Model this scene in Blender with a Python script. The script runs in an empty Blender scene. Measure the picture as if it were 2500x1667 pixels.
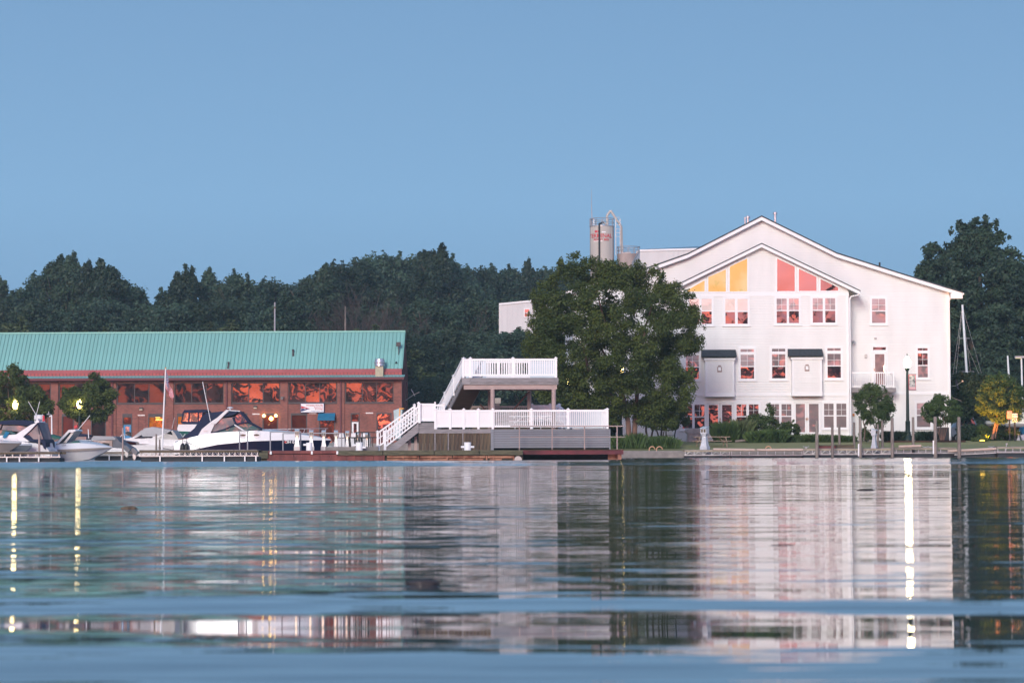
import bpy, math, random
import numpy as np
from mathutils import Vector, Matrix
random.seed(7)
R = math.radians
sc = bpy.context.scene
col = sc.collection

# ------------------------------------------------------------------ camera
F_PX = 85.0/36.0*2500.0
cam_d = bpy.data.cameras.new('camera'); cam = bpy.data.objects.new('camera', cam_d); col.objects.link(cam)
CAM_H = 0.54
cam_d.lens = 85; cam_d.sensor_width = 36; cam_d.clip_end = 6000; cam_d.clip_start = 0.1
PITCH = math.atan((1098-833.5)/F_PX)
Mcam = Matrix.Translation((0, 0, CAM_H)) @ Matrix.Rotation(math.pi/2+PITCH, 4, 'X') @ Matrix.Rotation(-0.0022, 4, 'Z')
cam.matrix_world = Mcam
sc.camera = cam
cam_d.dof.use_dof = True; cam_d.dof.focus_distance = 150; cam_d.dof.aperture_fstop = 5.0
sc.cycles.use_denoising = True
sc.cycles.max_bounces = 7; sc.cycles.diffuse_bounces = 3; sc.cycles.glossy_bounces = 4
sc.cycles.transmission_bounces = 4; sc.cycles.transparent_max_bounces = 6
sc.cycles.sample_clamp_indirect = 8
sc.cycles.blur_glossy = 0.3

def at(px, py, Y):
    """world point on the plane y = Y that the photograph shows at (px, py) of 2500 x 1667"""
    d = Mcam.to_3x3() @ Vector(((px-1250)/F_PX, (833.5-py)/F_PX, -1))
    return Vector((0, 0, CAM_H)) + d*(Y/d.y)

# ------------------------------------------------------------------ world
SUN_EL, SUN_AZ = R(1.2), R(196)       # azimuth from +Y, clockwise: low in the west behind the camera
w = bpy.data.worlds.new('World'); sc.world = w; w.use_nodes = True
nt = w.node_tree; N = nt.nodes; L = nt.links
bg = N['Background']
def nd(tree, t, **kw):
    n = tree.nodes.new(t)
    for k, v in kw.items():
        if k.startswith('i_'):
            n.inputs[int(k[2:])].default_value = v
        else: setattr(n, k, v)
    return n
sky = nd(nt, 'ShaderNodeTexSky', sky_type='NISHITA', sun_disc=False, sun_elevation=SUN_EL, sun_rotation=SUN_AZ,
         dust_density=2.0, ozone_density=2.0)
tint = nd(nt, 'ShaderNodeMix', data_type='RGBA', blend_type='MULTIPLY'); tint.inputs[0].default_value = 1
L.new(sky.outputs[0], tint.inputs[6]); tint.inputs[7].default_value = (0.58, 0.31, 0.46, 1)
geo = nd(nt, 'ShaderNodeTexCoord'); sep = nd(nt, 'ShaderNodeSeparateXYZ'); L.new(geo.outputs['Generated'], sep.inputs[0])
asn = nd(nt, 'ShaderNodeMath', operation='ARCSINE'); L.new(sep.outputs[2], asn.inputs[0])
deg = nd(nt, 'ShaderNodeMapRange'); L.new(asn.outputs[0], deg.inputs[0])
deg.inputs[1].default_value = 0; deg.inputs[2].default_value = math.pi/2
ramp = nd(nt, 'ShaderNodeValToRGB'); L.new(deg.outputs[0], ramp.inputs[0])
stops = [(0, (.175, .295, .455)), (.035, (.203, .365, .57)), (.065, (.225, .415, .65)), (.12, (.185, .345, .57)),
         (.3, (.19, .31, .52)), (1, (.13, .22, .42))]
ramp.color_ramp.elements[0].position = 0; ramp.color_ramp.elements[0].color = stops[0][1]+(1,)
ramp.color_ramp.elements[1].position = 1; ramp.color_ramp.elements[1].color = stops[-1][1]+(1,)
for p, c in stops[1:-1]:
    e = ramp.color_ramp.elements.new(p); e.color = c+(1,)
west = nd(nt, 'ShaderNodeMapRange', interpolation_type='SMOOTHSTEP'); L.new(sep.outputs[1], west.inputs[0])
west.inputs[1].default_value = 0.25; west.inputs[2].default_value = -0.65; west.inputs[3].default_value = 0; west.inputs[4].default_value = 1
# soft cloud streaks in the sunset side
wmap = nd(nt, 'ShaderNodeMapping'); wmap.inputs['Scale'].default_value = (2.2, 2.2, 14); L.new(geo.outputs['Generated'], wmap.inputs[0])
wn = nd(nt, 'ShaderNodeTexNoise'); wn.inputs['Scale'].default_value = 1.5; wn.inputs['Detail'].default_value = 4; L.new(wmap.outputs[0], wn.inputs[0])
wr = nd(nt, 'ShaderNodeMapRange'); L.new(wn.outputs[0], wr.inputs[0]); wr.inputs[1].default_value = .35; wr.inputs[2].default_value = .65
wr.inputs[3].default_value = .75; wr.inputs[4].default_value = 1.25
tint2 = nd(nt, 'ShaderNodeMix', data_type='RGBA', blend_type='MULTIPLY'); tint2.inputs[0].default_value = 1
L.new(tint.outputs[2], tint2.inputs[6]); L.new(wr.outputs[0], tint2.inputs[7])
mx = nd(nt, 'ShaderNodeMix', data_type='RGBA'); L.new(west.outputs[0], mx.inputs[0])
L.new(ramp.outputs[0], mx.inputs[6])
add = nd(nt, 'ShaderNodeMix', data_type='RGBA', blend_type='ADD'); add.inputs[0].default_value = 1
L.new(tint2.outputs[2], add.inputs[6]); L.new(ramp.outputs[0], add.inputs[7])
L.new(add.outputs[2], mx.inputs[7]); L.new(mx.outputs[2], bg.inputs[0]); bg.inputs[1].default_value = 1.0

sd = bpy.data.lights.new('dusk_fill', 'SUN'); so = bpy.data.objects.new('dusk_fill', sd); col.objects.link(so)
sd.energy = 2.75; sd.angle = R(20); sd.color = (1, .99, .89)
LAMP_EL = R(21)   # soft fill lamp added to brighten the scene, kept above the mirrored window view
sdir = Vector((math.sin(SUN_AZ)*math.cos(LAMP_EL), math.cos(SUN_AZ)*math.cos(LAMP_EL), math.sin(LAMP_EL)))
so.rotation_euler = (-sdir).to_track_quat('-Z', 'Y').to_euler()
sc.view_settings.view_transform = 'Standard'; sc.view_settings.look = 'None'; sc.view_settings.gamma = 1
sc.view_settings.exposure = 0.12

# ------------------------------------------------------------------ materials
MATS = {}
def pm(name, color, rough=.6, var=.15, scale=3.0, stretch=(1, 1, 1), metal=0, bump=0, emit=None, estr=0, spec=.4, color2=None, detail=5, objvar=0, sub=None, trans=0):
    """procedural principled material: noise moves the base colour between color and color2 / a darker tone"""
    if name in MATS: return MATS[name]
    m = bpy.data.materials.new(name); m.use_nodes = True; t = m.node_tree
    p = t.nodes['Principled BSDF']
    p.inputs['Roughness'].default_value = rough; p.inputs['Metallic'].default_value = metal
    p.inputs['Specular IOR Level'].default_value = spec
    tc = nd(t, 'ShaderNodeTexCoord'); mp = nd(t, 'ShaderNodeMapping'); mp.inputs['Scale'].default_value = stretch
    t.links.new(tc.outputs['Object'], mp.inputs[0])
    n = nd(t, 'ShaderNodeTexNoise'); n.inputs['Scale'].default_value = scale; n.inputs['Detail'].default_value = detail
    t.links.new(mp.outputs[0], n.inputs[0])
    mr = nd(t, 'ShaderNodeMapRange'); mr.inputs[1].default_value = .32; mr.inputs[2].default_value = .68; t.links.new(n.outputs[0], mr.inputs[0])
    mix = nd(t, 'ShaderNodeMix', data_type='RGBA')
    c2 = color2 or tuple(c*(1-var) for c in color)
    c1 = color if color2 else tuple(min(1, c*(1+var*.6)) for c in color)
    mix.inputs[6].default_value = tuple(c1)+(1,); mix.inputs[7].default_value = tuple(c2)+(1,)
    t.links.new(mr.outputs[0], mix.inputs[0])
    out = mix.outputs[2]
    if objvar:
        oi = nd(t, 'ShaderNodeObjectInfo'); hs = nd(t, 'ShaderNodeHueSaturation')
        a = nd(t, 'ShaderNodeMapRange'); t.links.new(oi.outputs['Random'], a.inputs[0]); a.inputs[3].default_value = 1-objvar; a.inputs[4].default_value = 1+objvar
        b = nd(t, 'ShaderNodeMapRange'); t.links.new(oi.outputs['Random'], b.inputs[0]); b.inputs[3].default_value = .5-objvar*.05; b.inputs[4].default_value = .5+objvar*.05
        t.links.new(a.outputs[0], hs.inputs['Value']); t.links.new(b.outputs[0], hs.inputs['Hue']); t.links.new(out, hs.inputs['Color']); out = hs.outputs[0]
    t.links.new(out, p.inputs['Base Color'])
    if bump:
        bn = nd(t, 'ShaderNodeBump'); bn.inputs['Strength'].default_value = .6; bn.inputs['Distance'].default_value = bump
        t.links.new(n.outputs[0], bn.inputs['Height']); t.links.new(bn.outputs[0], p.inputs['Normal'])
    if emit:
        p.inputs['Emission Color'].default_value = tuple(emit)+(1,); p.inputs['Emission Strength'].default_value = estr
    if trans:
        tr = nd(t, 'ShaderNodeBsdfTranslucent'); t.links.new(out, tr.inputs[0]); ms = nd(t, 'ShaderNodeMixShader'); ms.inputs[0].default_value = trans
        o = t.nodes['Material Output']; t.links.new(p.outputs[0], ms.inputs[1]); t.links.new(tr.outputs[0], ms.inputs[2]); t.links.new(ms.outputs[0], o.inputs[0])
    MATS[name] = m
    return m

def glass_pane(name, back, refl=.22, back2=None, wav=.010, scale=1.1, emit=0, ns=.9):
    """window pane: a wavy mirror-like coat over whatever is behind it (dark room, blinds, lamp-lit ceiling)"""
    if name in MATS: return MATS[name]
    m = bpy.data.materials.new(name); m.use_nodes = True; t = m.node_tree
    t.nodes.remove(t.nodes['Principled BSDF']); o = t.nodes['Material Output']
    tc = nd(t, 'ShaderNodeTexCoord'); oi = nd(t, 'ShaderNodeObjectInfo')
    off = nd(t, 'ShaderNodeVectorMath', operation='SCALE'); off.inputs[3].default_value = 40
    t.links.new(oi.outputs['Random'], off.inputs[0])
    ad = nd(t, 'ShaderNodeVectorMath', operation='ADD'); t.links.new(tc.outputs['Object'], ad.inputs[0]); t.links.new(off.outputs[0], ad.inputs[1])
    n = nd(t, 'ShaderNodeTexNoise'); n.inputs['Scale'].default_value = scale; n.inputs['Detail'].default_value = 1.5; t.links.new(ad.outputs[0], n.inputs[0])
    sub = nd(t, 'ShaderNodeVectorMath', operation='SUBTRACT'); t.links.new(n.outputs['Color'], sub.inputs[0]); sub.inputs[1].default_value = (.5, .5, .5)
    sl = nd(t, 'ShaderNodeVectorMath', operation='MULTIPLY'); t.links.new(sub.outputs[0], sl.inputs[0]); sl.inputs[1].default_value = (wav*14, 0, wav*7)
    g = nd(t, 'ShaderNodeNewGeometry'); a2 = nd(t, 'ShaderNodeVectorMath', operation='ADD'); t.links.new(g.outputs['Normal'], a2.inputs[0]); t.links.new(sl.outputs[0], a2.inputs[1])
    nz = nd(t, 'ShaderNodeVectorMath', operation='NORMALIZE'); t.links.new(a2.outputs[0], nz.inputs[0])
    gl = nd(t, 'ShaderNodeBsdfGlossy'); gl.inputs['Roughness'].default_value = .015; gl.inputs['Color'].default_value = (1, .68, .72, 1); t.links.new(nz.outputs[0], gl.inputs['Normal'])
    df = nd(t, 'ShaderNodeBsdfDiffuse'); mixc = nd(t, 'ShaderNodeMix', data_type='RGBA')
    n2 = nd(t, 'ShaderNodeTexNoise'); n2.inputs['Scale'].default_value = ns; n2.inputs['Detail'].default_value = 3; t.links.new(ad.outputs[0], n2.inputs[0])
    r2 = nd(t, 'ShaderNodeMapRange'); r2.inputs[1].default_value = .42; r2.inputs[2].default_value = .6; t.links.new(n2.outputs[0], r2.inputs[0]); t.links.new(r2.outputs[0], mixc.inputs[0])
    mixc.inputs[6].default_value = back+(1,); mixc.inputs[7].default_value = (back2 or tuple(c*.6 for c in back))+(1,)
    base = df
    t.links.new(mixc.outputs[2], df.inputs[0])
    if emit:
        base = nd(t, 'ShaderNodeEmission'); t.links.new(mixc.outputs[2], base.inputs[0]); base.inputs[1].default_value = emit
    ms = nd(t, 'ShaderNodeMixShader'); ms.inputs[0].default_value = refl
    t.links.new(base.outputs[0], ms.inputs[1]); t.links.new(gl.outputs[0], ms.inputs[2]); t.links.new(ms.outputs[0], o.inputs[0])
    MATS[name] = m
    return m

def glow(name, color, s, vary=0):
    if name in MATS: return MATS[name]
    m = bpy.data.materials.new(name); m.use_nodes = True; t = m.node_tree
    t.nodes.remove(t.nodes['Principled BSDF']); e = nd(t, 'ShaderNodeEmission')
    e.inputs[0].default_value = color+(1,); e.inputs[1].default_value = s
    t.links.new(e.outputs[0], t.nodes['Material Output'].inputs[0]); MATS[name] = m
    return m

white_siding = pm('white_siding', (.76, .75, .745), .6, .07, .5, (1.6, 1, .35), detail=8)
white_trim = pm('white_trim', (.77, .765, .78), .5, .03, 1.0)
white_vinyl = pm('white_vinyl', (.80, .79, .81), .4, .03, 2)
white_metal_wall = pm('white_ribbed_metal', (.58, .57, .58), .5, .06, .5, (1, 1, .3))
shingle = pm('dark_shingle', (.045, .055, .065), .85, .4, 6, (1, 1, 3), bump=.02)
teal = pm('teal_metal_roof', (.19, .425, .395), .55, .16, .35, (1, 1, .15), spec=.5, objvar=.04)
teal_dark = pm('teal_seam', (.07, .25, .23), .5, .1, 2)
red_metal = pm('red_metal', (.36, .06, .065), .5, .12, .6, (1, 1, .4))
red_flash = pm('pale_red_flashing', (.34, .09, .09), .5, .15, .4)
maroon = pm('maroon_metal', (.12, .022, .03), .6, .15, 1)
dark_frame = pm('dark_bronze_frame', (.045, .03, .035), .5, .2, 2)
tan_trim = pm('tan_lintel', (.42, .25, .17), .7, .15, 2)
galv = pm('galvanised_metal', (.42, .41, .42), .4, .15, 3, metal=.5)
steel = pm('brushed_steel', (.55, .55, .58), .28, .12, 3, metal=.8)
grey_wood = pm('weathered_grey_wood', (.24, .22, .23), .85, .3, 5, (.4, 4, 4), bump=.004, objvar=.12)
grey_board = pm('grey_painted_board', (.20, .205, .235), .7, .1, 3, (.4, 4, 4), objvar=.05)
pinkish = pm('pale_pink_steel', (.36, .265, .25), .6, .12, 2)
plank_brown = pm('wet_brown_plank', (.13, .085, .055), .85, .45, 3, (3, 3, .5), color2=(.055, .045, .035), objvar=.25)
moss = pm('mossy_timber', (.12, .11, .07), .9, .4, 4, (.5, 3, 3), color2=(.05, .045, .03), bump=.01)
rust_red = pm('red_rusty_steel', (.20, .055, .05), .75, .4, 1.6, (1.4, 1, .35), color2=(.10, .028, .03), bump=.01)
rust_streak = pm('rust_streak_steel', (.40, .20, .13), .75, .5, 2.2, (1, 1, 1.2), color2=(.15, .045, .03), bump=.01)
concrete = pm('concrete', (.25, .22, .21), .9, .25, 2, bump=.01, color2=(.16, .14, .135))
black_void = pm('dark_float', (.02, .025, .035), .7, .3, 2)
piling_wood = pm('old_piling_wood', (.19, .155, .14), .9, .35, 5, (5, 5, .5), bump=.01, objvar=.25)
timber = pm('dock_timber', (.30, .25, .19), .85, .3, 3, (.4, 3, 3), objvar=.15)
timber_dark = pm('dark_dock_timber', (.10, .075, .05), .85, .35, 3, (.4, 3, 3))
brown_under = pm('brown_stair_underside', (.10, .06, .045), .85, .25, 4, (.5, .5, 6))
gel = pm('white_gelcoat', (.70, .69, .71), .18, .03, .8, spec=.6)
gel_tan = pm('tan_hull_paint', (.33, .28, .25), .3, .08, .8, spec=.5)
gel_grey = pm('grey_hull_paint', (.30, .30, .30), .3, .08, .8)
navy = pm('navy_gelcoat', (.006, .008, .030), .2, .1, 1, spec=.25)
canvas = pm('navy_canvas', (.010, .016, .05), .8, .2, 2, bump=.01)
canvas_grey = pm('grey_boat_cover', (.36, .36, .38), .8, .15, 1.3, bump=.03)
canvas_green = pm('green_canvas', (.015, .10, .08), .8, .2, 2)
canvas_blue = pm('blue_canvas', (.012, .14, .26), .8, .12, 2)
black = pm('black_paint', (.012, .012, .016), .5, .2, 3)
dkgreen = pm('dark_green_iron', (.008, .022, .020), .45, .2, 3)
redp = pm('red_paint', (.55, .03, .04), .5, .1, 3)
bluep = pm('blue_paint', (.02, .20, .42), .5, .1, 3)
navyp = pm('navy_print', (.02, .03, .14), .6, .05, 3)
redprint = pm('red_print', (.50, .03, .05), .6, .05, 3)
vinyl_clear = glass_pane('clear_vinyl', (.17, .16, .175), .08, (.30, .25, .25), wav=.03, scale=2.5)
tint_glass = glass_pane('green_tinted_windscreen', (.06, .12, .12), .10, (.09, .15, .15), wav=.01)
dark_glass = glass_pane('dark_boat_glass', (.02, .025, .03), .25, wav=.02)
bark = pm('bark', (.12, .085, .065), .9, .4, 6, (3, 3, .6), bump=.02)
bark_red = pm('reddish_bark', (.17, .095, .075), .9, .35, 4, (3, 3, .6), bump=.02)
soil = pm('dark_soil', (.05, .035, .025), .95, .3, 3)
glass_room = glass_pane('office_glass', (.018, .012, .014), .10, (.035, .022, .02), wav=.009, scale=.38)
glass_house = glass_pane('house_glass', (.03, .02, .025), .22, (.07, .035, .035), wav=.02, scale=1.3)
glass_blind = glass_pane('blind_glass', (.42, .34, .35), .16, (.36, .27, .28), wav=.02, scale=1.3)
glass_shade = glass_pane('shade_glass', (.20, .16, .165), .17, (.25, .19, .19), wav=.02, scale=1.3)
glass_lit = glass_pane('lamp_lit_ceiling', (.92, .50, .15), .06, (.86, .62, .30), wav=.01, emit=1.0, ns=.45)
glass_amber = glass_pane('amber_lit_room', (.75, .20, .01), .10, (.35, .07, .005), wav=.01, emit=.75, ns=1.5)
glass_brown = glass_pane('dim_brown_room', (.10, .022, .012), .10, (.07, .015, .012), wav=.008, scale=.5)

def brick_mat():
    m = bpy.data.materials.new('red_brick'); m.use_nodes = True; t = m.node_tree; p = t.nodes['Principled BSDF']
    tc = nd(t, 'ShaderNodeTexCoord'); s = nd(t, 'ShaderNodeSeparateXYZ'); c = nd(t, 'ShaderNodeCombineXYZ')
    t.links.new(tc.outputs['Object'], s.inputs[0])
    sm = nd(t, 'ShaderNodeMath', operation='ADD'); t.links.new(s.outputs[0], sm.inputs[0]); t.links.new(s.outputs[1], sm.inputs[1])
    t.links.new(sm.outputs[0], c.inputs[0]); t.links.new(s.outputs[2], c.inputs[1])
    b = nd(t, 'ShaderNodeTexBrick'); b.inputs['Scale'].default_value = 1; b.inputs['Brick Width'].default_value = .32; b.inputs['Row Height'].default_value = .12
    b.inputs['Mortar Size'].default_value = .018; b.inputs['Color1'].default_value = (.33, .098, .070, 1); b.inputs['Color2'].default_value = (.21, .060, .046, 1)
    b.inputs['Mortar'].default_value = (.21, .12, .10, 1); t.links.new(c.outputs[0], b.inputs['Vector'])
    n = nd(t, 'ShaderNodeTexNoise'); n.inputs['Scale'].default_value = .5; n.inputs['Detail'].default_value = 6; t.links.new(tc.outputs['Object'], n.inputs[0])
    mr = nd(t, 'ShaderNodeMapRange'); t.links.new(n.outputs[0], mr.inputs[0]); mr.inputs[1].default_value = .3; mr.inputs[2].default_value = .7; mr.inputs[3].default_value = .75; mr.inputs[4].default_value = 1.15
    mu = nd(t, 'ShaderNodeMix', data_type='RGBA', blend_type='MULTIPLY'); mu.inputs[0].default_value = 1
    t.links.new(b.outputs[0], mu.inputs[6]); t.links.new(mr.outputs[0], mu.inputs[7]); t.links.new(mu.outputs[2], p.inputs['Base Color'])
    bn = nd(t, 'ShaderNodeBump'); bn.inputs['Distance'].default_value = .01; t.links.new(b.outputs['Fac'], bn.inputs['Height']); bn.invert = True
    t.links.new(bn.outputs[0], p.inputs['Normal']); p.inputs['Roughness'].default_value = .85
    return m
brick = brick_mat()

def leafmat(name, c1, c2, trans=.25, objvar=.15):
    return pm(name, c1, .55, .3, .35, color2=c2, detail=3, objvar=objvar, spec=.25, trans=trans)
leaf_far = leafmat('far_foliage', (.052, .088, .048), (.026, .050, .034), objvar=.42)
leaf_far2 = leafmat('far_foliage_olive', (.095, .125, .045), (.055, .080, .040), objvar=.15)
leaf_bush = leafmat('young_green_foliage', (.085, .13, .03), (.05, .09, .03))
leaf_big = leafmat('park_tree_foliage', (.100, .130, .028), (.050, .074, .020), .25, 0)
leaf_small = leafmat('ornamental_foliage', (.085, .125, .035), (.045, .08, .028), .3)
leaf_dark = leafmat('dark_foliage', (.030, .055, .025), (.018, .036, .02), .2)
leaf_grass = leafmat('tall_grass_foliage', (.10, .155, .04), (.06, .10, .03), .3)
leaf_pale = leafmat('pale_grass_plumes', (.16, .17, .08), (.09, .12, .05), .3)
leaf_dead = leafmat('bare_twigs', (.085, .060, .055), (.06, .045, .042), .0)
lawn_m = pm('mown_lawn', (.17, .185, .055), .9, .2, 1.0, (1, 3, 1), color2=(.21, .21, .11), detail=6, bump=.02)

# ------------------------------------------------------------------ mesh builder
class MB:
    def __init__(s): s.v = []; s.f = []; s.mi = []; s.m = 0
    def quad(s, *p):
        k = len(s.v); s.v += [tuple(q) for q in p]; s.f.append(tuple(range(k, k+len(p)))); s.mi.append(s.m); return s
    def box(s, x0, x1, y0, y1, z0, z1):
        k = len(s.v)
        s.v += [(x0, y0, z0), (x1, y0, z0), (x1, y1, z0), (x0, y1, z0), (x0, y0, z1), (x1, y0, z1), (x1, y1, z1), (x0, y1, z1)]
        for f in ((0, 3, 2, 1), (4, 5, 6, 7), (0, 1, 5, 4), (1, 2, 6, 5), (2, 3, 7, 6), (3, 0, 4, 7)):
            s.f.append(tuple(k+i for i in f)); s.mi.append(s.m)
        return s
    def prism(s, poly, y0, y1, inset=0):
        """poly = [(x, z)...] seen from the front, extruded from y0 to y1"""
        n = len(poly); k = len(s.v)
        s.v += [(x, y0, z) for x, z in poly]+[(x, y1, z) for x, z in poly]
        s.f.append(tuple(k+i for i in range(n))); s.f.append(tuple(k+n+i for i in reversed(range(n)))); s.mi += [s.m]*2
        for i in range(n):
            j = (i+1) % n; s.f.append((k+j, k+i, k+n+i, k+n+j)); s.mi.append(s.m)
        return s
    def tube(s, p, q, r, r2=None, n=8, cap=True):
        p = Vector(p); q = Vector(q); r2 = r if r2 is None else r2
        d = (q-p).normalized(); a = d.orthogonal().normalized(); b = d.cross(a); k = len(s.v)
        for c, rr in ((p, r), (q, r2)):
            for i in range(n):
                t = 2*math.pi*i/n; s.v.append(tuple(c+a*math.cos(t)*rr+b*math.sin(t)*rr))
        for i in range(n):
            j = (i+1) % n; s.f.append((k+i, k+j, k+n+j, k+n+i)); s.mi.append(s.m)
        if cap:
            s.f.append(tuple(k+i for i in reversed(range(n)))); s.f.append(tuple(k+n+i for i in range(n))); s.mi += [s.m]*2
        return s
    def path(s, pts, r, n=6):
        for a, b in zip(pts[:-1], pts[1:]): s.tube(a, b, r, r, n)
        return s
    def lathe(s, prof, c=(0, 0, 0), n=16):
        """prof = [(r, z)...]"""
        k = len(s.v)
        for r, z in prof:
            for i in range(n):
                t = 2*math.pi*i/n; s.v.append((c[0]+r*math.cos(t), c[1]+r*math.sin(t), c[2]+z))
        for j in range(len(prof)-1):
            for i in range(n):
                i2 = (i+1) % n; s.f.append((k+j*n+i, k+j*n+i2, k+(j+1)*n+i2, k+(j+1)*n+i)); s.mi.append(s.m)
        s.f.append(tuple(k+i for i in reversed(range(n)))); s.f.append(tuple(k+(len(prof)-1)*n+i for i in range(n))); s.mi += [s.m]*2
        return s
    def loft(s, rings, close=True):
        k = len(s.v); n = len(rings[0])
        for r in rings: s.v += [tuple(p) for p in r]
        for j in range(len(rings)-1):
            for i in range(n if close else n-1):
                i2 = (i+1) % n; s.f.append((k+j*n+i, k+j*n+i2, k+(j+1)*n+i2, k+(j+1)*n+i)); s.mi.append(s.m)
        s.f.append(tuple(k+i for i in reversed(range(n)))); s.f.append(tuple(k+(len(rings)-1)*n+i for i in range(n))); s.mi += [s.m]*2
        return s
    def build(s, name, mat, parent=None, smooth=False, bevel=0, kind=None, label=None, loc=None):
        me = bpy.data.meshes.new(name); me.from_pydata(s.v, [], s.f)
        mats = mat if isinstance(mat, (list, tuple)) else [mat]
        for m in mats: me.materials.append(m)
        if len(mats) > 1: me.polygons.foreach_set('material_index', s.mi)
        if smooth: me.polygons.foreach_set('use_smooth', [True]*len(me.polygons))
        me.update()
        o = bpy.data.objects.new(name, me); col.objects.link(o); o.parent = parent
        if loc is not None: o.location = loc
        if bevel:
            b = o.modifiers.new('bevel', 'BEVEL'); b.width = bevel; b.segments = 2; b.limit_method = 'ANGLE'
        if smooth: me.set_sharp_from_angle(angle=R(38))
        if kind: o['kind'] = kind
        if label: o['label'] = label
        return o

def tag(o, label, cat, group=None):
    o['label'] = label; o['category'] = cat
    if group: o['group'] = group
    return o
def thing(name, label, cat, loc=(0, 0, 0), rz=0, group=None):
    o = bpy.data.objects.new(name, None); col.objects.link(o); o.empty_display_size = .2
    o.location = loc; o.rotation_euler = (0, 0, rz); return tag(o, label, cat, group)
def kids(o): return [c for c in bpy.data.objects if c.parent == o]
def copy_tree(o, parent=None):
    c = o.copy(); col.objects.link(c); c.parent = parent
    for ch in list(o.children): copy_tree(ch, c)
    return c
def share(name, me_obj, parent, loc):
    """another object that shares the mesh of me_obj"""
    o = bpy.data.objects.new(name, me_obj.data); col.objects.link(o); o.parent = parent; o.location = loc; return o
def text(name, s, size, mat, parent, loc, align='CENTER', depth=.004, squash=1.0):
    cu = bpy.data.curves.new(name, 'FONT'); cu.body = s; cu.size = size; cu.align_x = align; cu.extrude = depth; cu.offset = size*.012
    t = bpy.data.objects.new(name, cu); col.objects.link(t)
    bpy.context.view_layer.update()
    me = bpy.data.meshes.new_from_object(t.evaluated_get(bpy.context.evaluated_depsgraph_get()))
    bpy.data.objects.remove(t); me.materials.clear(); me.materials.append(mat)
    o = bpy.data.objects.new(name, me); col.objects.link(o); o.parent = parent
    o.location = loc; o.rotation_euler = (math.pi/2, 0, 0); o.scale = (squash, 1, 1); return o

# ------------------------------------------------------------------ foliage
def leaf_mesh(name, clumps, n, size, mat, seed=0, up=.3, shell=.55, aspect=.6):
    """n leaf-sized rhombs spread through the clumps [(x, y, z, rx, ry, rz)...]"""
    rng = np.random.default_rng(seed); C = np.array(clumps, float)
    wgt = (C[:, 3]*C[:, 4]*C[:, 5])**(.75); wgt /= wgt.sum()
    idx = rng.choice(len(C), n, p=wgt)
    d = rng.normal(size=(n, 3)); d /= np.linalg.norm(d, axis=1)[:, None]
    rad = rng.uniform(0, 1, n)**shell*rng.normal(1, .10, n)
    P = C[idx, :3]+d*rad[:, None]*C[idx, 3:6]
    nrm = d*.8+rng.normal(size=(n, 3))*.8+np.array([0, 0, up]); nrm /= np.linalg.norm(nrm, axis=1)[:, None]
    t = np.cross(nrm, rng.normal(size=(n, 3))); t /= np.linalg.norm(t, axis=1)[:, None]; b = np.cross(nrm, t)
    s = size*rng.uniform(.55, 1.25, n)[:, None]
    V = np.stack([P-t*s, P-b*s*aspect+nrm*s*.15, P+t*s, P+b*s*aspect+nrm*s*.15], axis=1).reshape(-1, 3)
    me = bpy.data.meshes.new(name); me.vertices.add(4*n); me.vertices.foreach_set('co', V.astype(np.float32).ravel())
    me.loops.add(4*n); me.loops.foreach_set('vertex_index', np.arange(4*n, dtype=np.int32))
    me.polygons.add(n); me.polygons.foreach_set('loop_start', np.arange(0, 4*n, 4, dtype=np.int32)); me.polygons.foreach_set('loop_total', np.full(n, 4, np.int32))
    me.materials.append(mat); me.update(calc_edges=True); me.validate()
    return me
def crown_clumps(rx, ry, z0, z1, k, rc, seed, top=1.0, base=.55, peak=.45, edge=.62):
    """k clumps inside an egg-shaped envelope between z0 and z1; radius follows height"""
    r = random.Random(seed); out = []
    while len(out) < k:
        h = r.random(); a = r.uniform(0, 2*math.pi)
        if h < peak: e = base+(1-base)*math.sin(h/peak*math.pi/2)
        else: e = math.cos((h-peak)/(1-peak)*math.pi/2*.97)**(.75*top)
        q = math.sqrt(r.uniform(edge**2*.3, 1)) if r.random() < .75 else r.random()
        q *= (1-rc*.6/max(e, .25)) if e > rc else .3
        s = rc*r.uniform(.65, 1.25)
        out.append((rx*e*q*math.cos(a), ry*e*q*math.sin(a), z0+(z1-z0)*(.04+.92*h), rx*s, ry*s, rx*s*r.uniform(.75, 1.15)))
    return out
def trunk_mesh(h, r0, r1, seed, limbs=5, spread=1.6, lean=0, up=.5):
    r = random.Random(seed); m = MB(); pts = []; x = y = 0.0
    n = 6
    for i in range(n+1):
        t = i/n; pts.append((x+lean*h*t, y, h*t)); x += r.uniform(-.03, .03)*h/n*3; y += r.uniform(-.02, .02)*h/n*3
    for i in range(n):
        m.tube(pts[i], pts[i+1], r0+(r1-r0)*i/n, r0+(r1-r0)*(i+1)/n, 7)
    for k in range(limbs):
        i = r.randint(2, n-1); a = r.uniform(0, 2*math.pi); q = Vector(pts[i]); l = h*r.uniform(.22, .38)
        e = q+Vector((math.cos(a)*l*spread*.4, math.sin(a)*l*spread*.4, l*up*1.5)); rr = (r0+(r1-r0)*i/n)*.55
        mid = (q+e)/2+Vector((0, 0, l*.08)); m.tube(q, mid, rr, rr*.7, 6); m.tube(mid, e, rr*.7, rr*.25, 6)
    return m

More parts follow.
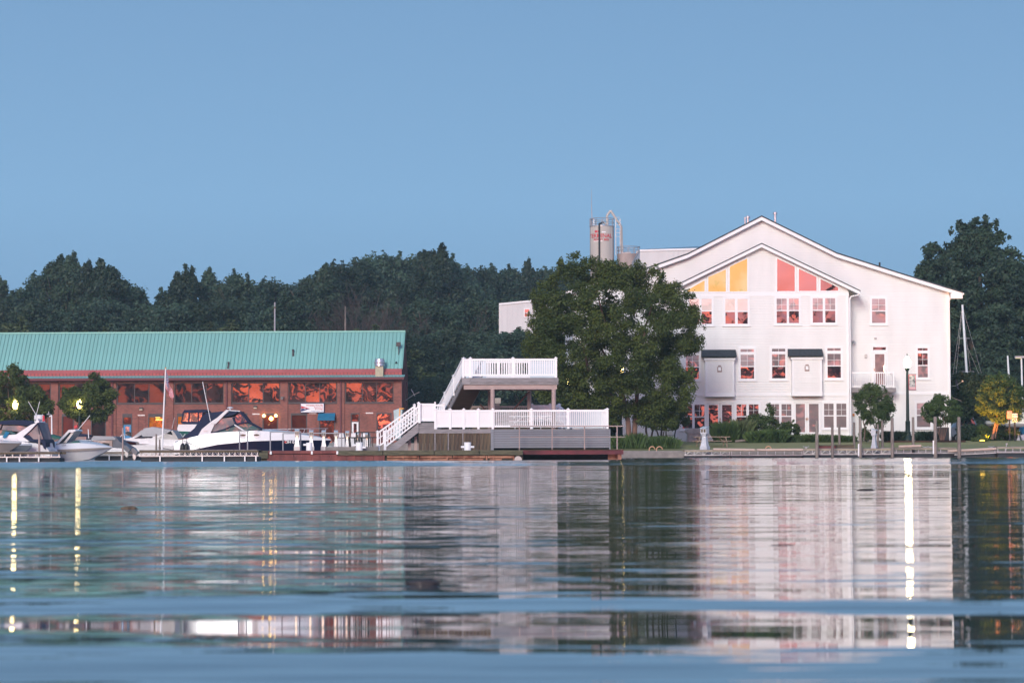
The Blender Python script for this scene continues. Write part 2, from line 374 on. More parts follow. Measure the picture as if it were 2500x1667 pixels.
# ------------------------------------------------------------------ water
def water_mat():
    m = bpy.data.materials.new('lake_water'); m.use_nodes = True; t = m.node_tree; p = t.nodes['Principled BSDF']
    p.inputs['Base Color'].default_value = (.030, .050, .062, 1); p.inputs['Roughness'].default_value = .02; p.inputs['IOR'].default_value = 1.75
    p.inputs['Specular IOR Level'].default_value = .5
    ln = t.links.new
    tc = nd(t, 'ShaderNodeTexCoord'); S = nd(t, 'ShaderNodeSeparateXYZ'); ln(tc.outputs['Object'], S.inputs[0])
    def mth(op, a, b=None, c=None):
        n = nd(t, 'ShaderNodeMath', operation=op)
        for i, q in enumerate((a, b, c)):
            if q is None: continue
            if isinstance(q, (int, float)): n.inputs[i].default_value = q
            else: ln(q, n.inputs[i])
        return n.outputs[0]
    def mrange(v, a, b, c, d, smooth=True):
        n = nd(t, 'ShaderNodeMapRange'); n.interpolation_type = 'SMOOTHSTEP' if smooth else 'LINEAR'
        ln(v, n.inputs[0])
        for i, q in enumerate((a, b, c, d)): n.inputs[i+1].default_value = q
        return n.outputs[0]
    def slope(sx, sy, ax, ay, detail=2, off=0, rot=0):
        mp = nd(t, 'ShaderNodeMapping'); mp.inputs['Scale'].default_value = (sx, sy, 1); mp.inputs['Location'].default_value = (off, off*1.7, 0); mp.inputs['Rotation'].default_value = (0, 0, rot)
        ln(tc.outputs['Object'], mp.inputs[0])
        n = nd(t, 'ShaderNodeTexNoise'); n.inputs['Scale'].default_value = 1; n.inputs['Detail'].default_value = detail; n.inputs['Roughness'].default_value = .55; ln(mp.outputs[0], n.inputs[0])
        s = nd(t, 'ShaderNodeVectorMath', operation='SUBTRACT'); ln(n.outputs['Color'], s.inputs[0]); s.inputs[1].default_value = (.5, .5, .5)
        q = nd(t, 'ShaderNodeVectorMath', operation='MULTIPLY'); ln(s.outputs[0], q.inputs[0]); q.inputs[1].default_value = (ax, ay, 0)
        return q.outputs[0]
    def vadd(a, b):
        n = nd(t, 'ShaderNodeVectorMath', operation='ADD'); ln(a, n.inputs[0]); ln(b, n.inputs[1]); return n.outputs[0]
    def vscale(a, f):
        n = nd(t, 'ShaderNodeVectorMath', operation='SCALE'); ln(a, n.inputs[0])
        if isinstance(f, (int, float)): n.inputs[3].default_value = f
        else: ln(f, n.inputs[3])
        return n.outputs[0]
    Y = S.outputs[1]; X = S.outputs[0]
    sw = slope(.05, .28, .004, .020, 1, 3.0, .02)        # long swell, crests lying across the view
    md = slope(.22, 1.5, .006, .052, 2, 9.0, -.03)       # ripples
    sm = slope(1.1, 8.0, .012, .135, 3, 21.0, .03)        # fine chop
    tot = vadd(vadd(sw, md), sm)
    # wind patches: roughened water that faces the viewer with its wave fronts
    mp = nd(t, 'ShaderNodeMapping'); mp.inputs['Scale'].default_value = (.012, .07, 1); mp.inputs['Location'].default_value = (4.0, 1.0, 0); ln(tc.outputs['Object'], mp.inputs[0])
    pn = nd(t, 'ShaderNodeTexNoise'); pn.inputs['Scale'].default_value = 1; pn.inputs['Detail'].default_value = 3; ln(mp.outputs[0], pn.inputs[0])
    yy = mth('ADD', Y, mth('MULTIPLY', X, -.15)); yy = mth('ADD', yy, mth('MULTIPLY', mth('SUBTRACT', pn.outputs[0], .5), 45))
    strip = mrange(yy, 66, 90, 0, 1)
    patch = mth('MULTIPLY', mrange(pn.outputs[0], .60, .68, 0, .7), mrange(Y, 12, 30, 0, 1))
    rough = mth('MAXIMUM', strip, patch)
    ch = vscale(slope(.8, 3.4, .03, .16, 3, 33.0), rough)
    cb = nd(t, 'ShaderNodeCombineXYZ'); ln(mth('MULTIPLY', rough, -.060), cb.inputs[1])
    # the wake that rolls in close to the camera
    ph = mth('ADD', mth('MULTIPLY', Y, 2*math.pi/2.35), mth('MULTIPLY', X, .07)); 
    wp = nd(t, 'ShaderNodeTexNoise'); wp.inputs['Scale'].default_value = .65; wp.inputs['Detail'].default_value = 2; ln(tc.outputs['Object'], wp.inputs[0])
    ph = mth('ADD', ph, mth('MULTIPLY', wp.outputs[0], 4.0))
    amp = mth('MULTIPLY', mrange(Y, 8.3, 10.5, 1, 0), -.036)
    pm_ = nd(t, 'ShaderNodeMapping'); pm_.inputs['Scale'].default_value = (1.0, 2.6, 1); pm_.inputs['Rotation'].default_value = (0, 0, .04); ln(tc.outputs['Object'], pm_.inputs[0])
    pq = nd(t, 'ShaderNodeTexNoise'); pq.inputs['Scale'].default_value = 1; pq.inputs['Detail'].default_value = 3; ln(pm_.outputs[0], pq.inputs[0])
    amp = mth('MULTIPLY', amp, mth('MULTIPLY', mrange(pq.outputs[0], .30, .62, .25, 1.2), mrange(Y, 6.2, 7.6, .5, 1)))
    wk = mth('MULTIPLY', mth('SINE', mth('ADD', ph, 1.9)), amp)
    low = mth('ADD', mrange(Y, 5.4, 7.0, -.006, 0), mrange(Y, 10, 16, 0, -.009))
    cb2 = nd(t, 'ShaderNodeCombineXYZ'); ln(mth('ADD', wk, low), cb2.inputs[1])
    tot = vadd(vadd(vadd(tot, ch), cb.outputs[0]), cb2.outputs[0])
    up = nd(t, 'ShaderNodeVectorMath', operation='ADD'); ln(tot, up.inputs[0]); up.inputs[1].default_value = (0, 0, 1)
    nz = nd(t, 'ShaderNodeVectorMath', operation='NORMALIZE'); ln(up.outputs[0], nz.inputs[0]); ln(nz.outputs[0], p.inputs['Normal'])
    return m
MB().quad((-900, -60, 0), (900, -60, 0), (900, 176, 0), (-900, 176, 0)).build('lake_water', water_mat(), kind='structure')
MB().box(-1500, 1500, -60, 2500, -3.5, -2.5).build('lake_bed', soil, kind='structure')

# ------------------------------------------------------------------ ground
xq = at(1520, 1100, 160).x
BX = at(1500, 1100, 150).x
g = MB()
g.box(-900, BX-.5, 176, 2400, -2.4, 1.02)
g.box(BX-.5, 900, 176.2, 2400, -2.4, 1.02)
g.build('ground', pm('gravel_ground', (.10, .095, .085), .95, .2, .4), kind='structure')
lw = MB()                                            # the lawn rises gently from the quay to the house
nx = 60; x0, x1 = BX, 60.0; prof = [(160.3, .46), (162, .52), (166, .80), (170, .98), (174, 1.12), (177.5, 1.16)]
for i in range(nx):
    xa = x0+(x1-x0)*i/nx; xb = x0+(x1-x0)*(i+1)/nx
    for (ya, za), (yb, zb) in zip(prof[:-1], prof[1:]):
        lw.quad((xa, ya, za), (xb, ya, za), (xb, yb, zb), (xa, yb, zb))
lw.box(x0, x1, 160.3, 177.5, -1, .3)
lw.build('lawn', lawn_m, kind='structure')
qw = MB(); qw.box(BX, at(1672, 1100, 160).x, 159.4, 160.3, -1, .47).box(at(1672, 1100, 160).x+.02, 60, 159.7, 160.3, -1, .44)
qw.build('quay_wall', concrete, bevel=.03, kind='structure')
MB().box(BX-60, BX-.6, 175.4, 176, -1, 1.05).build('bank_wall', concrete, kind='structure')
MB().box(-400, BX-60.02, 175.4, 176, -1, 1.05).build('bank_wall', concrete, kind='structure')
# hill that carries the wood
hill = MB(); hx = list(range(-420, 421, 40)); hy = [305, 340, 380, 430, 500, 700]
def hz(x, y): return 1.0+max(0, (y-320))*.055*(1+.25*math.sin(x*.02+1))
for i in range(len(hx)-1):
    for j in range(len(hy)-1):
        hill.quad(*[(a, b, hz(a, b)) for a, b in ((hx[i], hy[j]), (hx[i+1], hy[j]), (hx[i+1], hy[j+1]), (hx[i], hy[j+1]))])
hill.build('hills', pm('forest_floor', (.03, .04, .02), .95, .3, .2), kind='structure')
# the bank behind the camera, that the windows mirror
MB().box(-900, 900, -400, -60, -2.4, 1.5).build('opposite_bank', pm('bank_grass', (.05, .06, .03), .95, .3, .2), kind='structure')

# ================================================================== the white clapboard house
HY = 176.0
ho = at(1859.5, 1076, HY); ho = Vector((ho.x, HY, 1.12))
house = thing('clapboard_house', 'large white clapboard house with a tall gable and sunset lit windows behind the lawn', 'house', ho)
def hp(px, py, v=0.0):
    """local (x, z) of the house for photo pixel, on the plane v metres behind the bay front"""
    p = at(px, py, HY+v); return (p.x-ho.x, p.z-ho.z)
def hx_(px, v=0.0): return hp(px, 900, v)[0]
def hz_(py, px=1860, v=0.0): return hp(px, py, v)[1]
WV = 1.8    # main wall stands 1.8 m behind the bay
roof_px = [(1369, 712), (1579, 653), (1679, 618), (1859.5, 526), (2042.6, 616), (2200, 666), (2350.5, 712)]
roof = [hp(x, y, WV-.5) for x, y in roof_px]
def thick(line, d):  # same line shifted straight down
    return [(x, z-d) for x, z in line]
def interp(line, x):
    for (xa, za), (xb, zb) in zip(line[:-1], line[1:]):
        if xa <= x <= xb: return za+(zb-za)*(x-xa)/(xb-xa)
    return None
def roof_shape(name, line, d, y0, y1, mat, parent, label=None, drop=0):
    m = MB(); up = thick(line, drop); lo = thick(line, d+drop)
    for i in range(len(line)-1):
        m.prism([up[i], lo[i], lo[i+1], up[i+1]], y0, y1)
    return m.build(name, mat, parent, label=label)
xl, xr = hx_(1399, WV), hx_(2320, WV)
wall_poly = [(xl, -.6)]+[(x, z-.30) for x, z in [(xl, interp(roof, xl))]+[p for p in roof if xl < p[0] < xr]+[(xr, interp(roof, xr))]]+[(xr, -.6)]
MB().prism(wall_poly[::-1], WV, WV+26).build('wall', white_siding, house)
FY = WV-.5
roof_shape('roof', roof, .10, FY-.03, WV+26.4, shingle, house)
roof_shape('fascia', roof, .26, FY, FY+.06, white_trim, house, drop=.095)
roof_shape('soffit', roof, .05, FY+.06, WV, white_trim, house, drop=.30)
e = MB(); rx_, rz_ = roof[-1]
e.box(xr+.0, rx_-.02, FY-.02, FY+.3, rz_-.50, rz_-.13); e.build('eave_return', white_trim, house)
MB().box(rx_-.05, rx_+.09, FY-.02, WV+26, rz_-.22, rz_-.10).build('gutter', white_trim, house)
def clapboards(xa_fn, z0, z1, y, parent, pitch=.121, skip=()):
    m = MB(); z = z0; r = random.Random(3)
    while z < z1-.02:
        segs = [xa_fn(z+pitch*.5)]
        if segs[0] is None: break
        for (a, b, c, d) in skip:
            if z+pitch > c and z < d:
                new = []
                for (p, q) in segs:
                    if b <= p or a >= q: new.append((p, q))
                    else:
                        if a > p: new.append((p, a))
                        if b < q: new.append((b, q))
                segs = new
        for (a, b) in segs:
            j = r.uniform(-.002, .003)
            g = z+.016
            m.quad((a, y-.044+j, g), (b, y-.044+j, g), (b, y-.034, z+pitch), (a, y-.034, z+pitch))
            m.quad((a, y-.001, g), (b, y-.001, g), (b, y-.044+j, g), (a, y-.044+j, g))
            m.quad((a, y-.034, z+pitch), (b, y-.034, z+pitch), (b, y-.001, z+pitch), (a, y-.001, z+pitch))
        z += pitch
    return m.build('siding', white_siding, parent, kind='stuff')
def inv_roof(line, z, margin):
    """x range under a roof line at height z"""
    xs = []
    n = 200; a, b = line[0][0], line[-1][0]
    ok = [a+(b-a)*i/n for i in range(n+1) if interp(line, a+(b-a)*i/n)-margin > z]
    return (ok[0], ok[-1]) if ok else None
def rng_main(z):
    r = inv_roof(roof, z, .33)
    return None if r is None else (max(r[0], xl), min(r[1], xr))
clapboards(rng_main, -.3, roof[3][1]-.5, WV, house)
bxl, bxr = hx_(1645), hx_(2073)
broof = [hp(1618, 711, -.5), hp(1859.5, 593, -.5), hp(2101, 709, -.5)]
bay_poly = [(bxl, -.6), (bxl, interp(broof, bxl)-.3), (broof[1][0], broof[1][1]-.3), (bxr, interp(broof, bxr)-.3), (bxr, -.6)]
bay = MB().prism(bay_poly[::-1], 0, WV).build('bay', white_siding, house)
def rng_bay(z):
    r = inv_roof(broof, z, .33)
    return None if r is None else (max(r[0], bxl+.1), min(r[1], bxr-.1))
clapboards(rng_bay, -.3, broof[1][1]-.5, 0, bay)
roof_shape('bay_roof', broof, .08, -.53, WV+.0, shingle, house)
roof_shape('bay_fascia', broof, .24, -.5, -.44, white_trim, house, drop=.078)
roof_shape('bay_soffit', broof, .04, -.44, 0, white_trim, house, drop=.28)
MB().box(broof[2][0]-.03, broof[2][0]+.09, -.5, WV, broof[2][1]-.16, broof[2][1]-.05).build('gutter', white_trim, house)
# trims
def trim(name, px0, px1, py0, py1, v0, v1, mat=white_trim, parent=None, **k):
    a = hp(px0, py1, v1); b = hp(px1, py0, v1)
    return MB().box(a[0], b[0], v0, v1, a[1], b[1]).build(name, mat, parent or house, **k)
trim('trim_band', 1646, 2072, 713.5, 724, -.07, 0)
trim('trim_band', 1646, 2072, 958, 967, -.07, 0)
trim('trim_band', 2083, 2316, 957, 964, WV-.07, WV)
for a, b, v, t in ((1645, 1651, 0, 720), (2067, 2073, 0, 722), (2313, 2320, WV, 712)):
    MB().box(hx_(a, v), hx_(b, v), v-.06, v, -.5, hz_(t, 1860, v)).build('corner_board', white_trim, house)
def downpipe(px, v, ytop, xtop, ypx_b=1074):
    a = hp(px, ytop+14, v-.12); b = hp(px, ypx_b, v-.12); c = hp(xtop, ytop, v-.35)
    MB().path([(c[0], v-.45, c[1]), (c[0]-.05, v-.40, c[1]-.12), (a[0]+.1, v-.12, a[1]+.18), (a[0], v-.12, a[1]), (a[0], v-.12, b[1])], .055, 8).build('downpipe', white_trim, house, smooth=True)
downpipe(2074.5, 0, 716, 2098)
downpipe(2317, WV, 720, 2349)
MB().tube((hx_(2076.5), -.03, -.3), (hx_(2076.5), -.03, hz_(960)), .04).build('downpipe', white_trim, house, smooth=True)

random.seed(11)
def pane_tilt(o, amt=.006):
    o.rotation_euler = (random.uniform(-amt, amt), 0, random.uniform(-amt, amt))
def pane_box(parent, name, x0, x1, z0, z1, y, mat, tilt=.006):
    cx, cz = (x0+x1)/2, (z0+z1)/2
    o = MB().box(x0-cx, x1-cx, 0, .006, z0-cz, z1-cz).build(name, mat, parent, loc=(cx, y-.010, cz)); pane_tilt(o, tilt); return o
def poly_frame(mb, poly, wd, y0, y1):
    """rectangular or slanted frame round a polygon opening given in local x, z"""
    n = len(poly); c = Vector((sum(p[0] for p in poly)/n, sum(p[1] for p in poly)/n))
    out = []
    for i in range(n):
        p0, p1, p2 = Vector(poly[i-1]), Vector(poly[i]), Vector(poly[(i+1) % n])
        d1 = (p1-p0).normalized(); d2 = (p2-p1).normalized(); n1 = Vector((d1.y, -d1.x)); n2 = Vector((d2.y, -d2.x))
        if n1.dot(p1-c) < 0: n1 = -n1; n2 = -n2
        q = p1+(n1+n2)*wd/(1+n1.dot(n2)); out.append((q.x, q.y))
    for i in range(n):
        j = (i+1) % n; mb.prism([poly[i], poly[j], out[j], out[i]], y0, y1)
def rect(x0, x1, z0, z1): return [(x0, z0), (x1, z0), (x1, z1), (x0, z1)]
def sash_window(v, lights, ytop, ybot, ymeet, mats, trimw=.17, transom=None, grid=True, name='window', grid_low=False):
    """window part: trim and sashes; its panes and grilles are sub-parts"""
    m = MB(); z0, z1, zm = hz_(ybot, 1860, v), hz_(ytop, 1860, v), hz_(ymeet, 1860, v)
    L_ = [(hx_(a, v), hx_(b, v)) for a, b in lights]
    zt = hz_(transom[0], 1860, v) if transom else z1
    X0, X1 = L_[0][0]-.05, L_[-1][1]+.05
    poly_frame(m, rect(X0, X1, z0-.05, zt+.05), trimw-.05, v-.10, v+.0)
    m.box(X0-trimw, X1+trimw, v-.13, v, z0-.05-trimw+.02, z0-.05-trimw+.07)        # sill
    for a, b in L_:
        poly_frame(m, rect(a, b, z0, z1), .05, v-.085, v-.02); m.box(a, b, v-.085, v-.024, zm-.035, zm+.035)
    for (a, b), (c, d) in zip(L_[:-1], L_[1:]): m.box(b+.05, c-.05, v-.11, v-.01, z0-.05, z1+.05)
    if transom: m.box(X0, X1, v-.095, v, z1+.05, hz_(transom[1], 1860, v)-.0)
    wdw = m.build(name, white_trim, house)
    for i, (a, b) in enumerate(L_):
        mu, ml = mats[i] if isinstance(mats[0], (list, tuple)) else mats
        pane_box(wdw, 'pane', a, b, zm+.035, z1, v-.052, mu); pane_box(wdw, 'pane', a, b, z0, zm-.035, v-.052, ml)
        if grid:
            c = (a+b)/2; gm = MB().box(c-.011, c+.011, v-.072, v-.066, zm+.035, z1).box(a, c-.011, v-.072, v-.066, (zm+z1)/2-.011, (zm+z1)/2+.011).box(c+.011, b, v-.072, v-.066, (zm+z1)/2-.011, (zm+z1)/2+.011)
            gm.build('grille', white_trim, wdw)
    if transom:
        a, b = L_[0]; zb = hz_(transom[1], 1860, v)
        poly_frame(m2 := MB(), rect(a, b, zb+.04, zt), .045, v-.085, v-.02); c = (a+b)/2; m2.box(c-.011, c+.011, v-.072, v-.066, zb+.04, zt); m2.build('transom_frame', white_trim, wdw)
        pane_box(wdw, 'pane', a, b, zb+.04, zt, v-.052, mats[0][0] if isinstance(mats[0], (list, tuple)) else mats[0])
    return wdw
gh, gb, gs = glass_house, glass_blind, glass_shade
pink_blind = glass_pane('pink_blind_glass', (.78, .60, .57), .16, (.82, .66, .60), wav=.02)
# third floor
sash_window(0, [(1684, 1708), (1714, 1738)], 730, 790.5, 759, [(pink_blind, gh)]*2, grid=False)
sash_window(0, [(1771.6, 1795), (1801.6, 1826)], 730.5, 790.5, 760.5, [(pink_blind, gh)]*2, grid=False)
sash_window(0, [(1897, 1921.6), (1927, 1951)], 729.5, 789, 758.5, [(gb, gh)]*2)
sash_window(0, [(1985, 2009.5), (2015.6, 2040)], 729, 788, 758, [(gb, gh)]*2)
# tall ones of the second floor
sash_window(0, [(1674.5, 1706)], 866.5, 924.5, 895.5, [(gb, gh)], transom=(853.5, 861))
sash_window(0, [(1808, 1840.6)], 866, 924, 894.6, [(gb, gh)], transom=(852.6, 860.5))
sash_window(0, [(1884.7, 1917)], 865, 923.5, 894, [(gs, gh)], transom=(851.5, 859.5))
sash_window(0, [(2020, 2052.4)], 864, 922.5, 893.5, [(gs, gh)], transom=(850.5, 858))
# ground floor pairs
sash_window(0, [(1665.4, 1689), (1695, 1719)], 987.5, 1045, 1017, [(gh, gh)]*2)
sash_window(0, [(1797.5, 1821), (1827.5, 1851)], 987, 1045, 1016.5, [(gh, gh)]*2)
sash_window(0, [(1880, 1901), (1907, 1931)], 986.5, 1044.5, 1016, [(gs, gs)]*2)
sash_window(0, [(2010.7, 2034), (2041, 2065)], 985.5, 1043.5, 1015, [(gs, gs)]*2)
# right wing
sash_window(WV, [(2129.7, 2162.5)], 730.5, 789, 760, [(gb, gs)])
sash_window(WV, [(2240.5, 2264.6)], 863.6, 922, 893, [(gh, gs)], transom=(851, 858))
sash_window(WV, [(2237, 2269.6)], 985, 1043, 1014.5, [(gb, gs)])
# gable lights
def gable_light(px_poly, mat):
    poly = [hp(x, y) for x, y in px_poly]; m = MB(); poly_frame(m, poly, .10, -.10, 0); w_ = m.build('gable_window', white_trim, house)
    cx = sum(p[0] for p in poly)/len(poly); cz = sum(p[1] for p in poly)/len(poly)
    o = MB().prism([(x-cx, z-cz) for x, z in poly], 0, .006).build('pane', mat, w_, loc=(cx, -.062, cz)); pane_tilt(o, .004); return w_
gable_light([(1677.5, 712), (1677.5, 709), (1720, 684.5), (1720, 712)][::-1], glass_lit)
gw = gable_light([(1729, 712), (1729, 677), (1772, 658), (1772, 712)][::-1], glass_lit)
gable_light([(1781.3, 711.7), (1781.3, 651.5), (1824, 631.5), (1824, 711.7)][::-1], glass_lit)
gable_glass = glass_pane('gable_glass', (.03, .02, .025), .36, (.05, .025, .03), wav=.006, scale=.6)
gable_light([(1897, 711), (1897, 631.5), (1940, 651.5), (1940, 711)][::-1], gable_glass)
gable_light([(1950, 710.5), (1950, 656.7), (1993, 676.5), (1993, 710.5)][::-1], gable_glass)
gable_light([(2002.8, 710), (2002.8, 681.5), (2046, 702), (2046, 710)][::-1], gable_glass)
# french doors
def french_door(xa, xb, leaves, ytop, ybot, mats, handles):
    m = MB(); z0, z1 = hz_(1066), hz_(ytop); zt = z1+.12
    poly_frame(m, rect(hx_(xa), hx_(xb), z0, zt), .10, -.11, 0)
    for a, b in leaves:
        poly_frame(m, rect(hx_(a), hx_(b), hz_(ybot), z1), .10, -.09, -.01)
    d = m.build('french_door', white_trim, house)
    for (a, b), mt in zip(leaves, mats): pane_box(d, 'pane', hx_(a), hx_(b), hz_(ybot), z1, -.054, mt)
    for h in handles: 
        MB().box(hx_(h)-.02, hx_(h)+.02, -.115, -.09, hz_(1027), hz_(1019)).tube((hx_(h)-.07, -.13, hz_(1023)), (hx_(h)+.05, -.13, hz_(1023)), .015).build('handle', pm('brass', (.45, .22, .12), .35, .1, metal=.6), d)
french_door(1725, 1790, [(1729.6, 1752), (1762, 1785.4)], 988, 1056, [glass_house, glass_pane('sunset_door_glass', (.12, .05, .05), .34, wav=.02, scale=2)], [1757])
french_door(1938, 2001, [(1941.7, 1964), (1974, 1997.4)], 986, 1055, [gs, gs], [1967, 1971])
# projecting boxes with small shingle roofs
def bump_out(x0, x1, rx0, rx1, ry0, ry1, ybot, ybase, vy):
    X0, X1 = hx_(x0, -.6), hx_(x1, -.6); zt = hz_(ry1+5); zb = hz_(ybase)
    b = MB().box(X0, X1, -.6, 0, zb, zt).build('bump_out', white_siding, house)
    clapboards(lambda z: (X0+.12, X1-.12), hz_(ybot)+.02, zt-.12, -.6, b)
    t = MB(); t.box(X0-.02, X0+.12, -.64, 0, zb, zt); t.box(X1-.12, X1+.02, -.64, 0, zb, zt); t.box(X0-.03, X1+.03, -.66, 0, zb-.02, hz_(ybot)); t.box(X0-.1, X1+.1, -.72, 0, zt-.14, zt+.0); t.build('corner_trim', white_trim, b)
    a, c = hx_(rx0, -.8), hx_(rx1, -.8); zr0, zr1 = hz_(ry1), hz_(ry0)
    r = MB(); n = 6
    for i in range(n):
        ya, yb = -.84+.84*i/n, -.84+.84*(i+1)/n; za, zb2 = zr0+(zr1-zr0)*i/n, zr0+(zr1-zr0)*(i+1)/n
        r.quad((a, ya-.03, za), (c, ya-.03, za), (c, yb, zb2), (a, yb, zb2)); r.quad((a, ya, za-.02), (c, ya, za-.02), (c, ya-.03, za), (a, ya-.03, za))
    r.prism([(a, zr0-.06), (c, zr0-.06), (c, zr0), (a, zr0)], -.84, 0)
    for xx in (a, c): r.quad((xx, -.84, zr0), (xx, 0, zr0), (xx, 0, zr1))
    r.build('canopy_roof', shingle, b)
    cx = hx_(vy[0], -.6); cz = hz_(vy[1]); vt = MB().box(cx-.17, cx+.17, -.66, -.625, cz-.24, cz+.14); vt.box(cx-.11, cx+.11, -.76, -.66, cz+.14, cz+.26)
    v_ = vt.build('vent_plate', pinkish, b); MB().box(cx-.10, cx+.10, -.74, -.66, cz-.14, cz+.14).build('vent_hood', white_trim, v_, bevel=.02)
bump_out(1722.4, 1792, 1714, 1798.7, 852.6, 870, 958, 967.8, (1756.5, 901))
bump_out(1934.4, 2006, 1926.4, 2011, 851.5, 868.5, 957, 966.5, (1970, 899))
# balcony and its door
bd = MB(); x0, x1 = hx_(2132, WV), hx_(2162.5, WV); zf = hz_(946, 1860, WV)
poly_frame(bd, rect(x0-.03, x1+.03, zf, hz_(848, 1860, WV)), .13, WV-.11, WV)
bd.box(x0-.03, x1+.03, WV-.07, WV, hz_(860.8, 1860, WV), hz_(855, 1860, WV))
poly_frame(bd, rect(hx_(2136, WV), hx_(2159, WV), zf+.2, hz_(865, 1860, WV)), .10, WV-.085, WV-.01)
bd = bd.build('balcony_door', white_trim, house)
pane_box(bd, 'pane', hx_(2136, WV), hx_(2159, WV), zf+.2, hz_(865, 1860, WV), WV-.054, glass_pane('door_glass', (.42, .26, .25), .12, (.24, .15, .15), wav=.003)).rotation_euler = (0, 0, -.04)
pane_box(bd, 'pane', x0, x1, hz_(855, 1860, WV), hz_(848, 1860, WV), WV-.054, gh)
MB().box(hx_(2134, WV)-.02, hx_(2134, WV)+.03, WV-.10, WV-.05, hz_(906, 1860, WV), hz_(900, 1860, WV)).build('handle', MATS['brass'], bd)
zs0, zs1 = hz_(957.5), hz_(947); bx0, bx1 = hx_(2078, .3), hx_(2187, .3)
bal = MB().box(bx0, bx1, .25, WV, zs0, zs1).build('balcony', grey_wood, house)
zr = hz_(908.5); r0, r1 = bx0+.03, hx_(2182, .3)
MB().box(r0, r1, .28, .36, zr-.09, zr).box(r0, r1, .29, .35, zs1+.06, zs1+.14).box(r1-.07, r1, .36, WV, zr-.09, zr).box(r1-.06, r1-.01, .36, WV, zs1+.06, zs1+.14).build('balcony_rail', white_vinyl, bal)
bpost = MB().box(-.05, .05, .26, .38, zs1, zr+.03).build('post', white_vinyl, bal, loc=(hx_(2131, .3), 0, 0)); share('post', bpost, bal, (r1-.03, 0, 0))
bb = MB().box(-.02, .02, .30, .34, zs1+.14, zr-.09).build('baluster', white_vinyl, bal, loc=(r0+.05, 0, 0))
nb = 21
for i in range(1, nb): share('baluster', bb, bal, (r0+.05+(r1-r0-.1)*i/nb, 0, 0))
# small wall things
def wall_bit(name, px, py, wpx, hpx, v, mat, dep=.10, smooth=False):
    x, z = hp(px, py, v); w2, h2 = wpx*.0149, hpx*.0149
    return MB().box(x-w2, x+w2, v-dep-.03, v-.03, z-h2, z+h2).build(name, mat, house, bevel=.015)
wall_bit('wall_lamp', 2113.7, 869.5, 6, 10, WV, galv)
wall_bit('vent_cover', 2137, 826, 6, 5, WV, galv)
wall_bit('call_box', 2083.4, 1012.5, 5, 6, WV, pm('orange_box', (.6, .2, .03), .5))
x, z = hp(2080, 834, WV); MB().box(x-.12, x, WV-.35, WV-.2, z, z+.06).tube((x+.02, WV-.3, z), (x+.17, WV-.42, z-.08), .08, .1, 10).tube((x+.0, WV-.3, z-.06), (x-.02, WV-.5, z-.14), .05, .07).build('security_lamp', steel, house)
x, z = hp(2338, 937, 3); dsh = MB(); 
dsh.lathe([(.02, 0), (.2, .03), (.38, .12), (.39, .13), (.2, .05), (.02, .02)], n=16)
dsh = dsh.build('satellite_dish', dark_frame, house, smooth=True, loc=(x-.15, 3, z-.05)); dsh.rotation_euler = (R(20), R(80), 0)
MB().path([(x-.45, 3, z-.15), (x-.15, 3, z-.15), (x+.3, 2.7, z+.18)], .02).box(x+.26, x+.36, 2.64, 2.74, z+.15, z+.25).build('dish_arm', galv, house)
x, z = hp(2335, 975, 2); MB().tube((x-.5, 2, z+.22), (x+.35, 1.9, z-.12), .03).build('wall_rod', MATS['old_piling_wood'], house)
# flues on the roof
for px, py, h in ((1826, 546, .55), (1892.5, 543, .75)):
    x, z = hp(px, py, 6); MB().lathe([(.10, -.5), (.10, h-.15), (.17, h-.14), (.17, h), (.04, h+.03)], (x, 6, z), 12).build('flue', steel, house, smooth=True)
x, z = hp(1819, 541, 6); MB().lathe([(.06, -.5), (.06, .25), (.09, .26), (.09, .33)], (x, 6, z), 10).build('flue', steel, house, smooth=True)
x, z = hp(2147.6, 652, 6); MB().tube((x, 6, z-.6), (x, 6, z+.35), .07).build('flue', black, house)
MB().box(bxl-.2, bxr+.2, -.25, 0, -.6, -.35).box(bxr+.2, xr, WV-.25, WV, -.6, -.35).build('foundation', concrete, house)
# utility cabinet
a = at(2290, 1071, 175.2); b = at(2317, 1043, 175.2)
t = thing('air_conditioner', 'dark grey louvred air conditioner cabinet at the right corner of the white house', 'air conditioner', (a.x, 175.2, 1.13))
MB().box(0, b.x-a.x, 0, .8, 0, b.z-1.13).build('casing', black, t, bevel=.02)
lv = MB().box(.05, b.x-a.x-.05, -.015, -.003, -.012, .012).build('louvre', pm('dark_louvre', (.05, .05, .055), .5), t, loc=(0, 0, .1))
for i in range(1, 9): share('louvre', lv, t, (0, 0, .1+i*.085))

# ================================================================== the brick building
TH = R(3.5)
bo = at(981, 1078, 278); bo = Vector((bo.x, 278, 1.02))
br = thing('brick_building', 'long two storey red brick building with teal metal roof and sunset windows', 'building', bo, -TH)
eu = Vector((math.cos(TH), -math.sin(TH), 0)); ev = Vector((math.sin(TH), math.cos(TH), 0))
Cc = Vector((0, 0, CAM_H))
def bp(px, py, v=0.0):
    d = (at(px, py, 1.0)-Cc); q = (bo+ev*v-Cc).dot(ev)/d.dot(ev); p = Cc+d*q-bo; return (p.dot(eu), p.z)
def bxx(px, v=0.0, py=1000): return bp(px, py, v)[0]
BL = bxx(-60)
def bz(py, v=0.0): return bp(480, py, v)[1]   # height read along the middle of the facade
ZT = bz(927.5)
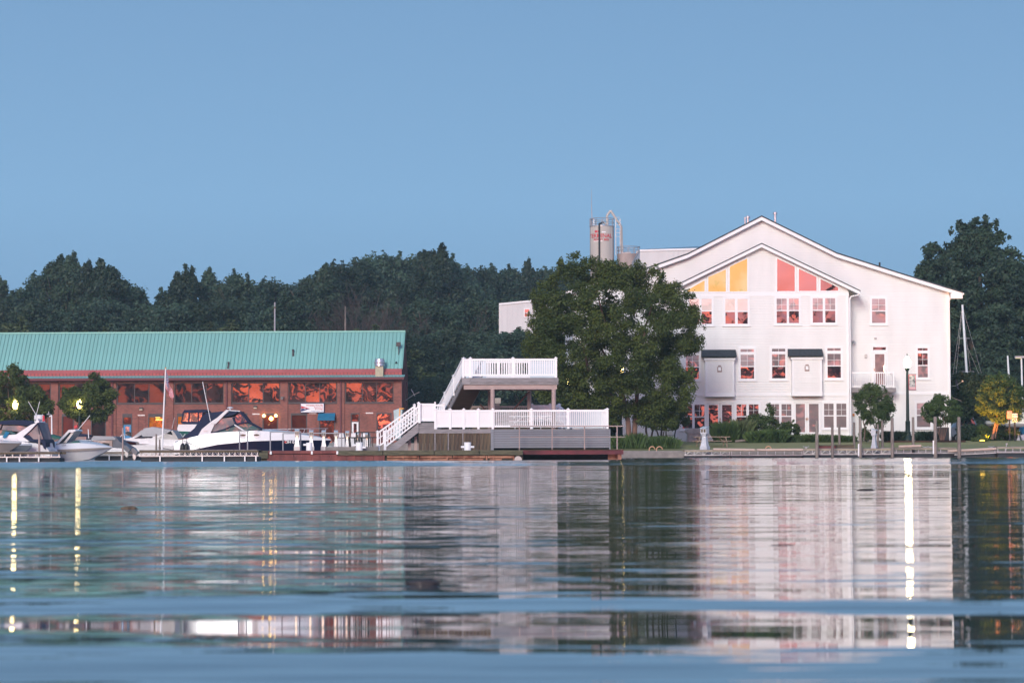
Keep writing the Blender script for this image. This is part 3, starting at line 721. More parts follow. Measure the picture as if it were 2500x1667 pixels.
# brickwork: spandrels, lintel band, pilasters, end wall
DEP = 6.6
zwt, zwb = bz(936.5), bz(982)
wins = [(-18, 124-0), (143, 265), (285, 405), (425, 546), (565, 684), (704, 823), (842.5, 961)]
ztop_g = bz(1013)
openings = []   # ground floor: (x0, x1, top) in pixels
gro = [(60, 84, 1014, 'dark'), (94, 118, 1014, 'dark'), (151, 181, 1014, 'dark'), (222, 259, 1014, 'dark'), (299, 323, 1016, 'blue_door'), (362, 401, 1016, 'amber'), (432, 470, 1015, 'amber2'),
       (500, 530, 1013, 'brown'), (572, 604, 1013, 'brown'), (641, 679, 1012, 'lamps'), (710, 750, 1012, 'brown'), (779, 818, 1012, 'brown'), (856, 878, 1010.5, 'white_door'), (919, 956, 1010, 'sunset')]
w_ = MB()
w_.box(BL, 0, 0, .35, zwt+.12, ZT)                     # above the windows
w_.box(BL, 0, 0, .35, ztop_g+.18, zwb-.1)              # between the storeys
xs = BL; segs = []
for a, b, t, k in gro:
    xa, xb = bxx(a)-.0, bxx(b); w_.box(xs, xa, 0, .35, -.5, ztop_g+.18); xs = xb
w_.box(xs, 0, 0, .35, -.5, ztop_g+.18)
prev = BL
for a, b in wins:
    w_.box(prev, bxx(a), 0, .35, zwb-.1, zwt+.12) if bxx(a) > prev else None; prev = bxx(b)
w_.box(prev, 0, 0, .35, zwb-.1, zwt+.12)
w_.box(-.35, 0, .35, DEP, -.5, ZT+.2); w_.box(BL, -.35, DEP-.3, DEP, -.5, ZT)
w_.build('wall', brick, br)
MB().box(BL+.3, -.5, 3.2, 3.3, -.4, ZT-.3).box(BL+.3, -.5, .5, 3.2, bz(1008), bz(1000)).build('inner_wall', pm('dim_interior', (.05, .03, .025), .9), br)
# flat gable panel and end wall cladding
pil0 = MB().box(-.42, .42, -.14, -.0, -.5, ZT-.05).build('pilaster', brick, br, loc=(bxx(275), 0, 0))
for c in (133.5, 415, 555.5, 694, 832.5): share('pilaster', pil0, br, (bxx(c), 0, 0))
MB().box(-.80, 0, -.14, 0, -.5, ZT-.05).build('pilaster', brick, br)
dp = MB().box(-.09, .09, -.30, -.16, -.5, ZT-.1).build('downpipe', maroon, br, loc=(bxx(275), 0, 0))
for c in (-5, 554, 832.5): share('downpipe', dp, br, (bxx(c), 0, 0))
random.seed(5)
splits = [None, None, (328, 363), (467.5, 503), (607, 642), (745.6, 780.5), (884.3, 919)]
glass_dark2 = glass_pane('dark_office_glass', (.012, .010, .014), .028, (.035, .02, .02), wav=.007, scale=.35)
glass_hot = glass_pane('bright_office_glass', (.03, .016, .016), .085, (.06, .03, .03), wav=.010, scale=.42)
for i, (a, b) in enumerate(wins):
    s = splits[i] or (a+(b-a)*.33, a+(b-a)*.66)
    m = MB(); x0, x1 = bxx(a), bxx(b); poly_frame(m, rect(x0+.1, x1-.1, zwb, zwt), .10, .06, .2)
    for q in s: m.box(bxx(q)-.045, bxx(q)+.045, .07, .18, zwb, zwt)
    m.box(x0-.1, x1+.1, -.08, .06, zwb-.22, zwb-.1)
    wd = m.build('window', dark_frame, br)
    MB().box(x0-.02, x1+.02, -.03, .3, zwt+.1, zwt+.17).build('lintel', tan_trim, wd)
    ed = [x0+.1]+[bxx(q) for q in s]+[x1-.1]
    for j in range(3):
        mt = (glass_dark2 if i < 4 and not (i == 3 and j == 2) else glass_hot)
        pane_box(wd, 'pane', ed[j]+.045, ed[j+1]-.045, zwb, zwt, .13, mt, .008)
lampglow = glow('warm_bulb', (1.0, .62, .16), 16)
for i, (a, b, t, k) in enumerate(gro):
    x0, x1, z1 = bxx(a), bxx(b), bz(t); m = MB(); poly_frame(m, rect(x0+.12, x1-.12, -.2, z1-.1), .12, -.03, .2)
    if ztop_g+.18 > z1+.02: m.box(x0, x1, .0, .3, z1, ztop_g+.18)
    nm = 'door_frame' if 'door' in k else 'window'
    if 'door' in k:
        zd = bz(1036.5 if k == 'blue_door' else 1031); m.box(x0+.12, x1-.12, .0, .15, zd, zd+.12)
    fr = m.build(nm, dark_frame, br)
    mt = {'dark': glass_dark2, 'blue_door': glass_brown, 'amber': glass_amber, 'amber2': glass_amber, 'brown': glass_brown, 'lamps': glass_brown, 'white_door': glass_brown,
          'sunset': glass_pane('sunset_street_glass', (.22, .05, .035), .34, wav=.008, scale=.4)}[k]
    if 'door' in k:
        pane_box(fr, 'pane', x0+.12, x1-.12, zd+.12, z1-.1, .12, mt)
        pnt = bluep if k == 'blue_door' else white_trim
        d = MB(); X0, X1 = x0+.14, x1-.14; wq = (X1-X0); gz0, gz1 = zd-1.25, zd-.18
        poly_frame(d, rect(X0+.2, X1-.2, gz0, gz1), .20, .02, .08); d.box(X0, X1, .02, .08, -.15, gz0-.2)
        d = d.build('door', pnt, br); 
        for r_ in range(3):
            for c_ in range(3):
                cw = (wq-.4)/3; ch = (gz1-gz0)/3
                pane_box(d, 'pane', X0+.2+cw*c_+.02, X0+.2+cw*(c_+1)-.02, gz0+ch*r_+.02, gz0+ch*(r_+1)-.02, .055, glass_hot if k == 'white_door' else glass_blind, .01)
        MB().box(X0+.03, X0+.08, -.03, .02, gz0-.1, gz0+.12).build('handle', black, d)
    else:
        pane_box(fr, 'pane', x0+.12, x1-.12, -.2, z1-.1, .12, mt, .004)
    if k == 'lamps':
        for px, py, rr in ((645, 1014.5, .17), (674, 1014.5, .17), (662.5, 1021.5, .24)):
            x, z = bp(px, py); MB().lathe([(.02, -rr), (rr*.7, -rr*.7), (rr, 0), (rr*.7, rr*.7), (.02, rr)], (x, -.2, z), 10).build('lamp', lampglow, br, smooth=True)
    if k == 'amber':
        for px, py, rr in ((385, 1018, .16), (393, 1024.5, .10), (384.5, 1024.5, .13)):
            x, z = bp(px, py); MB().box(x-rr*1.6, x+rr*1.6, .02, .1, z-rr*.5, z+rr*.5).build('lamp', glow('warm_tube', (1, .5, .09), 4.5), br)
for px, py in ((345, 998), (624, 994)):
    x, z = bp(px, py); MB().box(x-.2, x+.2, -.3, 0, z-.02, z+.18).build('wall_lamp', dark_frame, br); MB().box(x-.18, x+.18, -.28, -.02, z-.17, z-.02).build('wall_lamp_lens', pm('pale_lens', (.5, .42, .3), .4), br)
for px, py in ((345, 1013.5), (625, 1010.5), (763.5, 1008.5), (902, 1008)):
    x, z = bp(px, py); MB().box(x-.42, x+.42, -.04, .0, z-.07, z+.07).build('plaque', galv, br)
x, z = bp(695, 969); MB().tube((x, -.14, z), (x-.2, -.6, z-.05), .06).tube((x-.2, -.6, z-.05), (x-.2, -.8, z-.15), .12, .16).build('camera_dome', galv, br)
# brick infill panels with sunk outlines beside the doors
for a, b in ((336, 356), (616, 634), (755, 772), (894, 912)):
    m = MB(); m.box(bxx(a), bxx(a)+.1, -.06, 0, -.4, bz(1014)); m.box(bxx(b)-.1, bxx(b), -.06, 0, -.4, bz(1014)); m.build('brick_rib', brick, br)
# sign
sx0, sz0 = bp(735.5, 1006); sx1, sz1 = bp(791, 985)
sg = thing('restaurant_sign', 'white wheelhouse restaurant sign with a red and blue pennant on the brick wall', 'sign', bo+eu*sx0+ev*(-.25)+Vector((0, 0, sz0)), -TH)
SW, SH = sx1-sx0, sz1-sz0
MB().box(0, SW, 0, .08, 0, SH).build('panel', white_trim, sg)
fm = MB(); poly_frame(fm, rect(0, SW, 0, SH), .05, -.02, .09); fm.build('frame', navyp, sg)
MB().prism([(.02, SH*.44), (SW*.40, SH*.41), (.02, SH*.74)][::-1], -.008, 0).build('pennant_top', redprint, sg)
MB().prism([(.02, SH*.06), (SW*.40, SH*.40), (.02, SH*.42)][::-1], -.008, 0).build('pennant_bottom', navyp, sg)
text('lettering', 'W', SH*.26, white_trim, sg, (SW*.17, -.012, SH*.33))
text('lettering', 'WHEELHOUSE', SH*.275, redprint, sg, (SW*.97, -.01, SH*.70), 'RIGHT', squash=1.12)
text('lettering', 'Restaurant', SH*.20, redprint, sg, (SW*.97, -.01, SH*.49), 'RIGHT', squash=1.2)
text('lettering', '& Lounge', SH*.20, redprint, sg, (SW*.97, -.01, SH*.29), 'RIGHT', squash=1.2)
text('lettering', 'Westlake Yachting Club', SH*.15, pm('faded_blue_print', (.30, .34, .48), .6), sg, (SW*.97, -.01, SH*.08), 'RIGHT', squash=.98)
# awning
ax0, az0 = bp(777.5, 1026.5); ax1, az1 = bp(819, 1008)
aw = thing('awning', 'small bright blue fabric awning over a ground floor window of the brick building', 'awning', bo+eu*ax0+Vector((0, 0, az0)), -TH)
AW, AH = ax1-ax0, az1-az0; m = MB()
m.loft([[(0, 0, AH), (0, -.8, .28), (0, -.8, 0), (0, -.78, 0), (0, 0, AH-.05)], [(AW, 0, AH), (AW, -.8, .28), (AW, -.8, 0), (AW, -.78, 0), (AW, 0, AH-.05)]]); m.build('fabric', canvas_blue, aw)
# roof: eave, band, steep teal slope
ze = bz(927.5); zb0, zb1 = bz(918), bz(906)
OV = 1.0
MB().box(BL, .35, -OV, .0, ze-.02, ze+.14).build('soffit', maroon, br)
MB().box(BL, .38, -OV-.06, -OV, ze-.05, ze+.22).build('gutter', maroon, br)
e1 = bz(923.5, -OV); e2 = bz(917.8, 0)
rib_w = .42
lo = MB().quad((BL, -OV-.06, ze+.23), (.38, -OV-.06, ze+.23), (.38, -.1, ze+.50), (BL, -.1, ze+.50)).build('lower_roof', teal, br)
m = MB(); x = BL
while x < .3:
    m.quad((x, -OV-.07, ze+.235), (x+.05, -OV-.07, ze+.235), (x+.05, -.1, ze+.53), (x, -.1, ze+.53)); m.quad((x+.05, -OV-.07, ze+.235), (x+.05, -OV-.07, ze+.20), (x+.05, -.1, ze+.49), (x+.05, -.1, ze+.53)); x += rib_w
m.build('seams', teal_dark, lo, kind='stuff')
zA = ze+.50; zB = bz(910); zC = bz(902)
band = MB().box(BL, 0, -.1, 0, zA, zB).build('roof_band', red_metal, br)
m = MB(); x = BL+.2
while x < -.1: m.box(x, x+.07, -.14, -.1, zA, zB-.03); x += rib_w
m.build('ribs', maroon, band, kind='stuff')
MB().prism([(0, 0)]*0 or [(BL, zB), (0, zB), (0, zB+.001), (BL, zB+.001)], -.1, -.1+.001) if 0 else None
fl = MB().quad((BL, -.13, zB), (0, -.13, zB), (0, .12, zC), (BL, .12, zC)).quad((BL, -.13, zB), (BL, .0, zB), (0, .0, zB), (0, -.13, zB)).build('flashing', red_flash, br)
RY = DEP/2; zR = bz(811.5, RY)
def slope_pt(x, t): return (x, .12+(RY-.12)*t, zC+(zR-zC)*t)
# standing seam panels, each one sheet with a raised seam
px_per = 9.3; P = abs(bxx(500)-bxx(500+9.3)); npan = int((0-BL)/P); P = (0-BL)/npan
nv = Vector((0, -(zR-zC), RY-.12)).normalized()
m = MB(); a0, a1 = Vector(slope_pt(0, 0)), Vector(slope_pt(0, 1))
for xa, xb, h in ((.012, P-.075, 0.0), (P-.075, P-.012, .075)):
    q = nv*h
    m.quad(a0+q+Vector((xa, 0, 0)), a0+q+Vector((xb, 0, 0)), a1+q+Vector((xb, 0, 0)), a1+q+Vector((xa, 0, 0)))
s = Vector((P-.075, 0, 0)); m.quad(a0+s, a0+s+nv*.075, a1+s+nv*.075, a1+s); s = Vector((P-.012, 0, 0)); m.quad(a0+s+nv*.075, a0+s-nv*.05, a1+s-nv*.05, a1+s+nv*.075)
m.m = 1; s0 = Vector((P-.105, 0, 0)); s1 = Vector((P-.078, 0, 0)); q = nv*.004
m.quad(a0+q+s0, a0+q+s1, a1+q+s1, a1+q+s0)
s0 = Vector((-.012, 0, 0)); s1 = Vector((.012, 0, 0)); q = nv*-.03; m.quad(a0+q+s0, a0+q+s1, a1+q+s1, a1+q+s0)
rp = m.build('roof_panel', [teal, teal_dark], br, loc=(BL, 0, 0))
for i in range(1, npan): share('roof_panel', rp, br, (BL+i*P, 0, 0))
rb = MB(); q = slope_pt(0, 0); rb.quad((BL, RY, zR), (0, RY, zR), (0, DEP+.3, ze+.3), (BL, DEP+.3, ze+.3)); rb.build('back_roof', teal, br)
MB().box(BL, .05, RY-.12, RY+.12, zR-.06, zR+.10).build('ridge_cap', pm('pale_teal_cap', (.22, .50, .44), .45, .05), br)
MB().quad((0.0, .0, zB-.2), (0.0, DEP+.3, ze+.3), (0.0, RY, zR)).quad((0.0, 0, ZT), (0.0, DEP, ZT), (0.0, DEP+.3, ze+.3), (0.0, 0, zB-.2)).build('gable_panel', maroon, br)
MB().tube((.04, .1, zC-.02), (.04, RY, zR+.02), .05).build('rake_trim', teal, br)
x, z = bp(928, 909); vy = -.5
ex = thing('exhaust_fan', 'silver mushroom shaped kitchen exhaust fan on the lower teal eave', 'exhaust fan', bo+eu*x+ev*vy+Vector((0, 0, ze+.3)), -TH)
MB().box(-.45, .45, -.4, .35, 0, bz(896)-ze-.3).build('curb', pm('beige_curb', (.42, .38, .27), .6), ex)
h0 = bz(896)-ze-.3; MB().lathe([(.45, h0), (.62, h0+.02), (.60, h0+.30), (.68, h0+.33), (.68, h0+.42), (.60, h0+.48), (.56, h0+.80), (.46, h0+.86), (.1, h0+.88)], n=24).build('hood', steel, ex, smooth=True)
def roof_bit(px, py, build):
    x, z = bp(px, py, 1.2); build(x, z)
def rv(x, z): MB().lathe([(.20, -.35), (.13, -.1), (.10, .0), (.10, .30), (.13, .31), (.13, .42), (.05, .45)], (x, (z-zC)/(zR-zC)*(RY-.12), z), 10).build('roof_vent', dark_frame, br, smooth=True)
roof_bit(715, 862, rv); roof_bit(561, 893, rv)
x, z = bp(975, 862, 2); y = (z-zC)/(zR-zC)*(RY-.12)-.1
MB().tube((x, y, z-.3), (x, y+.1, z+1.0), .05).box(x-.28, x+.22, y-.05, y+.25, z+.75, z+1.25).build('roof_floodlight', dark_frame, br, bevel=.03)
x, z = bp(968, 885, .8); MB().lathe([(.16, -.1), (.02, .16)], (x, .55, z), 8).build('roof_vent', black, br)
x, z = bp(1006, 965, 5); MB().path([(.02, 4, z-.6), (x+.2, 4, z), (x+1.0, 3.6, z+.35)], .05).tube((x, 4, z+.7), (x+.45, 3.9, z-.1), .05).build('dish_arm', galv, br)
MB().box(0, .12, 1.6, 1.8, -.3, ZT-.2).box(0, .12, 4.4, 4.6, -.3, ZT-.2).build('wall_pipe', maroon, br)
# ================================================================== pier, deck, docks
def local(root, px, py, Y):
    p = at(px, py, Y); return p.x-root.location.x, Y-root.location.y, p.z-root.location.z
PZ = 0.53
pier = thing('pier', 'low timber and rusty steel pier that carries the white railed deck', 'pier', (at(1080, 1100, 128).x, 128, 0))
px_ = lambda p, Y=128: at(p, 1100, Y).x-pier.location.x
# surface of the pier, planked
a, b = px_(632), px_(1500, 134)
c_ = px_(1277)
MB().box(a+.02, c_, .35, 20, PZ-.22, PZ-.05).build('pier_slab', concrete, pier)
MB().box(c_+.02, b-.02, 5.4, 20, PZ-.22, PZ-.05).build('pier_slab', concrete, pier)
pw = .30; n = int((b-a)/pw)
pl = MB().box(0, pw-.012, .0, 7.0, PZ-.05, PZ-.004).build('plank', grey_wood, pier, loc=(a, .3, 0))
nl = int((c_-a)/pw)
for i in range(1, nl): share('plank', pl, pier, (a+i*pw, .3, 0))
pr_ = MB().box(0, pw-.012, .0, 2.0, PZ-.05, PZ-.004).build('plank', grey_wood, pier, loc=(a+nl*pw, 5.35, 0))
for i in range(nl+1, n): share('plank', pr_, pier, (a+i*pw, 5.35, 0))
# facing: mossy cap timbers, red sheet steel, rusty pipe whaler
xx = [632, 663, 1000, 1277]
MB().box(px_(632), px_(655), -.15, .35, .12, PZ).build('cap_timber', moss, pier, bevel=.02)
MB().box(px_(655), px_(788), -.12, .35, .36, PZ-.005).build('cap_timber', rust_red, pier, bevel=.015)
MB().box(px_(788), px_(823), -.12, .35, .37, PZ+.0).build('cap_timber', rust_red, pier, bevel=.015)
m = MB(); 
for k, (p, q) in enumerate(((823, 935), (936, 1060), (1061, 1170), (1171, 1277))):
    MB().box(px_(p), px_(q)-.01, -.16, .35, .27, PZ-.008+.004*k).build('cap_timber', moss, pier, bevel=.02)
m = MB(); x = px_(652); 
while x < px_(939):
    m.box(x, min(x+.46, px_(939)), -.05, .1, -1, .33); x += .47
m.build('sheet_pile', rust_red, pier)
MB().box(px_(632), px_(652), .1, .3, -1, .2).build('pile_cap', timber_dark, pier)
MB().box(px_(939), px_(1277), .15, .35, -1, .3).build('backing_wall', pm('dark_wet_concrete', (.07, .055, .045), .8, .4, 2), pier)
for p, q, z in ((945, 1018, .19), (1025, 1104, .18), (1106, 1185, .18), (1191, 1256, .17)):
    MB().tube((px_(p), .05, z), (px_(q), .05, z), .085, n=10).build('steel_whaler', rust_streak, pier, smooth=True)
for p, q in ((945, 982), (985, 1050), (1054, 1090), (1096, 1130), (1136, 1180), (1196, 1225)):
    MB().box(px_(p), px_(q), .05, .15, -.3, .08).build('rusty_panel', rust_streak, pier)
for p in (984, 1021, 1052, 1092, 1133, 1188, 1205, 1254):
    MB().box(px_(p)-.04, px_(p)+.04, -.03, .12, -.6, .26).build('steel_pile', rust_streak, pier)
MB().tube((px_(1265), .0, .02), (px_(1265), .12, .02), .2, n=16).build('pipe_outlet', galv, pier)
for p in (662, 762, 824): 
    MB().box(px_(p)-.05, px_(p)+.05, -.20, -.12, .33, .50).build('tie_plate', white_trim, pier, bevel=.01)
# right end: red beam over a dark gap
RYb = 5.8
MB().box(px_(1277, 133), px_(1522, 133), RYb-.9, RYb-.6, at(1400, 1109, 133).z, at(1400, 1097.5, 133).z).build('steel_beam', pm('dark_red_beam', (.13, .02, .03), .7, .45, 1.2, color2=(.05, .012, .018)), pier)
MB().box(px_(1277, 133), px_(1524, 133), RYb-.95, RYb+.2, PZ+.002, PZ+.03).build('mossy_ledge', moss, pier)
MB().box(px_(1277, 133), px_(1500, 133), RYb+1.2, RYb+1.3, -1, .4).build('shade_sheet', black_void, pier)  # near-black sheet standing in for the shade under the deck
MB().box(px_(1512, 133)-.09, px_(1512, 133)+.12, RYb-.8, RYb-.4, -1, .3).box(px_(1485, 133), px_(1512, 133), RYb-.3, RYb-.2, .0, .32).build('steel_pile', rust_streak, pier)
MB().box(px_(788), px_(919), 1.6, 2.2, PZ, PZ+.20).build('concrete_curb', concrete, pier, bevel=.02)

# ------------------------------------------------------------------ the two-level white deck
DY = 134.0
dk = thing('viewing_deck', 'two level viewing deck with white railings, stairs and grey boarded base on the pier', 'deck', (at(1270, 1100, DY).x, DY, PZ))
def dp_(px, py, v=0.0):
    p = at(px, py, DY+v); return (p.x-dk.location.x, p.z-PZ)
dX = lambda px, v=0.0: dp_(px, 1000, v)[0]
dZ = lambda py, v=0.0: dp_(1270, py, v)[1]
zf = dZ(1047)         # lower floor
r_ = random.Random(4)
def planks(x0, x1, z0, z1, w, mat, nm='base_plank', y=0.0):
    n = max(1, round((x1-x0)/w)); w = (x1-x0)/n
    p0 = MB().box(0, w-.012, y, y+.04, z0, z1).build(nm, mat, dk, loc=(x0, 0, 0))
    for i in range(1, n): share(nm, p0, dk, (x0+i*w, r_.uniform(-.008, .008), 0))
planks(dX(1022), dX(1198), .0, dZ(1057), .20, plank_brown)
MB().box(dX(1022), dX(1062), -.03, .05, dZ(1057), dZ(1040)).build('skirt_board', grey_wood, dk)
MB().box(dX(1062), dX(1200), -.04, .05, dZ(1057), zf).build('skirt_board', grey_wood, dk)
MB().box(dX(1022), dX(1062)-.01, -.02, 3.2, dZ(1041), dZ(1031)).build('side_landing', grey_wood, dk)
for p in (1062, 1094.5, 1130): MB().box(dX(p)-.03, dX(p)+.03, -.03, -.008, 0, dZ(1057)).build('batten', grey_wood, dk)
nb = 8; zt = dZ(1048); z0 = dZ(1093)
gb0 = MB().box(dX(1206), dX(1487), -.02, .03, 0, (zt-z0)/nb-.014).build('base_board', grey_board, dk, loc=(0, 0, z0))
for i in range(1, nb): share('base_board', gb0, dk, (0, 0, z0+(zt-z0)/nb*i))
MB().box(dX(1206), dX(1487), .03, .08, z0, zt).build('base_backing', black, dk)
MB().box(dX(1198), dX(1205.5), -.05, .05, 0, zt+.02).box(dX(1487), dX(1490), -.04, .05, 0, zt).build('corner_post', grey_board, dk)
MB().box(dX(1487), dX(1489), .05, 6.5, 0, zt).box(dX(1063), dX(1489), 6.4, 6.5, 0, zt).box(dX(1022), dX(1024), .05, 3.2, 0, dZ(1041)).build('side_wall', grey_board, dk)
nf = 14
fb = MB().box(dX(1063), dX(1489), 0, .455, -.04, 0).build('floor_board', grey_wood, dk, loc=(0, .05, zf))
for i in range(1, nf): share('floor_board', fb, dk, (0, .05+i*.46, zf))
# railing parts (shared meshes)
PW = .065
def post_mesh(h, mat=None):
    m = MB().box(-PW, PW, -PW, PW, 0, h); m.box(-PW-.03, PW+.03, -PW-.03, PW+.03, h, h+.03)
    k = len(m.v); m.v += [(-PW, -PW, h+.03), (PW, -PW, h+.03), (PW, PW, h+.03), (-PW, PW, h+.03), (0, 0, h+.09)]
    for f in ((0, 1, 4), (1, 2, 4), (2, 3, 4), (3, 0, 4)): m.f.append(tuple(k+i for i in f)); m.mi.append(0)
    return m
proto = {}
def fence(p, q, h=1.08, step=.112, kind='open', posts=True, mat=None, lift=.10, name='railing', bw=.025, ends=(1, 1), extra_posts=()):
    """a railing from p to q (local, feet of the line); top and bottom rails, balusters or closed grooved boards"""
    mat = mat or white_vinyl
    p = Vector(p); q = Vector(q); d = q-p; hl = math.hypot(d.x, d.y); ang = math.atan2(d.y, d.x); slope = d.z/hl
    rl = bpy.data.objects.new(name, None); col.objects.link(rl); rl.parent = dk
    def sl(z0, z1, t):
        m = MB()
        m.quad(*[(x, y, zz+x*slope) for x, y, zz in ((0, -t, z0), (hl, -t, z0), (hl, -t, z1), (0, -t, z1))])
        m.quad(*[(x, y, zz+x*slope) for x, y, zz in ((hl, t, z0), (0, t, z0), (0, t, z1), (hl, t, z1))])
        m.quad(*[(x, y, zz+x*slope) for x, y, zz in ((0, -t, z1), (hl, -t, z1), (hl, t, z1), (0, t, z1))])
        m.quad(*[(x, y, zz+x*slope) for x, y, zz in ((0, t, z0), (hl, t, z0), (hl, -t, z0), (0, -t, z0))])
        m.build('rail', mat, rl)
    sl(h-.13, h-.02, .045); sl(lift, lift+.10, .035)
    if kind == 'closed':
        m = MB(); n = max(2, int(hl/.085)); w_ = hl/n
        for i in range(n):
            xa, xb = i*w_+.008, (i+1)*w_-.008
            m.quad(*[(x, -.02, zz+x*slope) for x, zz in ((xa, lift+.10), (xb, lift+.10), (xb, h-.13), (xa, h-.13))])
        m.quad(*[(x, -.004, zz+x*slope) for x, zz in ((0, lift+.10), (hl, lift+.10), (hl, h-.13), (0, h-.13))])
        m.quad(*[(x, .02, zz+x*slope) for x, zz in ((0, lift+.10), (0, h-.13), (hl, h-.13), (hl, lift+.10))])
        m.build('closing_boards', mat, rl, kind='stuff')
    rl.location = p; rl.rotation_euler = (0, 0, ang)
    if kind == 'open':
        n = max(1, int(hl/step)); key = (round(slope, 3), mat.name, h, lift)
        for i in range(1, n):
            x = hl*i/n
            if key not in proto:
                b0 = MB().box(-bw, bw, -.018, .018, lift+.09, h-.12).build('baluster', mat, rl, loc=(x, 0, x*slope)); proto[key] = b0
            else: share('baluster', proto[key], rl, (x, 0, x*slope))
    if posts:
        for k, x in enumerate([0]*ends[0]+[hl]*ends[1]+[hl*e for e in extra_posts]):
            pk = ('post', round(h, 2), mat.name)
            if pk not in proto: proto[pk] = post_mesh(h).build('post', mat, rl, loc=(x, 0, x*slope))
            else: share('post', proto[pk], rl, (x, 0, x*slope))
    return rl
pink_wood = pm('pale_brown_wood_rail', (.33, .23, .19), .7, .2, 3)
X = lambda p, v=0.0: dX(p, v)
# front of the lower level
for a, b in ((1063, 1099), (1099, 1132), (1132, 1168), (1168, 1203)): fence((X(a), 0, zf), (X(b), 0, zf), kind='closed', ends=(1, 0))
fence((X(1203), 0, zf), (X(1297), 0, zf), ends=(1, 0)); fence((X(1297), 0, zf), (X(1387), 0, zf), ends=(1, 0)); fence((X(1387), 0, zf), (X(1482.5), 0, zf))
fence((X(1482.5), 0, zf), (X(1482.5), 5.9, zf), ends=(0, 1), extra_posts=(.5,))
fence((X(1372), 5.9, zf), (X(1482.5), 5.9, zf), mat=pm('shade_blue_board', (.55, .62, .68), .5, .04, 2), kind='closed', ends=(1, 0), extra_posts=(.5,))  # bluish shade of the rear panels is painted into the board colour
# left landing
zl = dZ(1031)
fence((X(1022), 0, zl), (X(1062), 0, zl), kind='closed', ends=(1, 0))
fence((X(1022), 2.8, zl), (X(1080), 2.8, zl), ends=(0, 1))
fence((X(1063), 5.8, zf+.35), (X(1078), 5.8, zf+.35))
MB().box(X(1060.5), X(1064), -.05, .1, zf, zl+1.15).build('tall_post', white_vinyl, dk)
# raised platform at the back
zr_ = dZ(1028)
MB().box(X(1150), X(1365), 4.4, 7.4, zr_-.2, zr_).build('rear_platform', grey_wood, dk)
MB().box(X(1150), X(1365), 4.42, 4.5, zf, zr_-.2).build('rear_riser', timber_dark, dk)  # dark timber colour stands in for the shadow behind the railing gaps
fence((X(1150, 7), 7.2, zr_), (X(1292, 7), 7.2, zr_), mat=pink_wood, name='wooden_railing', h=1.0, extra_posts=(.42,))
fence((X(1299, 5), 4.6, zr_), (X(1343, 5), 4.6, zr_), kind='closed', h=1.0)
fence((X(1365, 5), 5.2, zr_), (X(1392, 5), 5.9, zf-.1), h=1.0, ends=(1, 0))
fence((X(1343, 5), 4.6, zr_), (X(1365, 5), 5.2, zr_), h=1.0, ends=(0, 0), kind='open')
# upper platform
zu = dZ(922); UD = 3.6
MB().box(X(1133), X(1361), .15, UD, zu-.12, zu-.03).build('upper_floor', grey_wood, dk)
for a, b in ((1149, 1215), (1215.4, 1363.5)): MB().box(X(a), X(b), .05, .13, dZ(933), zu).build('fascia_board', grey_wood, dk)
MB().box(X(1128), X(1148.6), .08, .13, dZ(938), zu-.02).build('fascia_board', grey_wood, dk)
MB().box(X(1149), X(1363.5), .09, .16, dZ(938.5), dZ(933.4)).build('fascia_strip', grey_wood, dk)
MB().box(X(1361), X(1363.5), .13, UD, dZ(938), zu).build('fascia_board', grey_wood, dk)
MB().box(X(1132), X(1360), .16, .32, dZ(950), dZ(938.8)).box(X(1132), X(1360), 3.0, 3.2, dZ(950), dZ(938.8)).build('beam', pinkish, dk)
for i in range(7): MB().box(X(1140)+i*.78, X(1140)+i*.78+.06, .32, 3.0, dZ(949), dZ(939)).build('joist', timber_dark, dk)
c0 = MB().tube((0, 0, 0), (0, 0, dZ(950)-zf), .125, n=14).build('column', pinkish, dk, smooth=True, loc=(X(1202.5), .24, zf))
for p, v in ((1352, .24), (1292, 3.1), (1196, 3.1)): share('column', c0, dk, (X(p, v), v, zf))
MB().tube((X(1292, 3.1), 3.0, dZ(952)), (X(1250, 2), 2.6, dZ(1003)), .05).tube((X(1172, 3), 3.0, dZ(984)), (X(1190, 3), 3.0, dZ(1003)), .05).build('brace', pm('brown_brace', (.14, .06, .05), .7), dk)
fence((X(1148.5), .1, zu), (X(1252.6), .1, zu), ends=(1, 0), step=.122); fence((X(1252.6), .1, zu), (X(1357.5), .1, zu), step=.122)
fence((X(1132), .35, zu), (X(1148.5), .1, zu), kind='closed', ends=(1, 0))
yb = UD-.1
shade_board = pm('shade_blue_board', (.55, .62, .68), .5, .04, 2)  # same board colour with the shade painted in, for the upper back panels
fence((X(1140, yb), yb, zu), (X(1184, yb), yb, zu), kind='closed', mat=shade_board); fence((X(1184, yb), yb, zu), (X(1292, yb), yb, zu), ends=(0, 1), step=.135, extra_posts=(.3,)); fence((X(1292, yb), yb, zu), (X(1357, yb), yb, zu), kind='closed', ends=(0, 1), mat=shade_board)
fence((X(1357.5), .1, zu), (X(1357, yb), yb, zu), ends=(0, 0), step=.12)
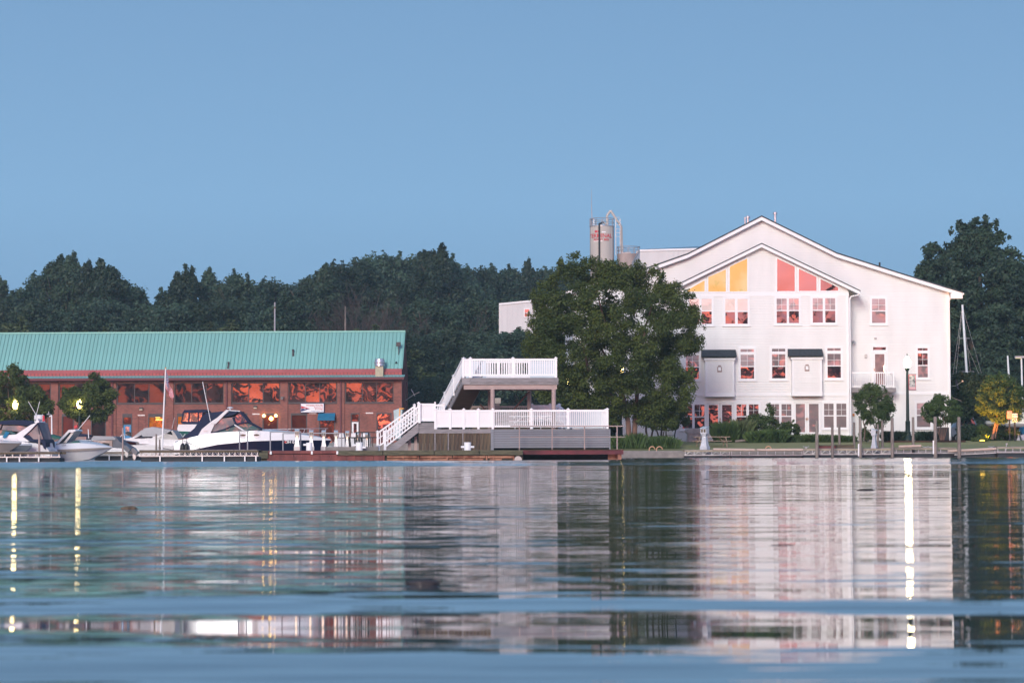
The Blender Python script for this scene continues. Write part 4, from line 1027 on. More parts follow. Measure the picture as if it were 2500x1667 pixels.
# stair to the upper level: comes up towards the water
T = Vector((X(1131), .35, zu)); B_ = Vector((X(1067, 4.9), 5.0, zf)); side = Vector((1.08, .32, 0))
ns = 14
stp = MB(); d = (T-B_)
def stringer(off, nm, mat):
    m = MB(); th = Vector((-.0, .05, 0)); pts_u, pts_l = [], []
    for i in range(ns):
        a = B_+d*(i/ns)+off; b = B_+d*((i+1)/ns)+off
        up = Vector((a.x, a.y, b.z)); low = Vector((0, 0, -.32))
        for q in (0, .06):
            o_ = Vector((q, 0, 0)); m.quad(a+o_+low*.9, b+o_+low*.9, b+o_, up+o_, a+o_)
        o_ = Vector((.06, 0, 0)); m.quad(a+low*.9, b+low*.9, b+o_+low*.9, a+o_+low*.9); m.quad(up, b, b+o_, up+o_); m.quad(a, up, up+o_, a+o_)
    return m.build(nm, mat, dk)
stringer(Vector((0, 0, 0)), 'stringer', grey_wood); stringer(side, 'stringer', grey_wood)
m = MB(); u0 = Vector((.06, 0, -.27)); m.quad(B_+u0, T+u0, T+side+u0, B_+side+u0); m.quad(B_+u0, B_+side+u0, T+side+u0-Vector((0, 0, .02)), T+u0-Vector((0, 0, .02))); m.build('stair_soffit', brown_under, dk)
tr0 = None
for i in range(ns):
    a = B_+d*(i/ns)+Vector((.06, 0, d.z/ns)); q = Vector((0, d.y/ns, 0)); e_ = Vector((d.x/ns, d.y/ns, 0))
    m = MB(); m.quad(Vector((0, 0, 0)), side, side+e_, e_); m.quad(Vector((0, 0, -.04)), e_-Vector((0, 0, .04)), side+e_-Vector((0, 0, .04)), side-Vector((0, 0, .04))); m.quad(Vector((0, 0, -.04)), side-Vector((0, 0, .04)), side, Vector((0, 0, 0)))
    if tr0 is None: tr0 = m.build('tread', grey_wood, dk, loc=a)
    else: share('tread', tr0, dk, a)
fence(B_+Vector((-.03, 0, .05)), T+Vector((-.03, 0, .0)), h=1.12, step=.20, bw=.045, extra_posts=(.33, .66), ends=(1, 0), name='stair_railing', lift=.12)
fence(B_+side, T+side*.98, h=1.12, step=.20, bw=.045, ends=(1, 0), name='stair_railing', lift=.12)
# lower stair down to the pier on the left
for v, pa, pb, mk in ((-.12, 940, 1024, 1), (1.25, 922, 1012, 0)):
    p0 = Vector((X(pa, v), v, .02)); p1 = Vector((X(pb, v), v, zl-.02))
    rl = fence(p0, p1, h=1.02, step=.155, name='stair_railing', lift=.12, ends=(1, 1), extra_posts=())
    m = MB(); dd = p1-p0; ang = math.atan2(dd.z, dd.x)
    k = Vector((0, 0, .60)); m.tube(p0+k, p1+k, .03, n=6); m.build('mid_rail', white_vinyl, dk)
    m = MB(); m.prism([(X(943, v), .0), (X(966, v), .0), (X(1022, v), dZ(1054)), (X(1022, v), dZ(1031))], v+.02, v+.08); m.build('stringer', grey_wood, dk)
n = 7; xa, xb = X(943), X(1021)
t0 = MB().box(0, (xb-xa)/n+.03, .0, 1.25, -.04, 0).build('tread', grey_wood, dk, loc=(xa, 0, zl/n))
for i in range(1, n): share('tread', t0, dk, (xa+(xb-xa)*i/n, 0, zl/n*(i+1)-.005))
for p in (998, 1013): MB().box(X(p)-.06, X(p)+.10, .5, .6, 0, dZ(1064)).build('stair_support', pinkish, dk)

# white picnic tables on the lower level
def picnic(name, label, loc, mat, rz=0, L=1.8, group=None, matleg=None):
    t = thing(name, label, 'picnic table', loc, rz, group); matleg = matleg or mat
    for i in range(5): MB().box(-L/2, L/2, -.38+i*.155, -.38+i*.155+.14, .70, .74).build('table_board', mat, t)
    for s in (-1, 1):
        for k in (0, 1): MB().box(-L/2, L/2, s*(.60+k*.15)-.065, s*(.60+k*.15)+.065, .42, .455).build('seat_board', mat, t)
    for x in (-L/2+.3, L/2-.3):
        m = MB(); m.box(x-.04, x-.005, -.8, .8, .34, .42); m.box(x-.04, x-.005, -.36, .36, .62, .70); m.build('cross_beam', matleg, t)
        for s in (-1, 1):
            MB().loft([[(x+q, s*(.62)+e, 0) for q, e in ((0, -.05), (.04, -.05), (.04, .05), (0, .05))], [(x+q, s*(.25)+e, .70) for q, e in ((0, -.05), (.04, -.05), (.04, .05), (0, .05))]]).build('leg', matleg, t)
        s = 1 if x < 0 else -1
        MB().tube((x, 0, .36), (x+s*.45, 0, .70), .03, n=6).build('brace', matleg, t)
    return t
picnic('picnic_table', 'white picnic table on the deck nearest the left column', (dk.location.x+X(1278, 2), DY+1.6, PZ+zf), white_vinyl, group='white picnic tables on the deck', L=1.6)
picnic('picnic_table', 'white picnic table on the deck behind the right half of the open railing', (dk.location.x+X(1345, 2), DY+1.9, PZ+zf), white_vinyl, group='white picnic tables on the deck')
p = at(1215.5, 1000, DY+7.8)
s_ = thing('notice_board', 'pale square notice board standing behind the brown railing of the deck', 'notice board', (p.x, DY+7.8, PZ+zf))
MB().box(-.17, .17, -.03, 0, at(1215, 985, DY+7.8).z-PZ-zf, at(1215, 971.5, DY+7.8).z-PZ-zf).build('board', pm('cream_board', (.85, .70, .52), .5), s_, bevel=.03)
MB().box(-.10, .10, 0, .08, 0, at(1215, 983, DY+7.8).z-PZ-zf).build('post', pink_wood, s_)

# ------------------------------------------------------------------ pipe railings
def pipe_rail(label, Y, x0, x1, tops, mid, posts, zb, mat=galv, nm='pipe_railing', group=None):
    a = at(posts[0], 1098, Y)
    t = thing(nm, label, 'railing', (a.x, Y, zb), group=group); f = lambda px, py: (at(px, py, Y).x-a.x, 0, at(px, py, Y).z-zb)
    MB().tube(f(x0, tops), f(x1, tops), .03).build('rail', mat, t, smooth=True)
    if mid: MB().tube(f(x0, mid), f(x1, mid), .022).build('rail', mat, t, smooth=True)
    for p in posts:
        x = f(p, tops); MB().tube((x[0], 0, 0), (x[0], 0, x[2]), .034).build('post', mat, t, smooth=True)
    return t
pipe_rail('pale pipe railing in front of the grey boarded deck base', 133.0, 1246, 1525, 1040, 1066.5, (1268, 1348, 1427, 1506.5), PZ-.15, pinkish)
pipe_rail('short grey pipe railing on the pier beside the big cruiser', 129.6, 659.5, 735, 1054, None, (660, 734), PZ, galv)
pipe_rail('thin grey pipe railing further back behind the dock pedestals', 131.5, 691, 835, 1057.5, None, (691, 834), PZ, galv)
pipe_rail('thin bent rail over the swim ladder in front of the cruiser hull', 129.0, 585, 604, 1052, None, (585, 604.5), PZ-.1, galv)

# ------------------------------------------------------------------ bollards and power pedestals
def bollard(px, pb, Y, wpx, hpx, label, knobs=((-1, .55),)):
    p = at(px, pb, Y); k = Y/F_PX; r = wpx*k/2; h = hpx*k; zb = PZ if Y < 145 else p.z
    t = thing('mooring_bollard', label, 'bollard', (p.x, Y, zb), group='white mooring bollards on the pier')
    MB().lathe([(r, 0), (r, h*.82), (r*.97, h*.86), (r*1.06, h*.88), (r*1.06, h*.98), (r*.6, h)], n=18).build('drum', white_trim, t, smooth=True)
    for s, f in knobs: MB().tube((s*r*.8, -.02, h*f), (s*r*1.9, -.02, h*f), .055, n=10).build('arm', white_trim, t, smooth=True)
    return t
bollard(755, 1099, 128.7, 15, 19.5, 'white mooring bollard on the pier in front of the second power pedestal', ((-1, .72),))
bollard(806, 1090, 130.6, 13.5, 10, 'low white mooring bollard behind the concrete curb near the third pedestal', ((-1, .4),))
bollard(851, 1090, 130.8, 13.5, 12, 'white mooring bollard behind the concrete curb near the fifth pedestal', ((-1, .4),))
bollard(877, 1097, 128.8, 17, 20, 'stout white mooring bollard in front of the black bench by the stair', ((-1, .65), (1, .35)))
bollard(921, 1090, 131.0, 13, 12, 'white mooring bollard partly hidden behind the lower stair posts', ())
bollard(1141.5, 1095, 129.5, 17, 19.5, 'white mooring bollard with two arms in front of the brown base planks', ((-1, .4), (1, .4)))
warm_white = glow('warm_white_lamp', (1.0, .62, .45), 2.2)
def pedestal(px, ytop, ybot, wtop, wbot, Y, label, mat=galv, lit=True, group='power pedestals on the pier', zb=None, face=0):
    k = Y/F_PX; p = at(px, ytop, Y); zb = PZ if zb is None else zb; H = p.z-zb; a, b = wtop*k/2, wbot*k/2
    t = thing('power_pedestal', label, 'power pedestal', (p.x, Y, zb), face, group)
    MB().box(-b, b, -b, b, 0, H*.20).build('base', mat, t, bevel=.01)
    sq = lambda r, z, dy=0: [(-r, -r+dy, z), (r, -r+dy, z), (r, r+dy, z), (-r, r+dy, z)]
    MB().loft([sq(b*.82, H*.20), sq(a*.55, H*.62)]).build('stem', mat, t)
    MB().loft([sq(a*.5, H*.62), sq(a, H*.72), sq(a, H*.97)]).build('head', mat, t)
    MB().loft([[(-a*1.05, -a*1.35, H*.93), (a*1.05, -a*1.35, H*.93), (a*1.05, a, H), (-a*1.05, a, H)], [(-a*1.05, -a*1.35, H*.96), (a*1.05, -a*1.35, H*.96), (a*1.05, a, H*1.03), (-a*1.05, a, H*1.03)]]).build('lid', pm('pale_blue_lid', (.38, .46, .52), .4), t)
    for s in (-1, 1): MB().box(s*a*.45-a*.3, s*a*.45+a*.3, -a-.015, -a, H*.78, H*.90).build('socket', pm('brown_socket', (.10, .07, .04), .6), t)
    if lit: MB().lathe([(.01, -.05), (a*.5, -.03), (a*.5, .04), (.01, .05)], (0, -a*.75, H*.66), 10).build('lamp', warm_white, t, smooth=True)
    return t
pedestal(725.5, 1049, 1099, 10.5, 15, 129.0, 'first and tallest of the power pedestals, in front of the cruiser bow')
pedestal(760, 1051, 1099, 10, 15, 130.5, 'power pedestal second from the left, behind a white bollard')
pedestal(790.5, 1051, 1095, 10, 14, 132.0, 'power pedestal third from the left, at the end of the concrete curb')
pedestal(820.5, 1051.5, 1092, 9.5, 13, 133.5, 'power pedestal fourth from the left, behind the concrete curb')
pedestal(848, 1053, 1092, 9, 12, 135.0, 'power pedestal beside the white building door and black bench')
pedestal(872, 1057, 1092, 8, 11, 137.0, 'power pedestal seen through the left part of the black bench')
pedestal(895, 1057, 1092, 7, 10, 139.0, 'farthest power pedestal seen through the right part of the black bench')
# black metal picnic bench
p = at(885, 1090, 130.2)
t = thing('metal_bench_table', 'black metal picnic table with slatted top and looped legs beside the lower stair', 'picnic table', (p.x, 130.2, PZ))
f = lambda px, py: (at(px, py, 130.2).x-p.x, at(px, py, 130.2).z-PZ)
x0, z1 = f(862, 1054); x1, _ = f(917, 1054)
MB().box(x0+.1, x1, -.1, .9, z1-.05, z1).build('table_top', black, t)
xs0, zs = f(853, 1066.5); MB().box(xs0, x1, -.45, -.1, zs-.05, zs).build('seat', black, t); MB().box(xs0, x1, .9, 1.2, zs-.05, zs).build('seat', black, t)
for px in (870, 884, 900): 
    x, _ = f(px, 1060); MB().path([(x-.02, .3, z1), (x, .3, .3), (x-.03, .2, .06), (x-.2, 0, .03), (x-.34, -.2, .06), (x-.40, -.3, zs)], .035).build('leg', black, t, smooth=True)
x, _ = f(857, 1080); MB().path([(x-.05, -.4, zs), (x, -.4, .2), (x+.1, -.3, .05), (x+.5, 0, .03)], .04).build('leg', black, t, smooth=True)
for k in range(9):
    x = x0+.15+k*(x1-x0-.2)/9; MB().box(x, x+.035, -.42, -.39, .06, zs-.05).build('slat', black, t)

# ------------------------------------------------------------------ floating docks
def dock(label, pa, pb, Y, ytop, yrail, ywater, depth, n, zrot=0, diag=False, planks_=True, white_posts=(), topmat=None, name='floating_dock', zt2=None):
    a, b = at(pa, ytop, Y), at(pb, ytop, Y); t = thing(name, label, 'dock', (a.x, Y, 0)); W_ = b.x-a.x
    zt, zr = a.z, at(pa, yrail, Y).z
    if zt < zr+.1: zt = zr+.12
    tm = topmat or timber
    MB().box(0, W_, 0, .06, zt-.11, zt).build('side_beam', tm, t); MB().box(0, W_, depth-.06, depth, zt-.11, zt).build('side_beam', tm, t)
    MB().box(0, W_, -.01, .04, zr-.03, zr+.03).build('lower_rail', galv, t)
    MB().box(.05, W_-.05, .15, depth-.1, -.25, zr-.05).build('float', black_void, t, bevel=.03)
    k = int(W_/.3); q = MB().box(0, .285, .0, depth, -.03, 0).build('plank', grey_wood, t, loc=(0, 0, zt+.032))
    for i in range(1, k): share('plank', q, t, (i*.3, 0, zt+.032))
    u = MB().box(-.025, .025, .0, .05, zr, zt-.11).build('upright', galv, t, loc=(.06, 0, 0))
    for i in range(1, n): share('upright', u, t, (.06+(W_-.12)*i/(n-1), 0, 0))
    if diag:
        m = MB(); st = (W_-.12)/(n-1)
        for i in range(n-1): m.tube((.06+st*i, .02, zr), (.06+st*(i+.5), .02, zt-.1), .013, n=5); m.tube((.06+st*(i+.5), .02, zt-.1), (.06+st*(i+1), .02, zr), .013, n=5)
        m.build('truss_rod', galv, t)
    for w in white_posts:
        x = at(w, 1100, Y).x-a.x; MB().box(x-.03, x+.03, -.06, -.01, -.3, zr-.03).build('float_strap', white_trim, t)
    return t
dock('dark timber floating dock under the bows of the moored boats at the far left', -10, 147, 122, 1103.5, 1115.5, 1128, 1.6, 9, white_posts=(17, 48, 95), topmat=timber_dark)
dock('long brown timber floating dock in front of the big navy and white cruiser', 340, 631, 123, 1099.5, 1113, 1128, 2.0, 22, diag=True, white_posts=(391, 494, 548, 598, 625), topmat=timber_dark)
dock('short grey dock between the white bow and the outboard motors', 228, 338, 140, 1103, 1111, 1120, 1.5, 8, white_posts=(267, 297))
dock('narrow dock run with pipe truss below the picnic table', 1671, 1783, 157.2, 1098.5, 1111, 1116, 1.5, 6, diag=True)
dock('low timber dock before the middle of the lawn with a pale fender along its edge', 1784, 1960, 157.0, 1097.5, 1111, 1116, 1.5, 9, topmat=timber)
dock('timber dock with truss sides between the tall pilings', 1960, 2175, 156.6, 1095.5, 1109, 1116, 1.6, 11, diag=True)
dock('timber dock behind the right pilings beside the street lamp', 2150, 2335, 156.9, 1093.5, 1106, 1116, 1.5, 11)
rd = dock('rising gangway dock at the far right of the lawn', 2330, 2432, 156.4, 1098.5, 1110, 1116, 1.4, 5)
rd.rotation_euler = (0, -R(2.6), 0)
dock('grey timber dock leaving the frame at the right edge', 2434, 2530, 156.6, 1091, 1104, 1116, 1.5, 6)
# fenders: pale tubes that lie along the dock edges
for k, (a, b, ya, yb, lab) in enumerate(((1741, 1842, 1096.5, 1098, 'pale fender tube on the dock in front of the picnic table'), (1848, 1960, 1098, 1097.5, 'pale fender tube on the dock left of the tall pilings'), (2194, 2249, 1090, 1088, 'short pale fender board right of the dock cleats'),
                             (2314, 2432, 1101, 1095, 'long pale fender board on the rising gangway at the right'))):
    p, q = at(a, ya, 156.2), at(b, yb, 156.2)
    o = MB().tube((0, 0, 0), tuple(q-p), .085, n=10).build('dock_fender', pm('pale_fender', (.48, .36, .30), .5, .1), smooth=True, loc=p); tag(o, lab, 'fender', 'fenders on the docks')
# pilings
def piling(px, yt, yb, w, Y, label, mat=piling_wood, white=None, group='mooring pilings along the right shore'):
    k = Y/F_PX; p = at(px, yt, Y); r = w*k/2
    t = thing('mooring_piling', label, 'piling', (p.x, Y, -.6), group=group)
    MB().loft([[(r*math.cos(a)*s, r*math.sin(a)*s, z) for a in [2*math.pi*i/10 for i in range(10)]] for z, s in ((0, 1.1), (p.z*.5+.3, 1.02), (p.z+.58, .95), (p.z+.6, .85))]).build('shaft', mat, t, smooth=True)
    if white:
        z0, z1 = at(px, white[1], Y).z+.6, at(px, white[0], Y).z+.6; MB().box(-r-.06, -r+.02, -.06, .03, z0, z1).build('rub_strip', white_trim, t)
    return t
lp = [(1994, 1027, 8, 155.9, 'piling left of the rusty dock box, nearest of its pair', None), (2032, 1038, 6.5, 155.6, 'pale thin piling in front of the low dock box', None), (2049, 1034, 6, 161.5, 'short piling on the lawn side between the first two tall ones', None), (2085, 1031, 6, 161.0, 'short piling behind the dock left of the double one', None),
      (2100, 1022, 7.5, 155.8, 'weathered piling with a white strip just left of the leaning pedestal', (1083, 1113)), (2143, 1035, 6, 161.3, 'short piling immediately right of the leaning pedestal', None), (2154, 1028, 6.5, 160.5, 'piling under the small round tree', None), (2178, 1020, 8, 155.8, 'tall piling midway between the round tree and the street lamp', None),
      (2229, 1018, 6.5, 158.6, 'piling right beside the foot of the street lamp', None), (2283, 1017, 8.5, 155.8, 'tall piling with a white strip in front of the bushy shrub', (1075, 1108)), (2341, 1018, 8.5, 155.9, 'tall piling at the right corner of the white house', None)]
for px, yt, w_, Y_, lab, wh in lp: piling(px, yt, 1114, w_, Y_, lab, white=wh)
piling(96, 1060, 1110, 5.5, 124.5, 'thin brown piling in front of the white cruiser at the far left', pinkish, group='pilings in the marina')
piling(300, 1044, 1110, 4, 139, 'thin marker pole beside the grey covered pontoon boat', pinkish, group='pilings in the marina')
piling(381.5, 1059, 1110, 4.5, 139, 'thin grey piling just left of the flagpole', group='pilings in the marina')
piling(390, 1072, 1110, 4, 138, 'short leaning piling touching the flagpole', group='pilings in the marina')
# dock boxes
for px0, px1, y0, y1, lab in ((1997, 2040, 1086, 1097, 'rusty red dock box with a mossy lid on the dock'), (2042, 2085, 1085, 1094, 'mossy low timber dock box right of the rusty one')):
    a, b = at(px0, y1, 157), at(px1, y0, 157); t = thing('dock_box', lab, 'box', (a.x, 157, a.z))
    MB().box(0, b.x-a.x, 0, .5, 0, (b.z-a.z)*.8).build('body', rust_red if px0 < 2000 else timber_dark, t); MB().box(-.04, b.x-a.x+.04, -.04, .54, (b.z-a.z)*.8, b.z-a.z).build('lid', moss, t)
pedestal(1720.5, 1042, 1096, 16, 19, 158.3, 'big pale grey pedestal standing on the shore before the picnic table', pm('pale_grey_plastic', (.50, .51, .55), .4), False, 'large pedestals on the shore', .44, R(-30))
pedestal(2134, 1047, 1091, 12, 13, 158.6, 'pale grey pedestal leaning over the dock among the pilings', MATS['pale_grey_plastic'], False, 'large pedestals on the shore', .48, R(60))
# ladder hoops and cleats
for px, Y_, lab in ((1592, 160.1, 'left one of two curved orange ladder hoops on the quay'), (1610, 160.1, 'right one of two curved orange ladder hoops on the quay'), (1876, 160.1, 'single curved ladder hoop on the quay before the shrubs')):
    p = at(px, 1100, Y_); r = .19
    o = MB().path([(r*math.cos(a), 0, .08+r*math.sin(a)) for a in [math.pi*i/10 for i in range(11)]]+[(-r, 0, -.1)], .032, 8).build('ladder_hoop', pm('orange_tube', (.62, .33, .20), .4, .1), smooth=True, loc=(p.x, Y_, .47)); tag(o, lab, 'ladder hoop', 'ladder hoops on the quay')
for px, Y_, lab in ((1968, 157.3, 'galvanised cleat on the dock left of the first tall piling'), (2259, 157.3, 'left of two dock cleats between the lamp and the shrub'), (2272, 157.3, 'right of two dock cleats between the lamp and the shrub'), (2420, 156.7, 'cleat at the top of the rising gangway')):
    p = at(px, 1094, Y_); o = MB().box(-.05, .05, -.05, .05, -.1, .08).path([(-.2, 0, .13), (-.1, 0, .09), (.1, 0, .09), (.2, 0, .13)], .025).build('dock_cleat', galv, loc=(p.x, Y_, p.z)); tag(o, lab, 'cleat', 'cleats on the docks')
# posts by the lawn
p = at(2456, 1088, 160.5); o = MB().tube((0, 0, -.1), (.04, 0, .42), .03).box(-.02, .1, -.05, .05, .36, .46).build('garden_tap', galv, loc=(p.x, 160.5, .45)); tag(o, 'thin grey garden tap standing on the lawn at the right', 'tap')
# ================================================================== vegetation
def tree(name, label, cat, loc, crown_me, trunk_b, tmat, group=None, scale=1.0, rz=0, sz=None, parts=('crown', 'trunk')):
    t = thing(name, label, cat, loc, rz, group); t.scale = (scale, scale, sz or scale)
    c = bpy.data.objects.new(parts[0], crown_me); col.objects.link(c); c.parent = t
    if isinstance(trunk_b, MB): trunk_b.build(parts[1], tmat, t, smooth=True)
    elif trunk_b is not None:
        o = bpy.data.objects.new(parts[1], trunk_b); col.objects.link(o); o.parent = t
    return t
# crown variants of the wood: 20 m high, about 5 m in radius
variants = []
specs = [(5.0, 5.0, 4, 20, 120, .17, leaf_far, .85), (5.6, 5.2, 3, 20, 130, .16, leaf_far, .7), (3.4, 3.4, 4, 20, 100, .19, leaf_far, 1.3), (6.0, 5.5, 4, 20, 140, .15, leaf_far, .6),
         (5.4, 5.0, 2, 20, 110, .17, leaf_far2, .8), (4.6, 4.6, 6, 20, 75, .17, leaf_far, .95)]
def spires(cl, k, top, seed):
    """a few leading shoots that make the outline ragged"""
    r = random.Random(seed); hi = sorted(cl, key=lambda c: -c[2])[:len(cl)//2]
    for i in range(k):
        c = r.choice(hi); 
        for j in range(3): cl.append((c[0]*1.08+r.uniform(-.2, .2), c[1], c[2]+c[5]*(.7+.75*j), c[3]*(.7-.17*j), c[4]*(.7-.17*j), c[5]*(.85-.15*j)))
    return cl
for i, (rx, ry, z0, z1, k, rc, lm, top) in enumerate(specs):
    cl = spires(crown_clumps(rx, ry, z0, z1-1.2, k, rc, 20+i, top=top), 9, z1, i)
    cm = leaf_mesh('crown_leaves', cl, 19000, .205, lm, 50+i)
    tm = trunk_mesh(15.5, .30, .06, 70+i, limbs=6, spread=.9).build('trunk', bark); me = tm.data; bpy.data.objects.remove(tm)
    for p in me.polygons: p.use_smooth = True
    variants.append((cm, me))
FR = random.Random(12)
ROWS = []
def far_tree(px, ytop, Y, v, label, wide=1.0, group='trees of the wooded hillside', name='forest_tree'):
    zb = hz(at(px, 900, Y).x, Y)-.3 if Y > 305 else .9
    p = at(px, ytop, Y); H = p.z-zb; s = H/20.0
    c, t = variants[v]
    o = tree(name, label, 'tree', (p.x, Y, zb), c, t, None, group, s*wide, FR.uniform(0, 6.28), s)
    if group: ROWS.append((px, ytop, Y, o))
    return o
common = 'dark green broadleaf tree of the wooded hillside'
tall = [(173, 592, 345, 2, 'tallest poplar at the left, its top a narrow spire over the skyline', .95), (215, 612, 342, 2, 'poplar just right of the tallest one at the left', .95), (135, 615, 346, 5, 'loose crowned poplar left of the tallest one', .9), (262, 626, 338, 5, 'rounded tall tree ending the left group on the skyline', 1.05),
        (6, 657, 340, 2, 'tree cut by the left edge of the frame', 1.0), (455, 640, 340, 5, 'dark tree left of the twin topped one over the flagpole', .95), (508, 632, 343, 2, 'dark pointed tree above the flagpole', 1.1), (572, 642, 341, 0, 'broad dark tree on the skyline right of the pointed one', .9),
        (796, 620, 350, 2, 'dark tree that steps up from the saddle in the skyline', 1.1), (1062, 588, 372, 5, 'highest airy tree in the middle of the hill skyline', 1.05), (1288, 611, 400, 2, 'small spired tree standing above the far ridge left of the park tree', .75)]
for px, yt, Y, v, lab, wd in tall: far_tree(px, yt, Y, v, lab, wd, group=None, name='tall_tree')
sky_row = [(60, 676, 352, 1), (100, 650, 356, 3), (235, 650, 355, 1), (300, 672, 352, 3), (345, 704, 380, 1), (385, 722, 390, 3), (418, 690, 350, 0), (538, 668, 352, 1), (610, 664, 365, 1), (655, 664, 368, 3), (700, 676, 370, 1), (742, 672, 372, 3), (765, 648, 356, 0),
           (835, 622, 362, 3), (880, 606, 368, 1), (922, 600, 372, 3), (965, 602, 375, 0), (1010, 600, 378, 1), (1040, 604, 372, 5), (1095, 608, 380, 0), (1130, 634, 390, 3), (1168, 628, 395, 1), (1205, 634, 398, 3), (1245, 632, 402, 0), (1320, 630, 400, 1), (1365, 632, 402, 3), (1420, 640, 402, 1), (1480, 650, 402, 3)]
for px, yt, Y, v in sky_row: far_tree(px+FR.uniform(-6, 6), yt, Y, v, common, 1.05)
for px in range(-30, 1340, 62):
    far_tree(px+FR.uniform(-20, 20), FR.uniform(700, 745), FR.uniform(318, 332), FR.choice([0, 1, 3, 3, 1]), common, 1.25)
for px in range(1000, 1330, 58):
    far_tree(px+FR.uniform(-12, 12), FR.uniform(770, 815), FR.uniform(300, 312), FR.choice([1, 3, 0]), 'bushy tree at the foot of the hill right of the brick building', 1.5, 'trees at the foot of the hill')
for px in range(1015, 1330, 45):
    far_tree(px+FR.uniform(-12, 12), FR.uniform(880, 930), FR.uniform(288, 298), FR.choice([1, 3, 4]), 'low dark tree behind the white deck', 2.0, 'low trees behind the deck')
for px, yt, Y, lab, wd in ((30, 765, 300, 'low yellow green tree above the left end of the teal roof', 1.9), (925, 788, 300, 'low yellow green tree just above the right end of the teal roof', 2.0), (555, 775, 300, 'low olive tree above the teal roof behind the twin trees', 2.0), (255, 795, 300, 'small olive shrub top showing above the teal roof near the left', 2.0)):
    far_tree(px, yt, Y, 4, lab, wd, None, 'young_tree')
# right hand trees behind the house
MARKS = [(-90, 125, 'over the left street tree'), (125, 285, 'over the street tree with the bright lamp'), (285, 345, 'over the blue door'), (345, 430, 'over the flagpole'), (430, 560, 'over the cruiser stern'), (560, 700, 'over the three warm bulbs'), (700, 800, 'over the restaurant sign'),
         (800, 905, 'over the white door'), (905, 1000, 'over the exhaust fan'), (1000, 1120, 'over the lower deck stair'), (1120, 1215, 'over the upper deck stair'), (1215, 1300, 'by the sloping metal building'), (1300, 1600, 'behind the park tree')]
ORD = ['first', 'second', 'third', 'fourth', 'fifth', 'sixth', 'seventh', 'eighth', 'ninth']
def label_rows():
    seen = {}
    for px, yt, Y, o in sorted(ROWS, key=lambda q: q[0]):
        g = o['group']
        if g == 'trees of the wooded hillside':
            row = 'skyline tree' if Y > 345 else 'mid slope tree'; mk = [m for a, b, m in MARKS if a <= px < b][0]; base = 'dark '+row+' '+mk
        else: base = {'trees at the foot of the hill': 'bushy tree right of the brick building', 'low trees behind the deck': 'low dark tree behind the white deck', 'low trees at the right': 'low dark tree of the right hand thicket', 'trees before the sloping metal building': 'bushy tree before the sloping metal shed'}[g]
        k = seen.get(base, 0); seen[base] = k+1; o['label'] = base+', '+ORD[k]+' from left'
rt = random.Random(5)
def px_clumps(poly, Y, root, depth, k, r0, r1, seed, inset=.12):
    """clumps inside an outline; the crown's thickness shrinks towards its edge"""
    r = random.Random(seed); P = [Vector((at(x, y, Y).x-root[0], at(x, y, Y).z-root[2])) for x, y in poly]
    xs = [p.x for p in P]; zs = [p.y for p in P]; out = []; cx = sum(xs)/len(xs)
    def inside(x, z):
        c = False; j = len(P)-1
        for i in range(len(P)):
            if (P[i].y > z) != (P[j].y > z) and x < (P[j].x-P[i].x)*(z-P[i].y)/(P[j].y-P[i].y)+P[i].x: c = not c
            j = i
        return c
    def dist(x, z):
        d = 9
        for i in range(len(P)):
            a, b = P[i-1], P[i]; ab = b-a; t = max(0, min(1, ((Vector((x, z))-a).dot(ab))/max(ab.dot(ab), 1e-9))); d = min(d, (a+ab*t-Vector((x, z))).length)
        return d
    tries = 0
    while len(out) < k and tries < 60000:
        tries += 1
        x = r.uniform(min(xs), max(xs)); z = r.uniform(min(zs), max(zs))
        if not inside(x, z): continue
        dd = dist(x, z); s = r.uniform(r0, r1)
        if dd < s*(inset if s < .8 else .75): continue
        hw = min(depth, dd*1.25+.4); y = r.uniform(-1, 1); y = math.copysign(abs(y)**.5, y)*max(0, hw-s*.4)
        out.append((x, y, z, s, s, s*r.uniform(.7, 1.0)))
    for _ in range(int(len(out)*(.30 if r0 < .5 else .08))):      # stray sprays that break the outline
        a = r.choice(P); b = P[(P.index(a)+1) % len(P)]; q = a.lerp(b, r.random()); c = Vector((cx, (min(zs)+max(zs))/2)); d = (q-c)
        if d.y < -.55*(max(zs)-min(zs))/2: continue
        d.normalize(); q = q+d*r.uniform(-r0*.6, r0*.75); s = r0*r.uniform(.45, .85); out.append((q.x, r.uniform(-.4, .4)*depth*.5, q.y, s*.8, s*.8, s*1.1))
    return out
def shaped_tree(name, label, poly, Y, base, leafm, n, size, depth, k, r0, r1, seed, trunks=(), tmat=bark, cat='tree', group=None, up=.3, name_parts=('crown', 'trunk')):
    zb = base[2] if len(base) > 2 else at(base[0], base[1], Y).z
    root = (at(base[0], base[1], Y).x, Y, zb)
    t = thing(name, label, cat, root, 0, group)
    me = leaf_mesh('crown_leaves', px_clumps(poly, Y, root, depth, k, r0, r1, seed), n, size, leafm, seed, up=up)
    c = bpy.data.objects.new(name_parts[0], me); col.objects.link(c); c.parent = t
    for pts in trunks:
        m = MB(); q = [(at(x, y, Y).x-root[0], dy, at(x, y, Y).z-root[2], rr) for x, y, dy, rr in pts]
        for a, b in zip(q[:-1], q[1:]): m.tube(a[:3], b[:3], a[3], b[3], 8)
        m.build(name_parts[1], tmat, t, smooth=True)
    return t
RB = (2400, 1030, 1.0)
